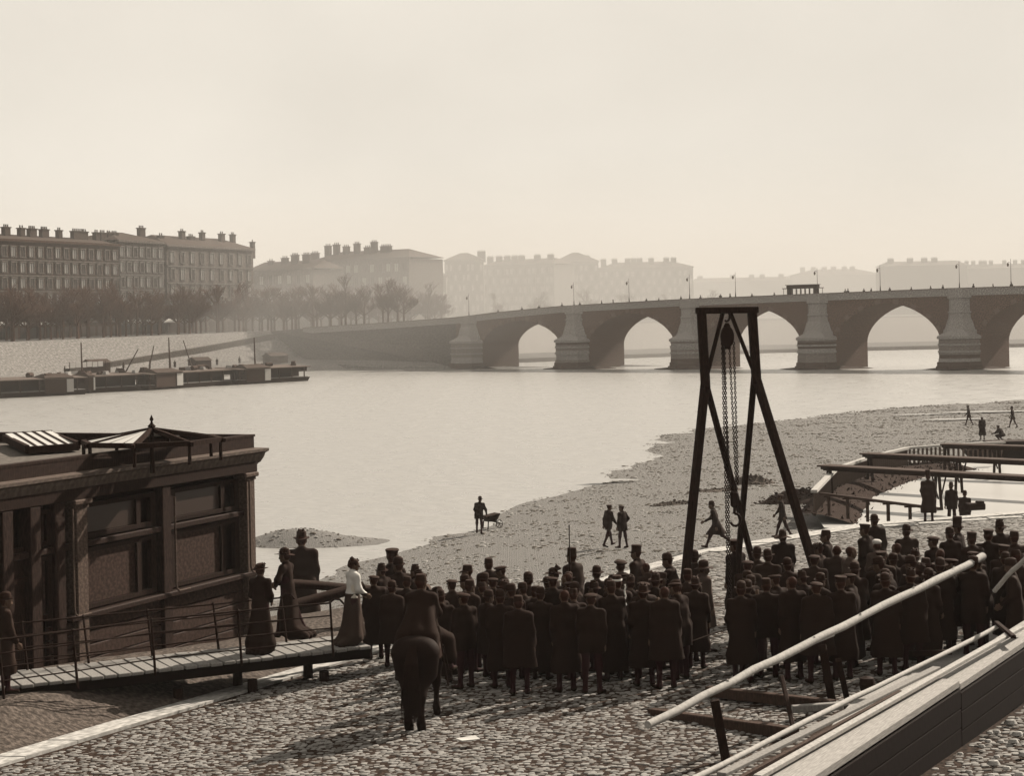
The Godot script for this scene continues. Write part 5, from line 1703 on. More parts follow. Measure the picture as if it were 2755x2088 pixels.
# ---------- timber lying about at the right ----------
func build_timber() -> void:
	var m := MB.new()
	# the long pale pole
	var a := w(1.566, 5.150, 22.254)
	var b := w(8.085, 5.900, 31.408)
	m.pole(a, b, 0.053, 0.066, 14, 3, 0.012)
	m.lathe([Vector2(0.075, 0.0), Vector2(0.055, 0.02), Vector2(0.0, 0.024)], 14, Transform3D(basis_y((b - a).normalized()), b))
	for f in [0.18, 0.41, 0.55, 0.73, 0.88]:
		var c := a.lerp(b, f)
		m.lathe([Vector2(0.02, 0.0), Vector2(0.014, 0.02), Vector2(0.0, 0.024)], 8, Transform3D(Basis(), c + Vector3(0.01, 0.06, 0.02)))
	single("long_pole", m.done(), M.timber_pale, "long pale pole slanting up over the cobbles to the heads of the right crowd", "pole")
	m = MB.new()
	m.pole(w(1.719, 5.480, 18.290), w(7.152, 5.480, 26.916), 0.034, 0.032, 10, 5, 0.009)
	single("thin_pole", m.done(), M.timber_pale, "thin pale pole lying along the low dark wall at the lower right", "pole")
	m = MB.new()
	m.pole(w(7.318, 5.850, 27.781), w(7.643, 6.600, 26.830), 0.036, 0.036, 10, 6, 0.008)
	single("short_pole", m.done(), M.timber_pale, "short pale pole sticking up steeply at the right edge", "pole")
	m = MB.new()
	m.beam(w(3.938, 5.000, 27.316), w(4.977, 5.080, 28.631), 0.07, 0.03, 0.004)
	single("thin_lath", m.done(), M.timber_pale, "thin pale lath just above the middle of the long pale pole", "lath")
	m = MB.new()
	m.beam(w(2.055, 5.460, 18.595), w(5.518, 5.460, 23.902), 0.11, 0.04, 0.006)
	single("board", m.done(), M.plank, "weathered board laid between the thin pole and the coping of the low wall", "board")
	m = MB.new()
	m.beam(w(2.403, 5.460, 18.446), w(7.406, 5.480, 26.659), 0.09, 0.05, 0.006)
	single("edge_board", m.done(), M.timber_pale, "pale board lying lengthwise on the outer half of the coping of the low wall", "board")
	m = MB.new()
	m.beam(w(2.220, 5.470, 18.377), w(4.707, 5.470, 22.389), 0.05, 0.05, 0.006)
	single("batten", m.done(), M.timber_wet, "dark batten on the coping between the weathered board and the pale edge board", "batten")
	m = MB.new()
	m.beam(w(7.113, 5.520, 26.914), w(7.036, 5.520, 25.699), 0.07, 0.05, 0.006)
	single("crosspiece", m.done(), M.timber_dark, "short dark crosspiece at the far end of the thin pale pole", "crosspiece")
	# sills on the cobbles
	m = MB.new()
	m.beam(w(2.002, 4.120, 27.589), w(3.733, 4.480, 24.536), 0.15, 0.16, 0.012)
	single("ground_sill", m.done(), M.timber_wet, "squared timber lying on the cobbles below the lower end of the long pole", "timber", "squared timbers on the cobbles")
	m = MB.new()
	m.beam(w(2.988, 4.220, 28.656), w(4.590, 4.420, 26.524), 0.15, 0.16, 0.012)
	single("ground_sill", m.done(), M.timber_wet, "squared timber lying parallel to the first, nearer the crowd", "timber", "squared timbers on the cobbles")
	m = MB.new()
	m.beam(w(3.932, 4.460, 26.150), w(4.680, 4.480, 26.236), 0.12, 0.1, 0.01)
	single("short_timber", m.done(), M.plank, "short pale topped timber between the two props and the low wall", "timber")
	for q in [[w(2.530, 5.180, 23.492), w(2.675, 4.360, 23.511), 0.115, "thick leaning prop under the lower third of the long pole"], [w(4.395, 5.340, 26.171), w(4.692, 4.320, 27.111), 0.12, "thick prop under the middle of the long pole"], [w(4.762, 5.000, 26.989), w(4.981, 4.300, 27.469), 0.09, "prop standing just behind the middle prop"], [w(3.817, 4.900, 26.331), w(3.816, 4.400, 25.238), 0.06, "thin prop between the two thick props"]]:
		m = MB.new()
		m.beam(q[0], q[1] + Vector3(0, -0.05, 0), q[2], q[2], 0.01, Vector3.RIGHT)
		single("prop", m.done(), M.timber_dark, q[3], "prop", "props of the scaffold pole")
	m = MB.new()
	m.tube(w(6.629, 5.300, 30.717), w(6.781, 4.450, 30.682), 0.018, 0.018, 7)
	single("stake", m.done(), M.timber_wet, "slim stake under the upper half of the long pole", "stake")
	m = MB.new()
	m.beam(w(6.332, 4.480, 30.060), w(6.992, 4.580, 29.581), 0.14, 0.09, 0.01)
	single("dark_beam", m.done(), M.timber_dark, "dark beam end lying on the pale footpath beside the low wall", "timber")
	# low wall: face boards coloured near-black to read as shade, pale coping slabs
	var o := thing("low_wall", "low dark faced wall with a pale coping running up the right side", "wall")
	var d := Vector2(0.495, 0.869)
	var nn := Vector2(0.869, -0.495)
	var p0 := Vector2(2.67, 18.5) - d * 6.0
	rng.seed = 19
	var l := 0.0
	while l < 27.0:
		var e := l + rng.randf_range(4.2, 6.0)
		var c := p0 + d * (l + e) / 2
		var g := quay_y(c.x, c.y)
		var top := lerpf(5.45, 5.3, clampf(l / 20.0, 0.0, 1.0))
		var bs := Basis(Vector3(nn.x, 0, -nn.y), Vector3.UP, Vector3(-d.x, 0, d.y))
		m = MB.new()
		m.box(Vector3(0, top - 0.05, 0), Vector3(0.44, 0.1, e - l - 0.012), Basis(), 0.012)
		part("coping_plank", m.done(), M.coping, o, Transform3D(bs, Vector3(c.x, rng.randf_range(-0.006, 0.006), -c.y)))
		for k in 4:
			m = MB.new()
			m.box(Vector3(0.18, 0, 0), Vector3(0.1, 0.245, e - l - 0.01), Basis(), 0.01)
			part("face_board", m.done(), M.shade_black_wood, o, Transform3D(bs, Vector3(c.x + nn.x * rng.randf() * 0.01, top - 0.24 - k * 0.25, -c.y)))
		m = MB.new()
		m.box(Vector3(-0.03, (top - 0.1 + g - 0.4) / 2, 0), Vector3(0.3, top - 0.1 - g + 0.4, e - l))
		part("core", m.done(), M.stone_bridge, o, Transform3D(bs, Vector3(c.x, 0, -c.y)))
		l = e
	# pale footpath along the far side of the wall
	var fp := MB.new()
	for i in 20:
		var q0 := p0 + d * i * 1.6
		var q1 := p0 + d * (i + 1) * 1.6
		var pts := []
		for q in [[q0, -0.26], [q1, -0.26], [q1, -path_wide(q1)], [q0, -path_wide(q0)]]:
			var p: Vector2 = q[0] + nn * q[1]
			pts.append(Vector3(p.x, quay_y(p.x, p.y) + 0.06, -p.y))
		fp.poly(pts, Vector3.UP)
		fp.quad(pts[2], pts[3], pts[3] + Vector3(0, -0.3, 0), pts[2] + Vector3(0, -0.3, 0), Vector3(-1, 0, 0))
	ground_piece("footpath", fp.done(), M.coping)
	m = MB.new()
	m.lathe([Vector2(0.0, -0.13), Vector2(0.1, -0.1), Vector2(0.125, 0.0), Vector2(0.1, 0.09), Vector2(0.0, 0.12)], 14)
	single("bollard_stone", m.done(), M.iron, "round black stone on the cobbles beside the pale footpath", "stone", "", Transform3D(Basis(), w(5.234, 4.580, 27.233)))
	m = MB.new()
	m.hull8([Vector3(-0.14, 0, -0.1), Vector3(0.15, 0, -0.08), Vector3(0.16, 0, 0.09), Vector3(-0.12, 0, 0.1), Vector3(-0.14, 0.012, -0.1), Vector3(0.15, 0.03, -0.08), Vector3(0.16, 0.012, 0.09), Vector3(-0.12, 0.02, 0.1)])
	single("paper_scrap", m.done(), M.white_cloth, "scrap of white paper lying on the sunlit cobbles", "paper", "", Transform3D(Basis(Vector3.UP, 0.4), w(-0.760, 4.180, 25.870)))
	# sandy heap at the lower right
	rng.seed = 6
	m = MB.new()
	for i in 120:
		var q := Vector2(6.2 + rng.randf_range(-0.9, 1.6), 22.3 + rng.randf_range(-2.2, 2.6))
		if wall_side(q) < 0.4:
			continue
		var s := rng.randf_range(0.03, 0.13)
		m.lathe([Vector2(0.0, -0.4), Vector2(0.5, -0.1), Vector2(0.35, 0.3), Vector2(0.0, 0.4)], 6, Transform3D(Basis.from_euler(Vector3(0, rng.randf() * 6, 0)).scaled(Vector3(s * 1.5, s, s)), Vector3(q.x, quay_y(q.x, q.y) + 0.05, -q.y)))
	var rb := single("rubble", m.done(), M.kerb, "scattered pale rubble on the sunlit ground at the lower right corner", "rubble")
	rb.set_meta("kind", "stuff")
	# whitish rubble thrown along the kerb
	m = MB.new()
	for i in 60:
		var q := P0 + QD * rng.randf_range(3.0, 11.0) + QN * rng.randf_range(-0.45, -0.1)
		var s := rng.randf_range(0.06, 0.2)
		m.lathe([Vector2(0.0, -0.4), Vector2(0.5, -0.1), Vector2(0.35, 0.25), Vector2(0.0, 0.33)], 6, Transform3D(Basis.from_euler(Vector3(0, rng.randf() * 6, 0)).scaled(Vector3(s * 1.5, s * 0.7, s)), Vector3(q.x, quay_y(q.x, q.y) - 0.05, -q.y)))
	rb = single("rubble", m.done(), M.kerb, "pale stone chips heaped along the outer edge of the kerb at the left", "rubble")
	rb.set_meta("kind", "stuff")

func basis_y(y: Vector3) -> Basis:
	var x := y.cross(Vector3.FORWARD).normalized()
	return Basis(x, y, x.cross(y))

# ---------- the basin at the right: water, gangplanks, fence, handrail ----------
func build_basin() -> void:
	var b := MB.new()
	var tr := Geometry2D.triangulate_polygon(BASIN)
	for i in range(0, tr.size(), 3):
		var t := []
		for j in 3:
			t.append(w(BASIN[tr[i + j]].x, 1.32, BASIN[tr[i + j]].y))
		b.tri(t[0], t[1], t[2], Vector3.UP)
	ground_piece("basin_water", b.done(), M.pool)
	var names := ["nearest", "middle", "farthest"]
	var k := 0
	for q in [[w(14.417, 3.000, 84.804), w(22.285, 3.000, 76.625), 0.0], [w(17.653, 3.000, 91.381), w(24.616, 3.000, 84.588), 0.0], [w(22.900, 3.000, 96.585), w(27.193, 3.000, 93.391), 0.0]]:
		var o := thing("gangplank", names[k] + " of the three long dark gangplanks over the basin", "gangplank", q[0], 0.0, "gangplanks over the basin")
		var e: Vector3 = q[1] - q[0]
		e = e * 2.2
		var m := MB.new()
		m.beam(Vector3(0, 0, 0), e, 0.9, 0.07)
		part("deck", m.done(), M.timber_wet, o)
		m = MB.new()
		m.beam(Vector3(0, -0.12, 0.35), e + Vector3(0, -0.12, 0.35), 0.12, 0.18)
		m.beam(Vector3(0, -0.12, -0.35), e + Vector3(0, -0.12, -0.35), 0.12, 0.18)
		part("girder", m.done(), M.timber_dark, o)
		for i in 4:
			var p: Vector3 = e * (0.015 + i * 0.235)
			m = MB.new()
			m.beam(p + Vector3(0, -0.15, 0.3), p + Vector3(0.1, -1.9, 0.3), 0.12, 0.12, 0.01, Vector3.RIGHT)
			m.beam(p + Vector3(0, -0.15, -0.3), p + Vector3(-0.1, -1.9, -0.3), 0.12, 0.12, 0.01, Vector3.RIGHT)
			if i:
				m.beam(p + Vector3(0.3, -0.2, 0.3), p + Vector3(0.05, -1.2, 0.3), 0.06, 0.06)
				m.beam(p + Vector3(-0.3, -0.2, 0.3), p + Vector3(-0.05, -1.2, 0.3), 0.06, 0.06)
			part("trestle", m.done(), M.timber_dark, o)
		k += 1
	# moored dark hulls under the farther planks
	for q in [[w(26.744, 1.400, 107.898), 5.5, "dark flat boat under the middle gangplank"], [w(29.639, 1.400, 113.864), 6.5, "dark flat boat under the farthest gangplank"]]:
		var m := MB.new()
		var L: float = q[1]
		m.hull8([Vector3(0.5, -0.2, 0.5), Vector3(L - 0.5, -0.2, 0.5), Vector3(L - 0.5, -0.2, -0.5), Vector3(0.5, -0.2, -0.5), Vector3(0, 0.45, 0.8), Vector3(L, 0.45, 0.8), Vector3(L, 0.45, -0.8), Vector3(0, 0.45, -0.8)])
		single("flat_boat", m.done(), M.timber_dark, q[2], "boat", "", Transform3D(Basis(), q[0]))
	# slatted fence down the left side of the basin
	var f := thing("slatted_fence", "slatted fence with a pale top rail curving round the left of the basin", "fence")
	var line := [w(12.639, 2.600, 76.609), w(15.512, 2.600, 87.452), w(18.759, 2.600, 94.602), w(21.596, 2.600, 99.477), w(24.109, 2.600, 101.074), w(27.720, 2.600, 102.419)]
	for i in line.size() - 1:
		var m := MB.new()
		m.beam(line[i], line[i + 1], 0.28, 0.12)
		part("top_rail", m.done(), M.timber_pale, f)
	var sl := MB.new()
	sl.box(Vector3(0, -0.5, 0), Vector3(0.12, 1.0, 0.05))
	var slat := sl.done()
	for i in line.size() - 1:
		var n := int((line[i + 1] - line[i]).length() / 0.3)
		for j in n:
			part("slat", slat, M.shed_pale, f, Transform3D(Basis(Vector3.UP, 0.5), line[i].lerp(line[i + 1], (j + 0.5) / n) + Vector3(0, -0.06, 0)))
	# dark earth bank inside the fence
	var bank := MB.new()
	for i in line.size() - 2:
		for j in 8:
			var p := func(u: float, v: float) -> Vector3:
				var c: Vector3 = line[i].lerp(line[i + 1], u)
				var bump := 0.25 * sin(c.x * 5.0 + v * 7.0) * v
				return c + Vector3(-0.7 + v * 3.6 + bump, -0.75 - 1.15 * v * v - 0.1, 0.3 + v * 1.8)
			for v in 4:
				bank.quad(p.call(j / 8.0, v / 4.0), p.call((j + 1) / 8.0, v / 4.0), p.call((j + 1) / 8.0, (v + 1) / 4.0), p.call(j / 8.0, (v + 1) / 4.0), Vector3(0.3, 1, 0.3))
	ground_piece("earth_bank", bank.done(), M.earth)
	rng.seed = 52
	var wd := MB.new()
	for i in 500:
		var seg := rng.randi() % 4
		var u := rng.randf()
		var v := rng.randf()
		var c: Vector3 = line[seg].lerp(line[seg + 1], u) + Vector3(-1.2 + v * 4.4, -0.85 - 1.15 * v * v, 0.3 + v * 1.8)
		var hgt := rng.randf_range(0.05, 0.2)
		wd.tube(c, c + Vector3(rng.randf_range(-0.15, 0.15), hgt, rng.randf_range(-0.1, 0.1)), 0.05, 0.004, 4, false)
	var weeds := single("dry_weeds", wd.done(), M.earth, "dark dry weeds and clods on the bank inside the slatted fence", "weeds")
	weeds.set_meta("kind", "stuff")
	# handrail at the quay foot
	var hr := thing("handrail", "low dark handrail on posts in front of the basin", "railing")
	var m := MB.new()
	m.beam(w(12.318, 2.850, 73.127), w(14.845, 3.200, 63.469), 0.12, 0.1, 0.01)
	part("rail", m.done(), M.timber_wet, hr)
	for q in [[2232, 1332], [2286, 1340], [2343, 1347], [2403, 1354], [2459, 1361]]:
		pass
	for i in 5:
		var p: Vector3 = w(12.318, 2.850, 73.127).lerp(w(14.845, 3.200, 63.469), 0.08 + i * 0.175)
		m = MB.new()
		m.beam(p, p + Vector3(0, -0.85, 0), 0.11 if i % 2 == 0 else 0.16, 0.11, 0.01, Vector3.RIGHT)
		m.beam(p + Vector3(-0.2, -0.06, 0), p + Vector3(0.2, -0.06, 0), 0.08, 0.06)
		part("post", m.done(), M.timber_wet, hr)
	m = MB.new()
	m.box(Vector3(0, 0.13, 0), Vector3(0.7, 0.26, 0.4), Basis(), 0.04)
	m.box(Vector3(0.2, 0.29, 0), Vector3(0.26, 0.08, 0.3), Basis(), 0.03)
	single("dark_crate", m.done(), M.timber_dark, "dark crate lying at the quay edge right of the stout man", "crate", "", Transform3D(Basis(Vector3.UP, 0.2), w(17.331, 2.600, 68.274)))
	# excavated heap left of the fence, and a row of dark stones on the beach
	for q in [[w(14.432, 0.677, 90.828), 1.7, 0.75, 26, "mound of dug earth against the outside of the slatted fence"], [w(13.589, 0.357, 104.294), 1.0, 0.6, 16, "small mound of dug gravel on the beach between the hoist legs"], [w(11.281, 0.379, 100.078), 1.6, 0.24, 14, "low ridge of dark clods left of the small gravel mound"], [w(8.245, 0.405, 93.806), 0.8, 0.22, 9, "small clump of dark clods left of the hanging chain"], [w(7.395, 0.489, 88.377), 0.5, 0.16, 6, "dark clods lying nearest the waterline, left of the hoist"]]:
		var c: Vector3 = q[0]
		var r: float = q[1]
		rng.seed = int(r * 1000)
		m = MB.new()
		var top := func(t: float, fr: float) -> Vector3:
			var x := c.x + cos(t) * fr * r * 1.5
			var z := c.z + sin(t) * fr * r
			return Vector3(x, ground_y(x, -z) - 0.08 + q[2] * (1.0 - fr * fr) * (0.8 + 0.3 * sin(t * 5.0 + fr * 9.0)), z)
		for ring in 5:
			for kk in 18:
				var t0 := TAU * kk / 18
				var t1 := TAU * (kk + 1) / 18
				m.quad(top.call(t0, ring / 5.0), top.call(t1, ring / 5.0), top.call(t1, (ring + 1) / 5.0), top.call(t0, (ring + 1) / 5.0), Vector3.UP)
		for i in int(q[3]) * 7:
			var an := rng.randf() * TAU
			var ff := sqrt(rng.randf()) * 1.15
			var s := rng.randf_range(0.04, 0.13)
			var p: Vector3 = top.call(an, minf(ff, 1.0)) + Vector3(cos(an), 0, sin(an)) * maxf(0.0, ff - 1.0) * r
			m.lathe([Vector2(0.0, -0.6), Vector2(0.55, -0.3), Vector2(0.5, 0.1), Vector2(0.0, 0.45)], 5, Transform3D(Basis.from_euler(Vector3(rng.randf(), rng.randf() * 6, rng.randf())).scaled(Vector3(s * 1.4, s, s)), p + Vector3(0, 0.04, 0)))
		single("earth_heap", m.done(), M.earth if q[1] > 1.65 else M.dirt, q[4], "heap")

# ---------- wheelbarrow, horse ----------
func build_barrow(at: Vector3) -> void:
	var o := thing("wheelbarrow", "wooden wheelbarrow pushed by the man at the water's edge", "wheelbarrow", at, -1.0)
	o.scale = Vector3.ONE * 0.82
	var m := MB.new()
	for s in [-1.0, 1.0]:
		m.beam(Vector3(s * 0.3, 0.72, 0.75), Vector3(s * 0.14, 0.28, -0.75), 0.05, 0.05)
		m.beam(Vector3(s * 0.26, 0.5, 0.2), Vector3(s * 0.28, 0.0, 0.25), 0.05, 0.05, 0.0, Vector3.RIGHT)
	part("handles", m.done(), M.timber_dark, o)
	m = MB.new()
	m.hull8([Vector3(-0.2, 0.45, 0.2), Vector3(0.2, 0.45, 0.2), Vector3(0.18, 0.4, -0.4), Vector3(-0.18, 0.4, -0.4), Vector3(-0.36, 0.78, 0.28), Vector3(0.36, 0.78, 0.28), Vector3(0.34, 0.9, -0.6), Vector3(-0.34, 0.9, -0.6)])
	part("tray", m.done(), M.timber_dark, o)
	m = MB.new()
	for i in 14:
		m.tube(Vector3(0, 0.24 + sin(TAU * i / 14) * 0.22, -0.72 + cos(TAU * i / 14) * 0.22), Vector3(0, 0.24 + sin(TAU * (i + 1) / 14) * 0.22, -0.72 + cos(TAU * (i + 1) / 14) * 0.22), 0.025, 0.025, 5, false)
	for i in 3:
		m.tube(Vector3(0, 0.24 + sin(PI * i / 3) * 0.22, -0.72 + cos(PI * i / 3) * 0.22), Vector3(0, 0.24 - sin(PI * i / 3) * 0.22, -0.72 - cos(PI * i / 3) * 0.22), 0.015, 0.015, 5)
	part("wheel", m.done(), M.timber_dark, o)

func build_horse(at: Vector3, yaw: float) -> void:
	var o := thing("horse", "dark horse seen from behind, carrying the capped rider, in front of the crowd", "horse", at, yaw)
	var b := Blob.new(Vector3(-0.5, -0.02, -1.75), Vector3(0.5, 2.15, 1.15), 0.028, 28.0)
	b.cap(Vector3(0, 1.12, 0.4), Vector3(0, 1.14, -0.35), 0.29, 0.275, Vector3(1.08, 1, 1))
	b.cap(Vector3(0, 1.2, 0.55), Vector3(0, 1.1, -0.5), 0.24, 0.24)
	b.cap(Vector3(0, 1.28, -0.6), Vector3(0, 1.72, -1.05), 0.19, 0.11, Vector3(1.4, 1, 1))
	b.cap(Vector3(0, 1.78, -1.05), Vector3(0, 1.5, -1.42), 0.115, 0.07, Vector3(1.3, 1, 1))
	for s in [-1.0, 1.0]:
		b.cap(Vector3(s * 0.06, 1.86, -1.0), Vector3(s * 0.075, 2.0, -1.0), 0.035, 0.012)
		b.cap(Vector3(s * 0.14, 1.2, 0.6), Vector3(s * 0.15, 0.9, 0.55), 0.24, 0.17)
		b.cap(Vector3(s * 0.15, 0.9, 0.58), Vector3(s * 0.11, 0.58, 0.82), 0.13, 0.066)
		b.cap(Vector3(s * 0.11, 0.58, 0.82), Vector3(s * 0.1, 0.16, 0.76), 0.06, 0.044)
		b.cap(Vector3(s * 0.1, 0.16, 0.76), Vector3(s * 0.1, 0.05, 0.7), 0.046, 0.064)
		b.cap(Vector3(s * 0.15, 0.98, -0.48), Vector3(s * 0.13, 0.56, -0.5), 0.12, 0.06)
		b.cap(Vector3(s * 0.13, 0.56, -0.5), Vector3(s * 0.13, 0.15, -0.48), 0.052, 0.038)
		b.cap(Vector3(s * 0.13, 0.15, -0.48), Vector3(s * 0.13, 0.05, -0.53), 0.042, 0.058)
	var m := MB.new()
	m.net(b.mesh())
	part("body", m.done(), M.horse, o)
	m = MB.new()
	rng.seed = 13
	for i in 260:
		var q := Vector3(rng.randf_range(-0.05, 0.05), 1.32 + rng.randf_range(-0.04, 0.03), 0.82)
		var e := Vector3(q.x * 2.5 + rng.randf_range(-0.06, 0.06), rng.randf_range(0.22, 0.7), 1.02 + rng.randf_range(-0.06, 0.06))
		var mid := Vector3(q.x * 2.0, 1.1, 0.98 + rng.randf_range(-0.03, 0.04))
		m.tube(q, mid, 0.012, 0.012, 4, false)
		m.tube(mid, e, 0.012, 0.003, 4, false)
	part("tail", m.done(), M.black, o)
	m = MB.new()
	for i in 60:
		var f := rng.randf()
		var q := Vector3(0, lerpf(1.5, 1.9, f), lerpf(-0.55, -1.0, f))
		m.tube(q, q + Vector3(rng.randf_range(0.08, 0.14), -rng.randf_range(0.15, 0.3), 0.05), 0.02, 0.004, 4, false)
	part("mane", m.done(), M.black, o)
	m = MB.new()
	for i in 8:
		var a0 := -0.2 + (PI + 0.4) * i / 8
		var a1 := -0.2 + (PI + 0.4) * (i + 1) / 8
		for q in [[0.305, -0.28, 0.3]]:
			var p := func(a: float, z: float, r: float) -> Vector3: return Vector3(cos(a) * r, 1.13 + sin(a) * r * 1.02, z)
			m.hull8([p.call(a0, q[1], q[0]), p.call(a1, q[1], q[0]), p.call(a1, q[2], q[0]), p.call(a0, q[2], q[0]), p.call(a0, q[1], q[0] + 0.025), p.call(a1, q[1], q[0] + 0.025), p.call(a1, q[2], q[0] + 0.025), p.call(a0, q[2], q[0] + 0.025)])
	m.hull8([Vector3(-0.12, 1.42, 0.24), Vector3(0.12, 1.42, 0.24), Vector3(0.1, 1.42, -0.26), Vector3(-0.1, 1.42, -0.26), Vector3(-0.1, 1.52, 0.28), Vector3(0.1, 1.52, 0.28), Vector3(0.05, 1.5, -0.28), Vector3(-0.05, 1.5, -0.28)])
	part("saddle", m.done(), M.leather, o)
	for s in [-1.0, 1.0]:
		m = MB.new()
		m.tube(Vector3(s * 0.33, 1.2, -0.05), Vector3(s * 0.4, 0.8, -0.1), 0.012, 0.012, 6)
		m.path([Vector3(s * 0.36, 0.8, -0.1), Vector3(s * 0.35, 0.66, -0.1), Vector3(s * 0.45, 0.66, -0.1), Vector3(s * 0.44, 0.8, -0.1), Vector3(s * 0.36, 0.8, -0.1)], 0.012, 6)
		part("stirrup", m.done(), M.iron, o)

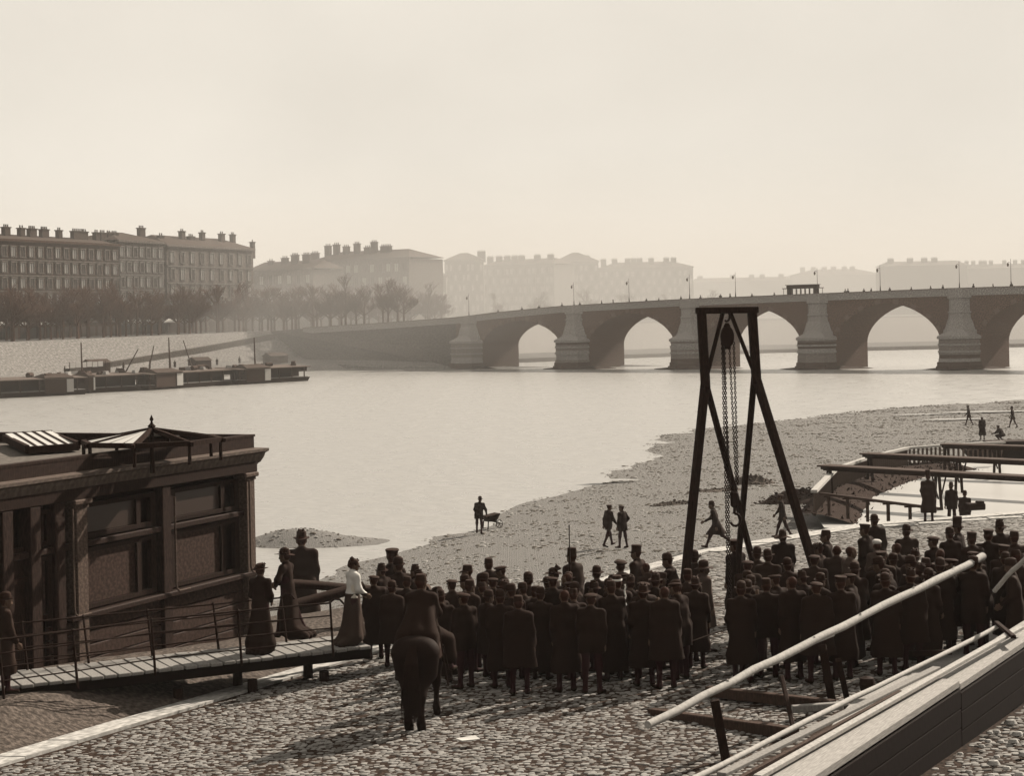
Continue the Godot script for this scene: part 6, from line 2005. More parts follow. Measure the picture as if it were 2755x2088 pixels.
func build_crowd() -> void:
	make_people()
	var list := [
		["woman_stand", "woman_hat_low", -4.75, 4.10, 33.35, -20, 1.67, "black", "woman in a dark coat on the gangway, nearest the corner of the bathing pavilion", "people crowding the quay"],
		["woman_walk", "woman_hat", -4.44, 4.10, 34.96, 70, 1.74, "black", "woman in black walking left on the gangway, elbow out, skirt trailing behind her", "people crowding the quay"],
		["over", "felt", -6.24, 0.93, 52.50, 10, 3.24, "black", "man in a long coat and felt hat on the bank behind the gangway", "people crowding the quay"],
		["woman_white", "hair_knot", -3.12, 4.10, 34.01, -60, 1.68, "skirt", "woman in a white blouse and dark skirt stepping off the gangway", "people crowding the quay"],
		["walk", "kepi_wide", -2.91, 2.48, 41.30, -30, 2.50, "black", "man in a flat-topped peaked uniform cap standing with legs apart beside the woman in white", "people crowding the quay"],
		["jacket", "bowler", -2.62, 2.67, 40.30, 40, 2.27, "black", "man in a round hat half hidden by the capped man near the woman in white", "people crowding the quay"],
		["lean", "hat_up", -1.64, 3.49, 35.60, 80, 1.76, "grey", "bent man in an upturned felt hat and lighter jacket, just right of the rider", "people crowding the quay"],
		["jacket", "kepi", -0.96, 3.49, 36.29, 85, 1.78, "black", "man in a kepi facing left, chin lowered, left of the caped officer", "people crowding the quay"],
		["cape", "kepi", -0.57, 3.46, 37.14, 20, 1.82, "cape", "caped officer in a kepi with a white shoulder cord, seen from behind", "people crowding the quay"],
		["hand_face", "flat_cap", -0.20, 3.55, 36.02, 80, 1.74, "black", "man in a flat cap bending to the left, right of the caped officer", "people crowding the quay"],
		["over", "round", 0.21, 3.68, 33.95, 0, 1.74, "dark", "broad man in a round crown hat, left of the woman with the feathered hat", "people crowding the quay"],
		["woman_stand", "woman_feather", 0.75, 3.60, 35.98, 75, 1.66, "black", "woman with a feathered hat facing left in front of the tall soldier with the bayonet", "people crowding the quay"],
		["cape", "shako", 1.16, 3.55, 37.27, 45, 1.90, "cape", "tall soldier in a high kepi and shoulder cape with a thin bayonet rising above him", "people crowding the quay"],
		["jacket", "bowler_wide", 1.52, 3.72, 34.41, 15, 1.74, "black", "slim man in a wide brimmed bowler alone in the gap left of the beret", "people crowding the quay"],
		["jacket", "beret", 2.01, 3.72, 34.96, 10, 1.76, "black", "man in a puffy beret behind the gilt collared kepi wearer", "people crowding the quay"],
		["cape", "kepi_band", 1.76, 3.88, 31.80, 5, 1.76, "cape", "front row man in a kepi with a pale band and light collar braid", "people crowding the quay"],
		["over", "kepi_tall", 2.50, 3.61, 37.33, 60, 1.86, "dark", "tall man in a tall kepi looking left above the others, right of the beret", "people crowding the quay"],
		["lean", "none", 2.58, 3.79, 34.14, 30, 1.70, "dark", "bareheaded stooping man at the back of the tall kepi wearer", "people crowding the quay"],
		["hand_face", "bowler", 3.09, 3.74, 35.58, 70, 1.78, "black", "man in a bowler lifting a hand to his chin at the left hoist leg", "people crowding the quay"],
		["jacket", "bowler_wide", 3.54, 3.74, 35.94, 15, 1.78, "dark", "man in a bowler just right of the near left leg of the hoist frame", "people crowding the quay"],
		["cape", "slouch", 3.48, 3.84, 34.04, -70, 1.72, "grey", "man in a drooping slouch hat and grey cape facing right, beside the hoist chain", "people crowding the quay"],
		["over", "kepi", 3.09, 3.89, 32.77, 0, 1.70, "dark", "front row man in a low dark kepi between the two bowler hats", "people crowding the quay"],
		["over", "kepi_wide", 4.55, 3.71, 37.52, 40, 1.80, "black", "man in a wide topped kepi and long coat, right of the hanging chain", "people crowding the quay"],
		["jacket", "bowler", 4.74, 3.82, 35.65, 0, 1.78, "dark", "broad backed man in a bowler below the thin crossing legs of the hoist frame", "people crowding the quay"],
		["jacket", "bowler_wide", 4.86, 3.86, 35.04, -15, 1.77, "dark", "man in a dented hat touching shoulders with the broad backed bowler wearer", "people crowding the quay"],
		["over", "cocked", 5.78, 3.68, 39.19, 10, 1.84, "black", "tall man in a wide cocked hat, left of the thick right hoist leg", "people crowding the quay"],
		["over", "fur", 6.09, 3.85, 36.32, 60, 1.74, "dark", "man in a shaggy fur hat just right of the thick right hoist leg", "people crowding the quay"],
		["jacket", "kepi", 6.60, 3.77, 38.37, 70, 1.80, "black", "soldier in a small kepi facing left behind the fur hatted man", "people crowding the quay"],
		["jacket", "flat_cap", 5.54, 3.97, 33.74, -20, 1.72, "dark", "man in a flat cap with a lit shoulder below the shaggy fur hat", "people crowding the quay"],
		["over", "none", 6.20, 3.93, 35.04, -10, 1.74, "dark", "bareheaded man with a sunlit shoulder, two heads right of the hoist frame", "people crowding the quay"],
		["jacket", "none", 6.33, 3.97, 34.44, -70, 1.75, "grey", "bareheaded man facing right beside the officers of the right crowd", "people crowding the quay"],
		["over", "kepi_wide", 7.60, 3.77, 39.29, 50, 1.80, "black", "officer in a high fronted kepi with a pale hand raised, in the right crowd", "people crowding the quay"],
		["cape", "bowler", 8.28, 3.67, 41.70, 20, 1.84, "black", "very tall man in a rounded hat behind the officer with the high fronted kepi", "people crowding the quay"],
		["woman_stand", "pale_cap", 7.31, 3.90, 36.64, 10, 1.66, "grey", "woman in a pale round cap in the right crowd, in front of the two officers", "people crowding the quay"],
		["cape", "kepi_wide", 6.65, 4.07, 32.95, 0, 1.74, "dark", "broad man in a flat dark kepi below the woman with the pale cap", "people crowding the quay"],
		["over", "bowler_wide", 8.30, 3.85, 38.43, 10, 1.80, "dark", "man in a broad bowler with sunlit shoulders, alone above the middle of the right crowd", "people crowding the quay"],
		["jacket", "none", 7.31, 4.01, 34.70, 30, 1.72, "black", "bareheaded man at the elbow of the broad bowler wearer", "people crowding the quay"],
		["jacket", "flat_cap", 8.23, 4.00, 35.59, 40, 1.76, "black", "man in a soft cap between the broad bowler and the top hat", "people crowding the quay"],
		["over", "top_hat", 9.45, 3.90, 38.63, 60, 1.88, "black", "man in a tall black top hat, the highest head of the right crowd", "people crowding the quay"],
		["jacket", "bowler", 9.01, 3.94, 37.53, 20, 1.74, "black", "man in a bowler close to the left of the top hat", "people crowding the quay"],
		["cape", "kepi_tall", 8.93, 4.05, 35.41, 20, 1.78, "cape", "man in a broad kepi at the upper end of the long pale pole", "people crowding the quay"],
		["over", "kepi_wide", 9.34, 4.05, 35.82, -20, 1.77, "black", "man in a slanted kepi just right of the upper end of the long pale pole", "people crowding the quay"],
		["jacket", "felt", 10.07, 3.99, 37.57, 30, 1.80, "black", "man in a dented felt hat behind the slanted kepi, near the right edge", "people crowding the quay"],
		["over", "kepi", 9.63, 4.11, 34.94, 10, 1.78, "dark", "man in a kepi standing at the right edge of the photograph", "people crowding the quay"],
		["jacket", "bowler", 9.75, 4.16, 34.22, 20, 1.76, "black", "man in a bowler cut off by the right edge of the photograph", "people crowding the quay"],
		["jacket", "flat_cap", -1.22, 3.60, 34.07, 30, 1.72, "dark", "short man in a flat cap between the rider and the kepi wearer who looks left", "people crowding the quay"],
		["over", "felt", -2.13, 3.32, 38.21, 60, 1.70, "black", "man in a felt hat standing on the far side of the horse", "people crowding the quay"],
		["woman_stand", "woman_hat_low", 0.59, 3.68, 34.27, 30, 1.60, "dark", "small woman in a low dark hat just left of the bayonet soldier, front row", "people crowding the quay"],
		["lean", "none", 1.16, 3.76, 33.44, 60, 1.68, "dark", "stooping bareheaded man at the bayonet soldier's right side", "people crowding the quay"],
		["cape", "bowler", 5.00, 3.96, 33.35, 10, 1.72, "cape", "caped man in a bowler in the dark mass below the cocked hat", "people crowding the quay"],
		["over", "flat_cap", 4.31, 3.90, 33.80, -10, 1.70, "dark", "man in a flat cap in the shadowed front row behind the hoist chain", "people crowding the quay"],
		["over", "bowler", 5.93, 4.10, 31.73, 15, 1.70, "dark", "man in a bowler in the shadowed front row, under the bareheaded pair", "people crowding the quay"],
		["over", "felt", 7.29, 4.09, 33.15, -15, 1.72, "dark", "man in a felt hat in the shadowed front row below the broad bowler", "people crowding the quay"],
		["cape", "none", 7.70, 4.13, 32.85, 10, 1.71, "cape", "bareheaded caped man in shadow below the top hat", "people crowding the quay"],
		["jacket", "flat_cap", 8.24, 4.17, 32.58, 20, 1.68, "dark", "man in a flat cap in shadow behind the tip of the long pale pole", "people crowding the quay"],
		["over", "kepi_wide", 8.88, 4.18, 32.97, 0, 1.70, "cape", "man in a kepi in the shadowed front row at the far right", "people crowding the quay"],
		["jacket", "flat_cap", -0.92, 3.76, 31.44, 40, 1.70, "black", "man in a flat cap in the shaded front row, first figure right of the horse", "people crowding the quay"],
		["over", "bowler", -0.30, 3.81, 31.17, 10, 1.72, "black", "man in a bowler in the front row below the caped officer", "people crowding the quay"],
		["cape", "kepi", 0.01, 3.87, 30.30, 0, 1.68, "black", "short caped man in a kepi, front row, left of the round crown hat", "people crowding the quay"],
		["over", "none", 0.79, 3.92, 30.21, 20, 1.72, "black", "bareheaded man in the front row below the bayonet soldier", "people crowding the quay"],
		["jacket", "flat_cap", 1.20, 3.96, 29.81, -15, 1.70, "black", "man in a flat cap in the front row below the slim bowler wearer", "people crowding the quay"],
		["over", "felt", 2.10, 3.98, 30.26, 0, 1.72, "black", "man in a felt hat in the front row below the tall banded kepi", "people crowding the quay"],
		["cape", "none", 2.43, 4.02, 29.82, 15, 1.70, "black", "bareheaded caped man in the front row at the foot of the near left hoist leg", "people crowding the quay"],
		["over", "bowler", 3.69, 4.08, 29.90, -10, 1.70, "black", "man in a bowler in the front row just right of the sunlit cobble gap", "people crowding the quay"],
		["jacket", "kepi", 4.16, 4.09, 30.20, 0, 1.68, "black", "man in a kepi in the front row below the two bowler hats", "people crowding the quay"],
		["over", "none", 4.52, 4.14, 29.69, 25, 1.72, "black", "bareheaded man in the front row below the caped bowler wearer", "people crowding the quay"],
		["cape", "flat_cap", 4.83, 4.18, 29.21, 0, 1.68, "black", "caped man in a flat cap in the front row behind the long pale pole", "people crowding the quay"],
		["over", "kepi_wide", 5.27, 4.19, 29.44, 10, 1.70, "black", "man in a flat kepi in the front row, over the thin lath", "people crowding the quay"],
		["over", "bowler", 6.01, 4.22, 29.53, -10, 1.70, "black", "man in a bowler in the front row, over the middle of the long pale pole", "people crowding the quay"],
		["cape", "felt", 6.50, 4.23, 29.84, 10, 1.70, "black", "caped man in a felt hat in the front row, at the slim stake", "people crowding the quay"],
		["over", "flat_cap", -2.87, 3.39, 36.33, 30, 1.72, "black", "man in a flat cap between the woman in white and the rider, nearest to her", "people crowding the quay"],
		["cape", "bowler", -2.43, 3.50, 34.80, -20, 1.70, "cape", "caped man in a bowler left of the mounted rider's elbow", "people crowding the quay"],
		["jacket", "felt", -2.86, 3.27, 38.57, 60, 1.74, "black", "man in a felt hat under the chin of the flat topped uniform cap", "people crowding the quay"],
		["long_coat", "kepi", -2.17, 3.47, 35.62, 10, 1.68, "black", "man in a kepi half hidden behind the mounted rider's left shoulder", "people crowding the quay"],
		["long_coat", "bowler", -1.36, 3.69, 32.24, 20, 1.70, "black", "man in a bowler beside the horse's right flank", "people crowding the quay"],
		["long_coat", "flat_cap", 5.69, 4.14, 30.70, 68, 1.63, "black", "figure lost in the dark middle of the right crowd, back turned", "figures lost in the dark of the right crowd"],
		["over", "felt", 3.13, 3.94, 31.91, -17, 1.62, "cape", "figure lost in the dark middle of the left crowd, back turned", "figures lost in the dark of the left crowd"],
		["lean", "felt", -0.41, 3.68, 33.41, -34, 1.64, "black", "figure lost in the dark middle of the left crowd, back turned", "figures lost in the dark of the left crowd"],
		["over", "bowler_wide", 7.26, 4.20, 31.05, -9, 1.74, "black", "figure lost in the dark middle of the right crowd, back turned", "figures lost in the dark of the right crowd"],
		["hand_face", "felt", 8.11, 4.22, 31.45, 60, 1.70, "black", "figure lost in the dark middle of the right crowd, back turned", "figures lost in the dark of the right crowd"],
		["lean", "bowler", 6.61, 4.13, 31.75, 52, 1.74, "black", "figure lost in the dark middle of the right crowd, back turned", "figures lost in the dark of the right crowd"],
		["hand_face", "round", 2.86, 3.96, 31.30, 61, 1.64, "black", "figure lost in the dark middle of the left crowd, back turned", "figures lost in the dark of the left crowd"],
		["cape", "flat_cap", 2.19, 3.93, 31.22, 26, 1.69, "cape", "figure lost in the dark middle of the left crowd, back turned", "figures lost in the dark of the left crowd"],
		["lean", "felt", 6.75, 4.17, 31.17, -59, 1.63, "black", "figure lost in the dark middle of the right crowd, back turned", "figures lost in the dark of the right crowd"],
		["long_coat", "flat_cap", 0.68, 3.72, 33.62, 25, 1.67, "black", "figure lost in the dark middle of the left crowd, back turned", "figures lost in the dark of the left crowd"],
		["hand_face", "flat_cap", 4.49, 4.07, 30.89, 41, 1.67, "black", "figure lost in the dark middle of the right crowd, back turned", "figures lost in the dark of the right crowd"],
		["lean", "kepi", 8.76, 4.28, 31.12, 21, 1.72, "cape", "figure lost in the dark middle of the right crowd, back turned", "figures lost in the dark of the right crowd"],
		["cape", "bowler_wide", 6.27, 4.16, 30.94, -49, 1.62, "black", "figure lost in the dark middle of the right crowd, back turned", "figures lost in the dark of the right crowd"],
		["cape", "bowler_wide", 1.04, 3.82, 32.15, 46, 1.67, "black", "figure lost in the dark middle of the left crowd, back turned", "figures lost in the dark of the left crowd"],
		["over", "bowler_wide", 8.11, 4.20, 31.99, 25, 1.63, "cape", "figure lost in the dark middle of the right crowd, back turned", "figures lost in the dark of the right crowd"],
		["cape", "bowler", -0.55, 3.72, 32.52, -53, 1.61, "black", "figure lost in the dark middle of the left crowd, back turned", "figures lost in the dark of the left crowd"],
		["hand_face", "felt", 5.07, 4.06, 31.65, 36, 1.60, "black", "figure lost in the dark middle of the right crowd, back turned", "figures lost in the dark of the right crowd"],
		["hand_face", "kepi", -0.63, 3.63, 33.98, 18, 1.61, "black", "figure lost in the dark middle of the left crowd, back turned", "figures lost in the dark of the left crowd"],
		["hand_face", "flat_cap", 2.76, 3.99, 30.70, 41, 1.68, "black", "figure lost in the dark middle of the left crowd, back turned", "figures lost in the dark of the left crowd"],
		["long_coat", "flat_cap", -0.46, 3.62, 34.51, 8, 1.65, "black", "figure lost in the dark middle of the left crowd, back turned", "figures lost in the dark of the left crowd"],
		["long_coat", "round", 8.44, 4.28, 30.70, 73, 1.67, "cape", "figure lost in the dark middle of the right crowd, back turned", "figures lost in the dark of the right crowd"],
		["over", "felt", 2.44, 3.90, 32.11, -29, 1.72, "black", "figure lost in the dark middle of the left crowd, back turned", "figures lost in the dark of the left crowd"],
		["long_coat", "round", 4.07, 4.02, 31.41, 14, 1.62, "cape", "figure lost in the dark middle of the right crowd, back turned", "figures lost in the dark of the right crowd"],
		["long_coat", "kepi", 0.29, 3.76, 32.59, -36, 1.60, "black", "figure lost in the dark middle of the left crowd, back turned", "figures lost in the dark of the left crowd"],
		["cape", "felt", 1.40, 3.82, 32.49, 57, 1.62, "black", "figure lost in the dark middle of the left crowd, back turned", "figures lost in the dark of the left crowd"],
		["hand_face", "kepi", 2.54, 3.86, 32.91, -51, 1.65, "black", "figure lost in the dark middle of the left crowd, back turned", "figures lost in the dark of the left crowd"],
		["long_coat", "kepi", 1.63, 3.91, 31.13, 21, 1.73, "black", "figure lost in the dark middle of the left crowd, back turned", "figures lost in the dark of the left crowd"],
		["long_coat", "bowler_wide", 4.12, 3.98, 32.11, 35, 1.65, "black", "figure lost in the dark middle of the right crowd, back turned", "figures lost in the dark of the right crowd"],
		["long_coat", "bowler", 1.72, 3.82, 32.89, 70, 1.61, "black", "figure lost in the dark middle of the left crowd, back turned", "figures lost in the dark of the left crowd"],
		["lean", "bowler", 7.12, 4.17, 31.54, 48, 1.73, "cape", "figure lost in the dark middle of the right crowd, back turned", "figures lost in the dark of the right crowd"],
		["over", "kepi", 7.33, 4.14, 32.34, 31, 1.62, "cape", "figure lost in the dark middle of the right crowd, back turned", "figures lost in the dark of the right crowd"],
		["hand_face", "kepi", 1.00, 3.85, 31.54, 14, 1.60, "cape", "figure lost in the dark middle of the left crowd, back turned", "figures lost in the dark of the left crowd"],
		["cape", "kepi", 6.83, 4.01, 34.10, -27, 1.61, "black", "figure lost in the dark middle of the right crowd, back turned", "figures lost in the dark of the right crowd"],
		["over", "flat_cap", 1.91, 3.79, 33.47, -26, 1.60, "black", "figure lost in the dark middle of the left crowd, back turned", "figures lost in the dark of the left crowd"],
		["cape", "bowler_wide", 3.89, 4.05, 30.62, -5, 1.64, "black", "figure lost in the dark middle of the right crowd, back turned", "figures lost in the dark of the right crowd"],
		["hand_face", "round", -0.06, 3.76, 32.15, 26, 1.70, "black", "figure lost in the dark middle of the left crowd, back turned", "figures lost in the dark of the left crowd"],
		["lean", "round", -0.76, 3.55, 35.35, -23, 1.65, "cape", "figure lost in the dark middle of the left crowd, back turned", "figures lost in the dark of the left crowd"],
		["long_coat", "flat_cap", 0.97, 3.78, 32.89, 20, 1.62, "cape", "figure lost in the dark middle of the left crowd, back turned", "figures lost in the dark of the left crowd"],
		["cape", "flat_cap", 6.47, 4.09, 32.33, 14, 1.72, "black", "figure lost in the dark middle of the right crowd, back turned", "figures lost in the dark of the right crowd"],
		["hand_face", "round", 0.16, 3.71, 33.32, 33, 1.60, "cape", "figure lost in the dark middle of the left crowd, back turned", "figures lost in the dark of the left crowd"],
		["hand_face", "bowler_wide", 7.77, 4.24, 30.90, -24, 1.73, "black", "figure lost in the dark middle of the right crowd, back turned", "figures lost in the dark of the right crowd"],
		["lean", "round", -1.20, 3.66, 33.08, 78, 1.64, "black", "figure lost in the dark middle of the left crowd, back turned", "figures lost in the dark of the left crowd"],
		["long_coat", "felt", 8.80, 4.25, 31.66, -40, 1.63, "black", "figure lost in the dark middle of the right crowd, back turned", "figures lost in the dark of the right crowd"],
		["long_coat", "round", 7.01, 4.05, 33.58, 16, 1.63, "black", "figure lost in the dark middle of the right crowd, back turned", "figures lost in the dark of the right crowd"],
		["cape", "bowler", 5.19, 4.09, 31.13, -53, 1.62, "black", "figure lost in the dark middle of the right crowd, back turned", "figures lost in the dark of the right crowd"],
		["cape", "flat_cap", 7.63, 4.19, 31.66, 77, 1.67, "cape", "figure lost in the dark middle of the right crowd, back turned", "figures lost in the dark of the right crowd"],
		["hand_face", "bowler", -0.89, 3.58, 34.82, 69, 1.70, "black", "figure lost in the dark middle of the left crowd, back turned", "figures lost in the dark of the left crowd"],
		["long_coat", "bowler", 8.71, 4.21, 32.25, -10, 1.64, "cape", "figure lost in the dark middle of the right crowd, back turned", "figures lost in the dark of the right crowd"],
		["hand_face", "felt", 2.02, 3.86, 32.41, -6, 1.66, "cape", "figure lost in the dark middle of the left crowd, back turned", "figures lost in the dark of the left crowd"],
		["long_coat", "bowler", 0.39, 3.80, 31.88, -12, 1.65, "black", "figure lost in the dark middle of the left crowd, back turned", "figures lost in the dark of the left crowd"],
		["over", "flat_cap", 1.95, 3.77, 34.00, -44, 1.63, "black", "figure lost in the dark middle of the left crowd, back turned", "figures lost in the dark of the left crowd"],
		["cape", "kepi", -0.91, 3.65, 33.51, -42, 1.72, "cape", "figure lost in the dark middle of the left crowd, back turned", "figures lost in the dark of the left crowd"],
		["long_coat", "bowler_wide", 0.96, 3.67, 34.76, -25, 1.63, "black", "figure lost in the dark middle of the left crowd, back turned", "figures lost in the dark of the left crowd"],
		["long_coat", "bowler", 6.93, 4.21, 30.63, -47, 1.61, "cape", "figure lost in the dark middle of the right crowd, back turned", "figures lost in the dark of the right crowd"],
		["barrow", "bowler_wide", -1.74, 0.08, 84.96, -20, 1.78, "black", "man in a brimmed hat bending his arms to a wheelbarrow at the water's edge", "people down on the beach"],
		["walk", "flat_cap", 3.71, 0.88, 72.99, -60, 1.74, "black", "man in a cap leaning in to talk, left of the two on the gravel beach", "people down on the beach"],
		["hips", "flat_cap", 4.22, 0.96, 71.77, 50, 1.74, "black", "man in a cap, hand on hip, right of the two talking on the beach", "people down on the beach"],
		["stride", "bowler", 7.58, 1.33, 68.53, 80, 1.80, "black", "man in a flying overcoat striding left across the beach behind the hoist chain", "people down on the beach"],
		["walk", "flat_cap", 10.46, 1.33, 71.00, 80, 1.76, "black", "man stepping along the beach seen behind the near right leg of the hoist frame", "people down on the beach"],
		["over", "top_hat", 14.28, 2.83, 62.60, -20, 1.84, "dark", "man in a long flared overcoat standing on the quay edge under the nearest gangplank", "people down on the beach"],
		["jacket", "felt", 16.63, 1.87, 69.00, 15, 1.72, "black", "stout man in a wide hat standing in the basin just below the quay edge", "people down on the beach"],
		["jacket", "bowler", 17.87, 1.28, 72.00, -20, 1.70, "black", "man of whom only the head shows over a dark crate in the basin", "people down on the beach"],
		["walk", "flat_cap", 38.09, 0.39, 151.44, 70, 1.76, "black", "far man striding left on the gravel beach, leftmost of the far four", "people down on the beach"],
		["over", "flat_cap", 34.51, 0.50, 133.38, 0, 1.74, "black", "far man standing still in a long coat above the top gangplank", "people down on the beach"],
		["walk", "felt", 40.28, 0.49, 146.07, 60, 1.76, "black", "far man walking left near the right edge of the gravel beach", "people down on the beach"],
		["crouch", "flat_cap", 34.99, 0.53, 129.56, 40, 1.30, "black", "crouching man at the end of the slatted fence on the far beach", "people down on the beach"],
		["over", "bowler", -8.70, 4.03, 30.60, -60, 1.72, "dark", "man in a dark coat at the left edge of the photograph by the gangway rails", "people down on the beach"],
	]
	for q in list:
		person(q[0], q[1], w(q[2], q[3], q[4]), q[5], q[6], q[7], q[8], q[9])
	build_horse(w(-1.509, 3.905, 28.235), -0.12)
	var rp := w(-1.509, 3.905, 28.235)
	var rider := person("ride", "kepi", rp + Vector3(0, 1.0, 0), -7.0, 1.0, "black", "mounted rider in a peaked kepi on the dark horse", "people crowding the quay")
	var m := MB.new()
	m.beam(Vector3(0.3, 0.55, 0.2), Vector3(0.46, -0.35, 0.35), 0.028, 0.012, 0.003)
	part("sabre_sheath", m.done(), M.iron, rider)
	for q in [[w(-0.576, 4.869, 36.900), "white plaited cord hanging from the caped officer's shoulder"], [w(1.865, 5.534, 31.600), "pale plaited braid at the collar of the front row kepi wearer"]]:
		m = MB.new()
		for i in 7:
			m.tube(Vector3(0.012 * sin(i * 2.0), -i * 0.05, 0.2), Vector3(0.012 * sin(i * 2.0 + 2.0), -(i + 1) * 0.05, 0.2 + 0.01 * i), 0.016, 0.014, 6)
		single("shoulder_cord", m.done(), M.braid, q[1], "cord", "", Transform3D(Basis(), q[0]))
	m = MB.new()
	var r0 := w(1.079, 4.835, 36.900)
	var r1 := w(1.078, 5.548, 36.900)
	var r2 := w(1.079, 5.959, 36.900)
	m.tube(r0, r1, 0.02, 0.014, 7)
	m.beam(r1, r2, 0.022, 0.01, 0.002, Vector3.FORWARD)
	single("rifle", m.done(), M.iron, "thin rifle barrel and bayonet rising above the tall soldier's kepi", "rifle")
	m = MB.new()
	m.tube(w(2.678, 4.587, 30.600), w(3.513, 4.730, 31.200), 0.012, 0.01, 7)
	single("walking_stick", m.done(), M.timber_wet, "walking stick held level in front of the dark mass left of the hoist chain", "stick")
	build_barrow(w(-1.315, 0.032, 87.428))
	# strollers on the bridge: heads and shoulders over the parapet
	rng.seed = 90
	var kinds := [["over", "bowler"], ["jacket", "flat_cap"], ["cape", "kepi"], ["over", "top_hat"], ["woman_stand", "woman_hat"], ["jacket", "felt"]]
	for u in [11.0, 17.0, 21.5, 27.0, 31.0, 36.5, 39.0, 47.0, 50.5, 55.0, 60.0, 64.5, 66.0, 71.0, 75.0, 89.5, 91.0, 93.2, 95.0, 99.0, 103.0, 106.0, 109.0, 114.5, 118.0, 121.0, 124.0]:
		var k: Array = kinds[rng.randi() % 6]
		person(k[0], k[1], BR * Vector3(u + rng.randf_range(-0.6, 0.6), rail_y(u) - 1.0, -1.0 - rng.randf() * 0.6), rng.randf_range(-180, 180), rng.randf_range(1.62, 1.85), "black", "distant stroller showing head and shoulders over the bridge parapet", "people crossing the bridge")
	# people and clutter on the low quay opposite
	for i in 9:
		var f := 0.04 + i * 0.1
		var p: Vector3 = w(-83, 2.0, 320).lerp(w(-50, 2.0, 396), f) + Vector3(rng.randf_range(1, 3), -0.25, rng.randf_range(0, 2))
		var k: Array = kinds[rng.randi() % 6]
		person(k[0], k[1], p, rng.randf_range(-180, 180), rng.randf_range(1.6, 1.8), "dark", "distant figure standing on the low quay behind the wash boats", "people on the far low quay")
	var cl := MB.new()
	for i in 6:
		cl.box(Vector3(i * 1.35, 1.5 + 0.05 * (i % 2), 0), Vector3(1.2, 0.95, 0.05))
	var line := thing("laundry_line", "row of white sheets drying on the far low quay at the left", "laundry", w(-78.6, 1.9, 323), 1.0)
	part("sheets", cl.done(), M.awning, line)
	cl = MB.new()
	cl.tube(Vector3(-0.8, 0, 0), Vector3(-0.8, 2.1, 0), 0.06, 0.06, 6)
	cl.tube(Vector3(8.0, 0, 0), Vector3(8.0, 2.1, 0), 0.06, 0.06, 6)
	cl.tube(Vector3(-0.8, 2.0, 0), Vector3(8.0, 2.0, 0), 0.02, 0.02, 5)
	part("poles", cl.done(), M.timber_wet, line)
	for q in [[w(-62, 1.7, 358), 4.0, 1.4, "low dark shed on the far low quay behind the second wash boat"], [w(-50, 1.7, 381), 5.0, 1.6, "small dark shed near the corner of the far quay"], [w(-76, 1.8, 330), 4.5, 1.8, "dark shed on the far low quay at the left edge"]]:
		var sd := thing("shed", q[3], "shed", q[0], 0.9)
		var s := MB.new()
		s.box(Vector3(0, q[2] / 2, 0), Vector3(q[1], q[2], 2.4))
		part("wall", s.done(), M.timber_wet, sd)
		s = MB.new()
		s.hull8([Vector3(-q[1] / 2 - 0.2, q[2], 1.4), Vector3(q[1] / 2 + 0.2, q[2], 1.4), Vector3(q[1] / 2 + 0.2, q[2], -1.4), Vector3(-q[1] / 2 - 0.2, q[2], -1.4), Vector3(-q[1] / 2 - 0.2, q[2] + 0.7, 0.05), Vector3(q[1] / 2 + 0.2, q[2] + 0.7, 0.05), Vector3(q[1] / 2 + 0.2, q[2] + 0.7, -0.05), Vector3(-q[1] / 2 - 0.2, q[2] + 0.7, -0.05)])
		part("roof", s.done(), M.roof, sd)
	# derrick spars and tackle on the low quay
	for i in 4:
		var p: Vector3 = w(-71, 1.6, 331).lerp(w(-62, 1.6, 350), i / 3.0)
		var s := MB.new()
		s.tube(p, p + Vector3(2.6 - i * 1.4, 4.4 + 0.4 * i, 0.5), 0.14, 0.09, 6)
		single("leaning_spar", s.done(), M.timber_wet, ["leaning spar nearest the left edge on the far low quay", "second leaning spar on the far low quay, beside the tall mast", "third leaning spar on the far low quay", "leaning spar behind the third wash boat hut"][i], "spar", "spars on the far low quay")

func build_mist() -> void:  # the river mist thickens over the town and the far left bank
	var patch := FogVolume.new()
	patch.name = "river_mist"
	patch.shape = RenderingServer.FOG_VOLUME_SHAPE_ELLIPSOID
	patch.size = Vector3(130, 40, 90)
	patch.position = Vector3(-4, 6, -384)
	var pm := FogMaterial.new()
	pm.density = 0.0035
	pm.albedo = Color(0.77, 0.762, 0.752)
	patch.material = pm
	patch.set_meta("kind", "stuff")
	patch.set_meta("label", "thick patch of mist round the left end of the bridge")
	patch.set_meta("category", "mist")
	add_child(patch, true)
	for q in [[Vector3(120, 18, -830), Vector3(1500, 60, 850), 0.0, 0.0018], [Vector3(-60, 8, -425), Vector3(360, 60, 170), 0.25, 0.00095]]:
		var f := FogVolume.new()
		f.name = "river_mist"
		f.shape = RenderingServer.FOG_VOLUME_SHAPE_BOX if q[3] > 0.001 else RenderingServer.FOG_VOLUME_SHAPE_ELLIPSOID
		f.size = q[1]
		f.position = q[0]
		f.rotation.y = q[2]
		var m := FogMaterial.new()
		m.density = q[3]
		m.albedo = Color(0.77, 0.762, 0.752)
		f.material = m
		f.set_meta("kind", "stuff")
		f.set_meta("label", "pale mist over the far bank of the river")
		f.set_meta("category", "mist")
		add_child(f, true)

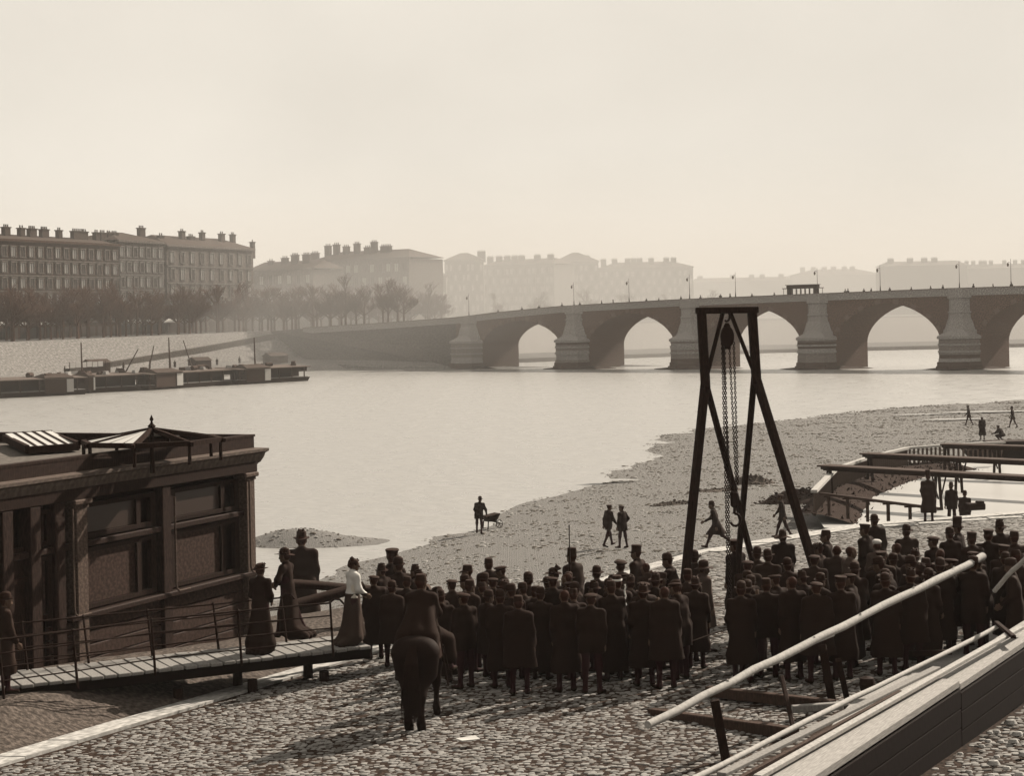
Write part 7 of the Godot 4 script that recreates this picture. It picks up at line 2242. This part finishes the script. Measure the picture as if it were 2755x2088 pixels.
func _ready() -> void:
	var cam := Camera3D.new()
	cam.name = "camera"
	cam.projection = Camera3D.PROJECTION_FRUSTUM
	cam.near = 0.5
	cam.far = 6000.0
	cam.size = 2088.0 / 4860.0 * 0.5
	cam.frustum_offset = Vector2(0, (856.4 - 1044.0) / 4860.0 * 0.5)
	cam.position = Vector3(0, 10.2, 0)
	cam.rotation.z = -atan(0.0205)
	add_child(cam)
	cam.current = true
	var env := Environment.new()
	env.background_mode = Environment.BG_SKY
	var sm := ProceduralSkyMaterial.new()
	sm.sky_top_color = Color(0.5676, 0.5488, 0.5179)
	sm.sky_horizon_color = Color(0.5676, 0.5488, 0.5179)
	sm.sky_curve = 0.2
	sm.ground_bottom_color = Color(0.35, 0.31, 0.27)
	sm.ground_horizon_color = Color(0.5676, 0.5488, 0.5179)
	sm.sun_angle_max = 30.0
	sm.sky_energy_multiplier = 1.0
	# thin uneven high haze
	var hz := FastNoiseLite.new()
	hz.seed = 4
	hz.frequency = 3.2
	hz.fractal_octaves = 5
	var im := Image.create(1024, 512, false, Image.FORMAT_RGBA8)
	for y in 256:
		var el0 := PI / 2 - PI * (y + 0.5) / 512.0
		for x in 1024:
			var an := TAU * x / 1024.0
			var v := hz.get_noise_3d(cos(an) * cos(el0), sin(el0) * 1.6, sin(an) * cos(el0))
			im.set_pixel(x, y, Color(1.0, 0.98, 0.94, clampf(0.5 + v * 0.9, 0.0, 1.0)))
	sm.sky_cover = ImageTexture.create_from_image(im)
	sm.sky_cover_modulate = Color(1, 1, 1, 0.035)
	var sky := Sky.new()
	sky.sky_material = sm
	env.sky = sky
	env.tonemap_mode = Environment.TONE_MAPPER_LINEAR
	env.tonemap_exposure = 2.72
	env.fog_enabled = true
	env.fog_density = 0.00016
	env.fog_light_color = Color(1.0, 0.985, 0.965)
	env.volumetric_fog_enabled = true
	env.volumetric_fog_density = 0.0
	env.sdfgi_enabled = true
	env.ssao_enabled = true
	env.ssil_enabled = true
	var we := WorldEnvironment.new()
	we.name = "world"
	we.environment = env
	add_child(we)
	var sun := DirectionalLight3D.new()
	sun.name = "sun"
	sun.light_energy = 1.6
	sun.light_color = Color(1.0, 0.955, 0.89)
	sun.light_angular_distance = 0.5
	sun.shadow_enabled = true
	var az := deg_to_rad(42.0)
	var el := deg_to_rad(32.0)
	var to_sun := Vector3(sin(az) * cos(el), sin(el), -cos(az) * cos(el))
	sun.basis = Basis.looking_at(-to_sun)
	add_child(sun)
	make_materials()
	build_land()
	build_far_bank()
	build_houses()
	build_bridge()
	build_trees()
	build_boats()
	build_basin()
	build_pavilion()
	build_gangway()
	build_hoist()
	build_timber()
	build_crowd()
	build_mist()
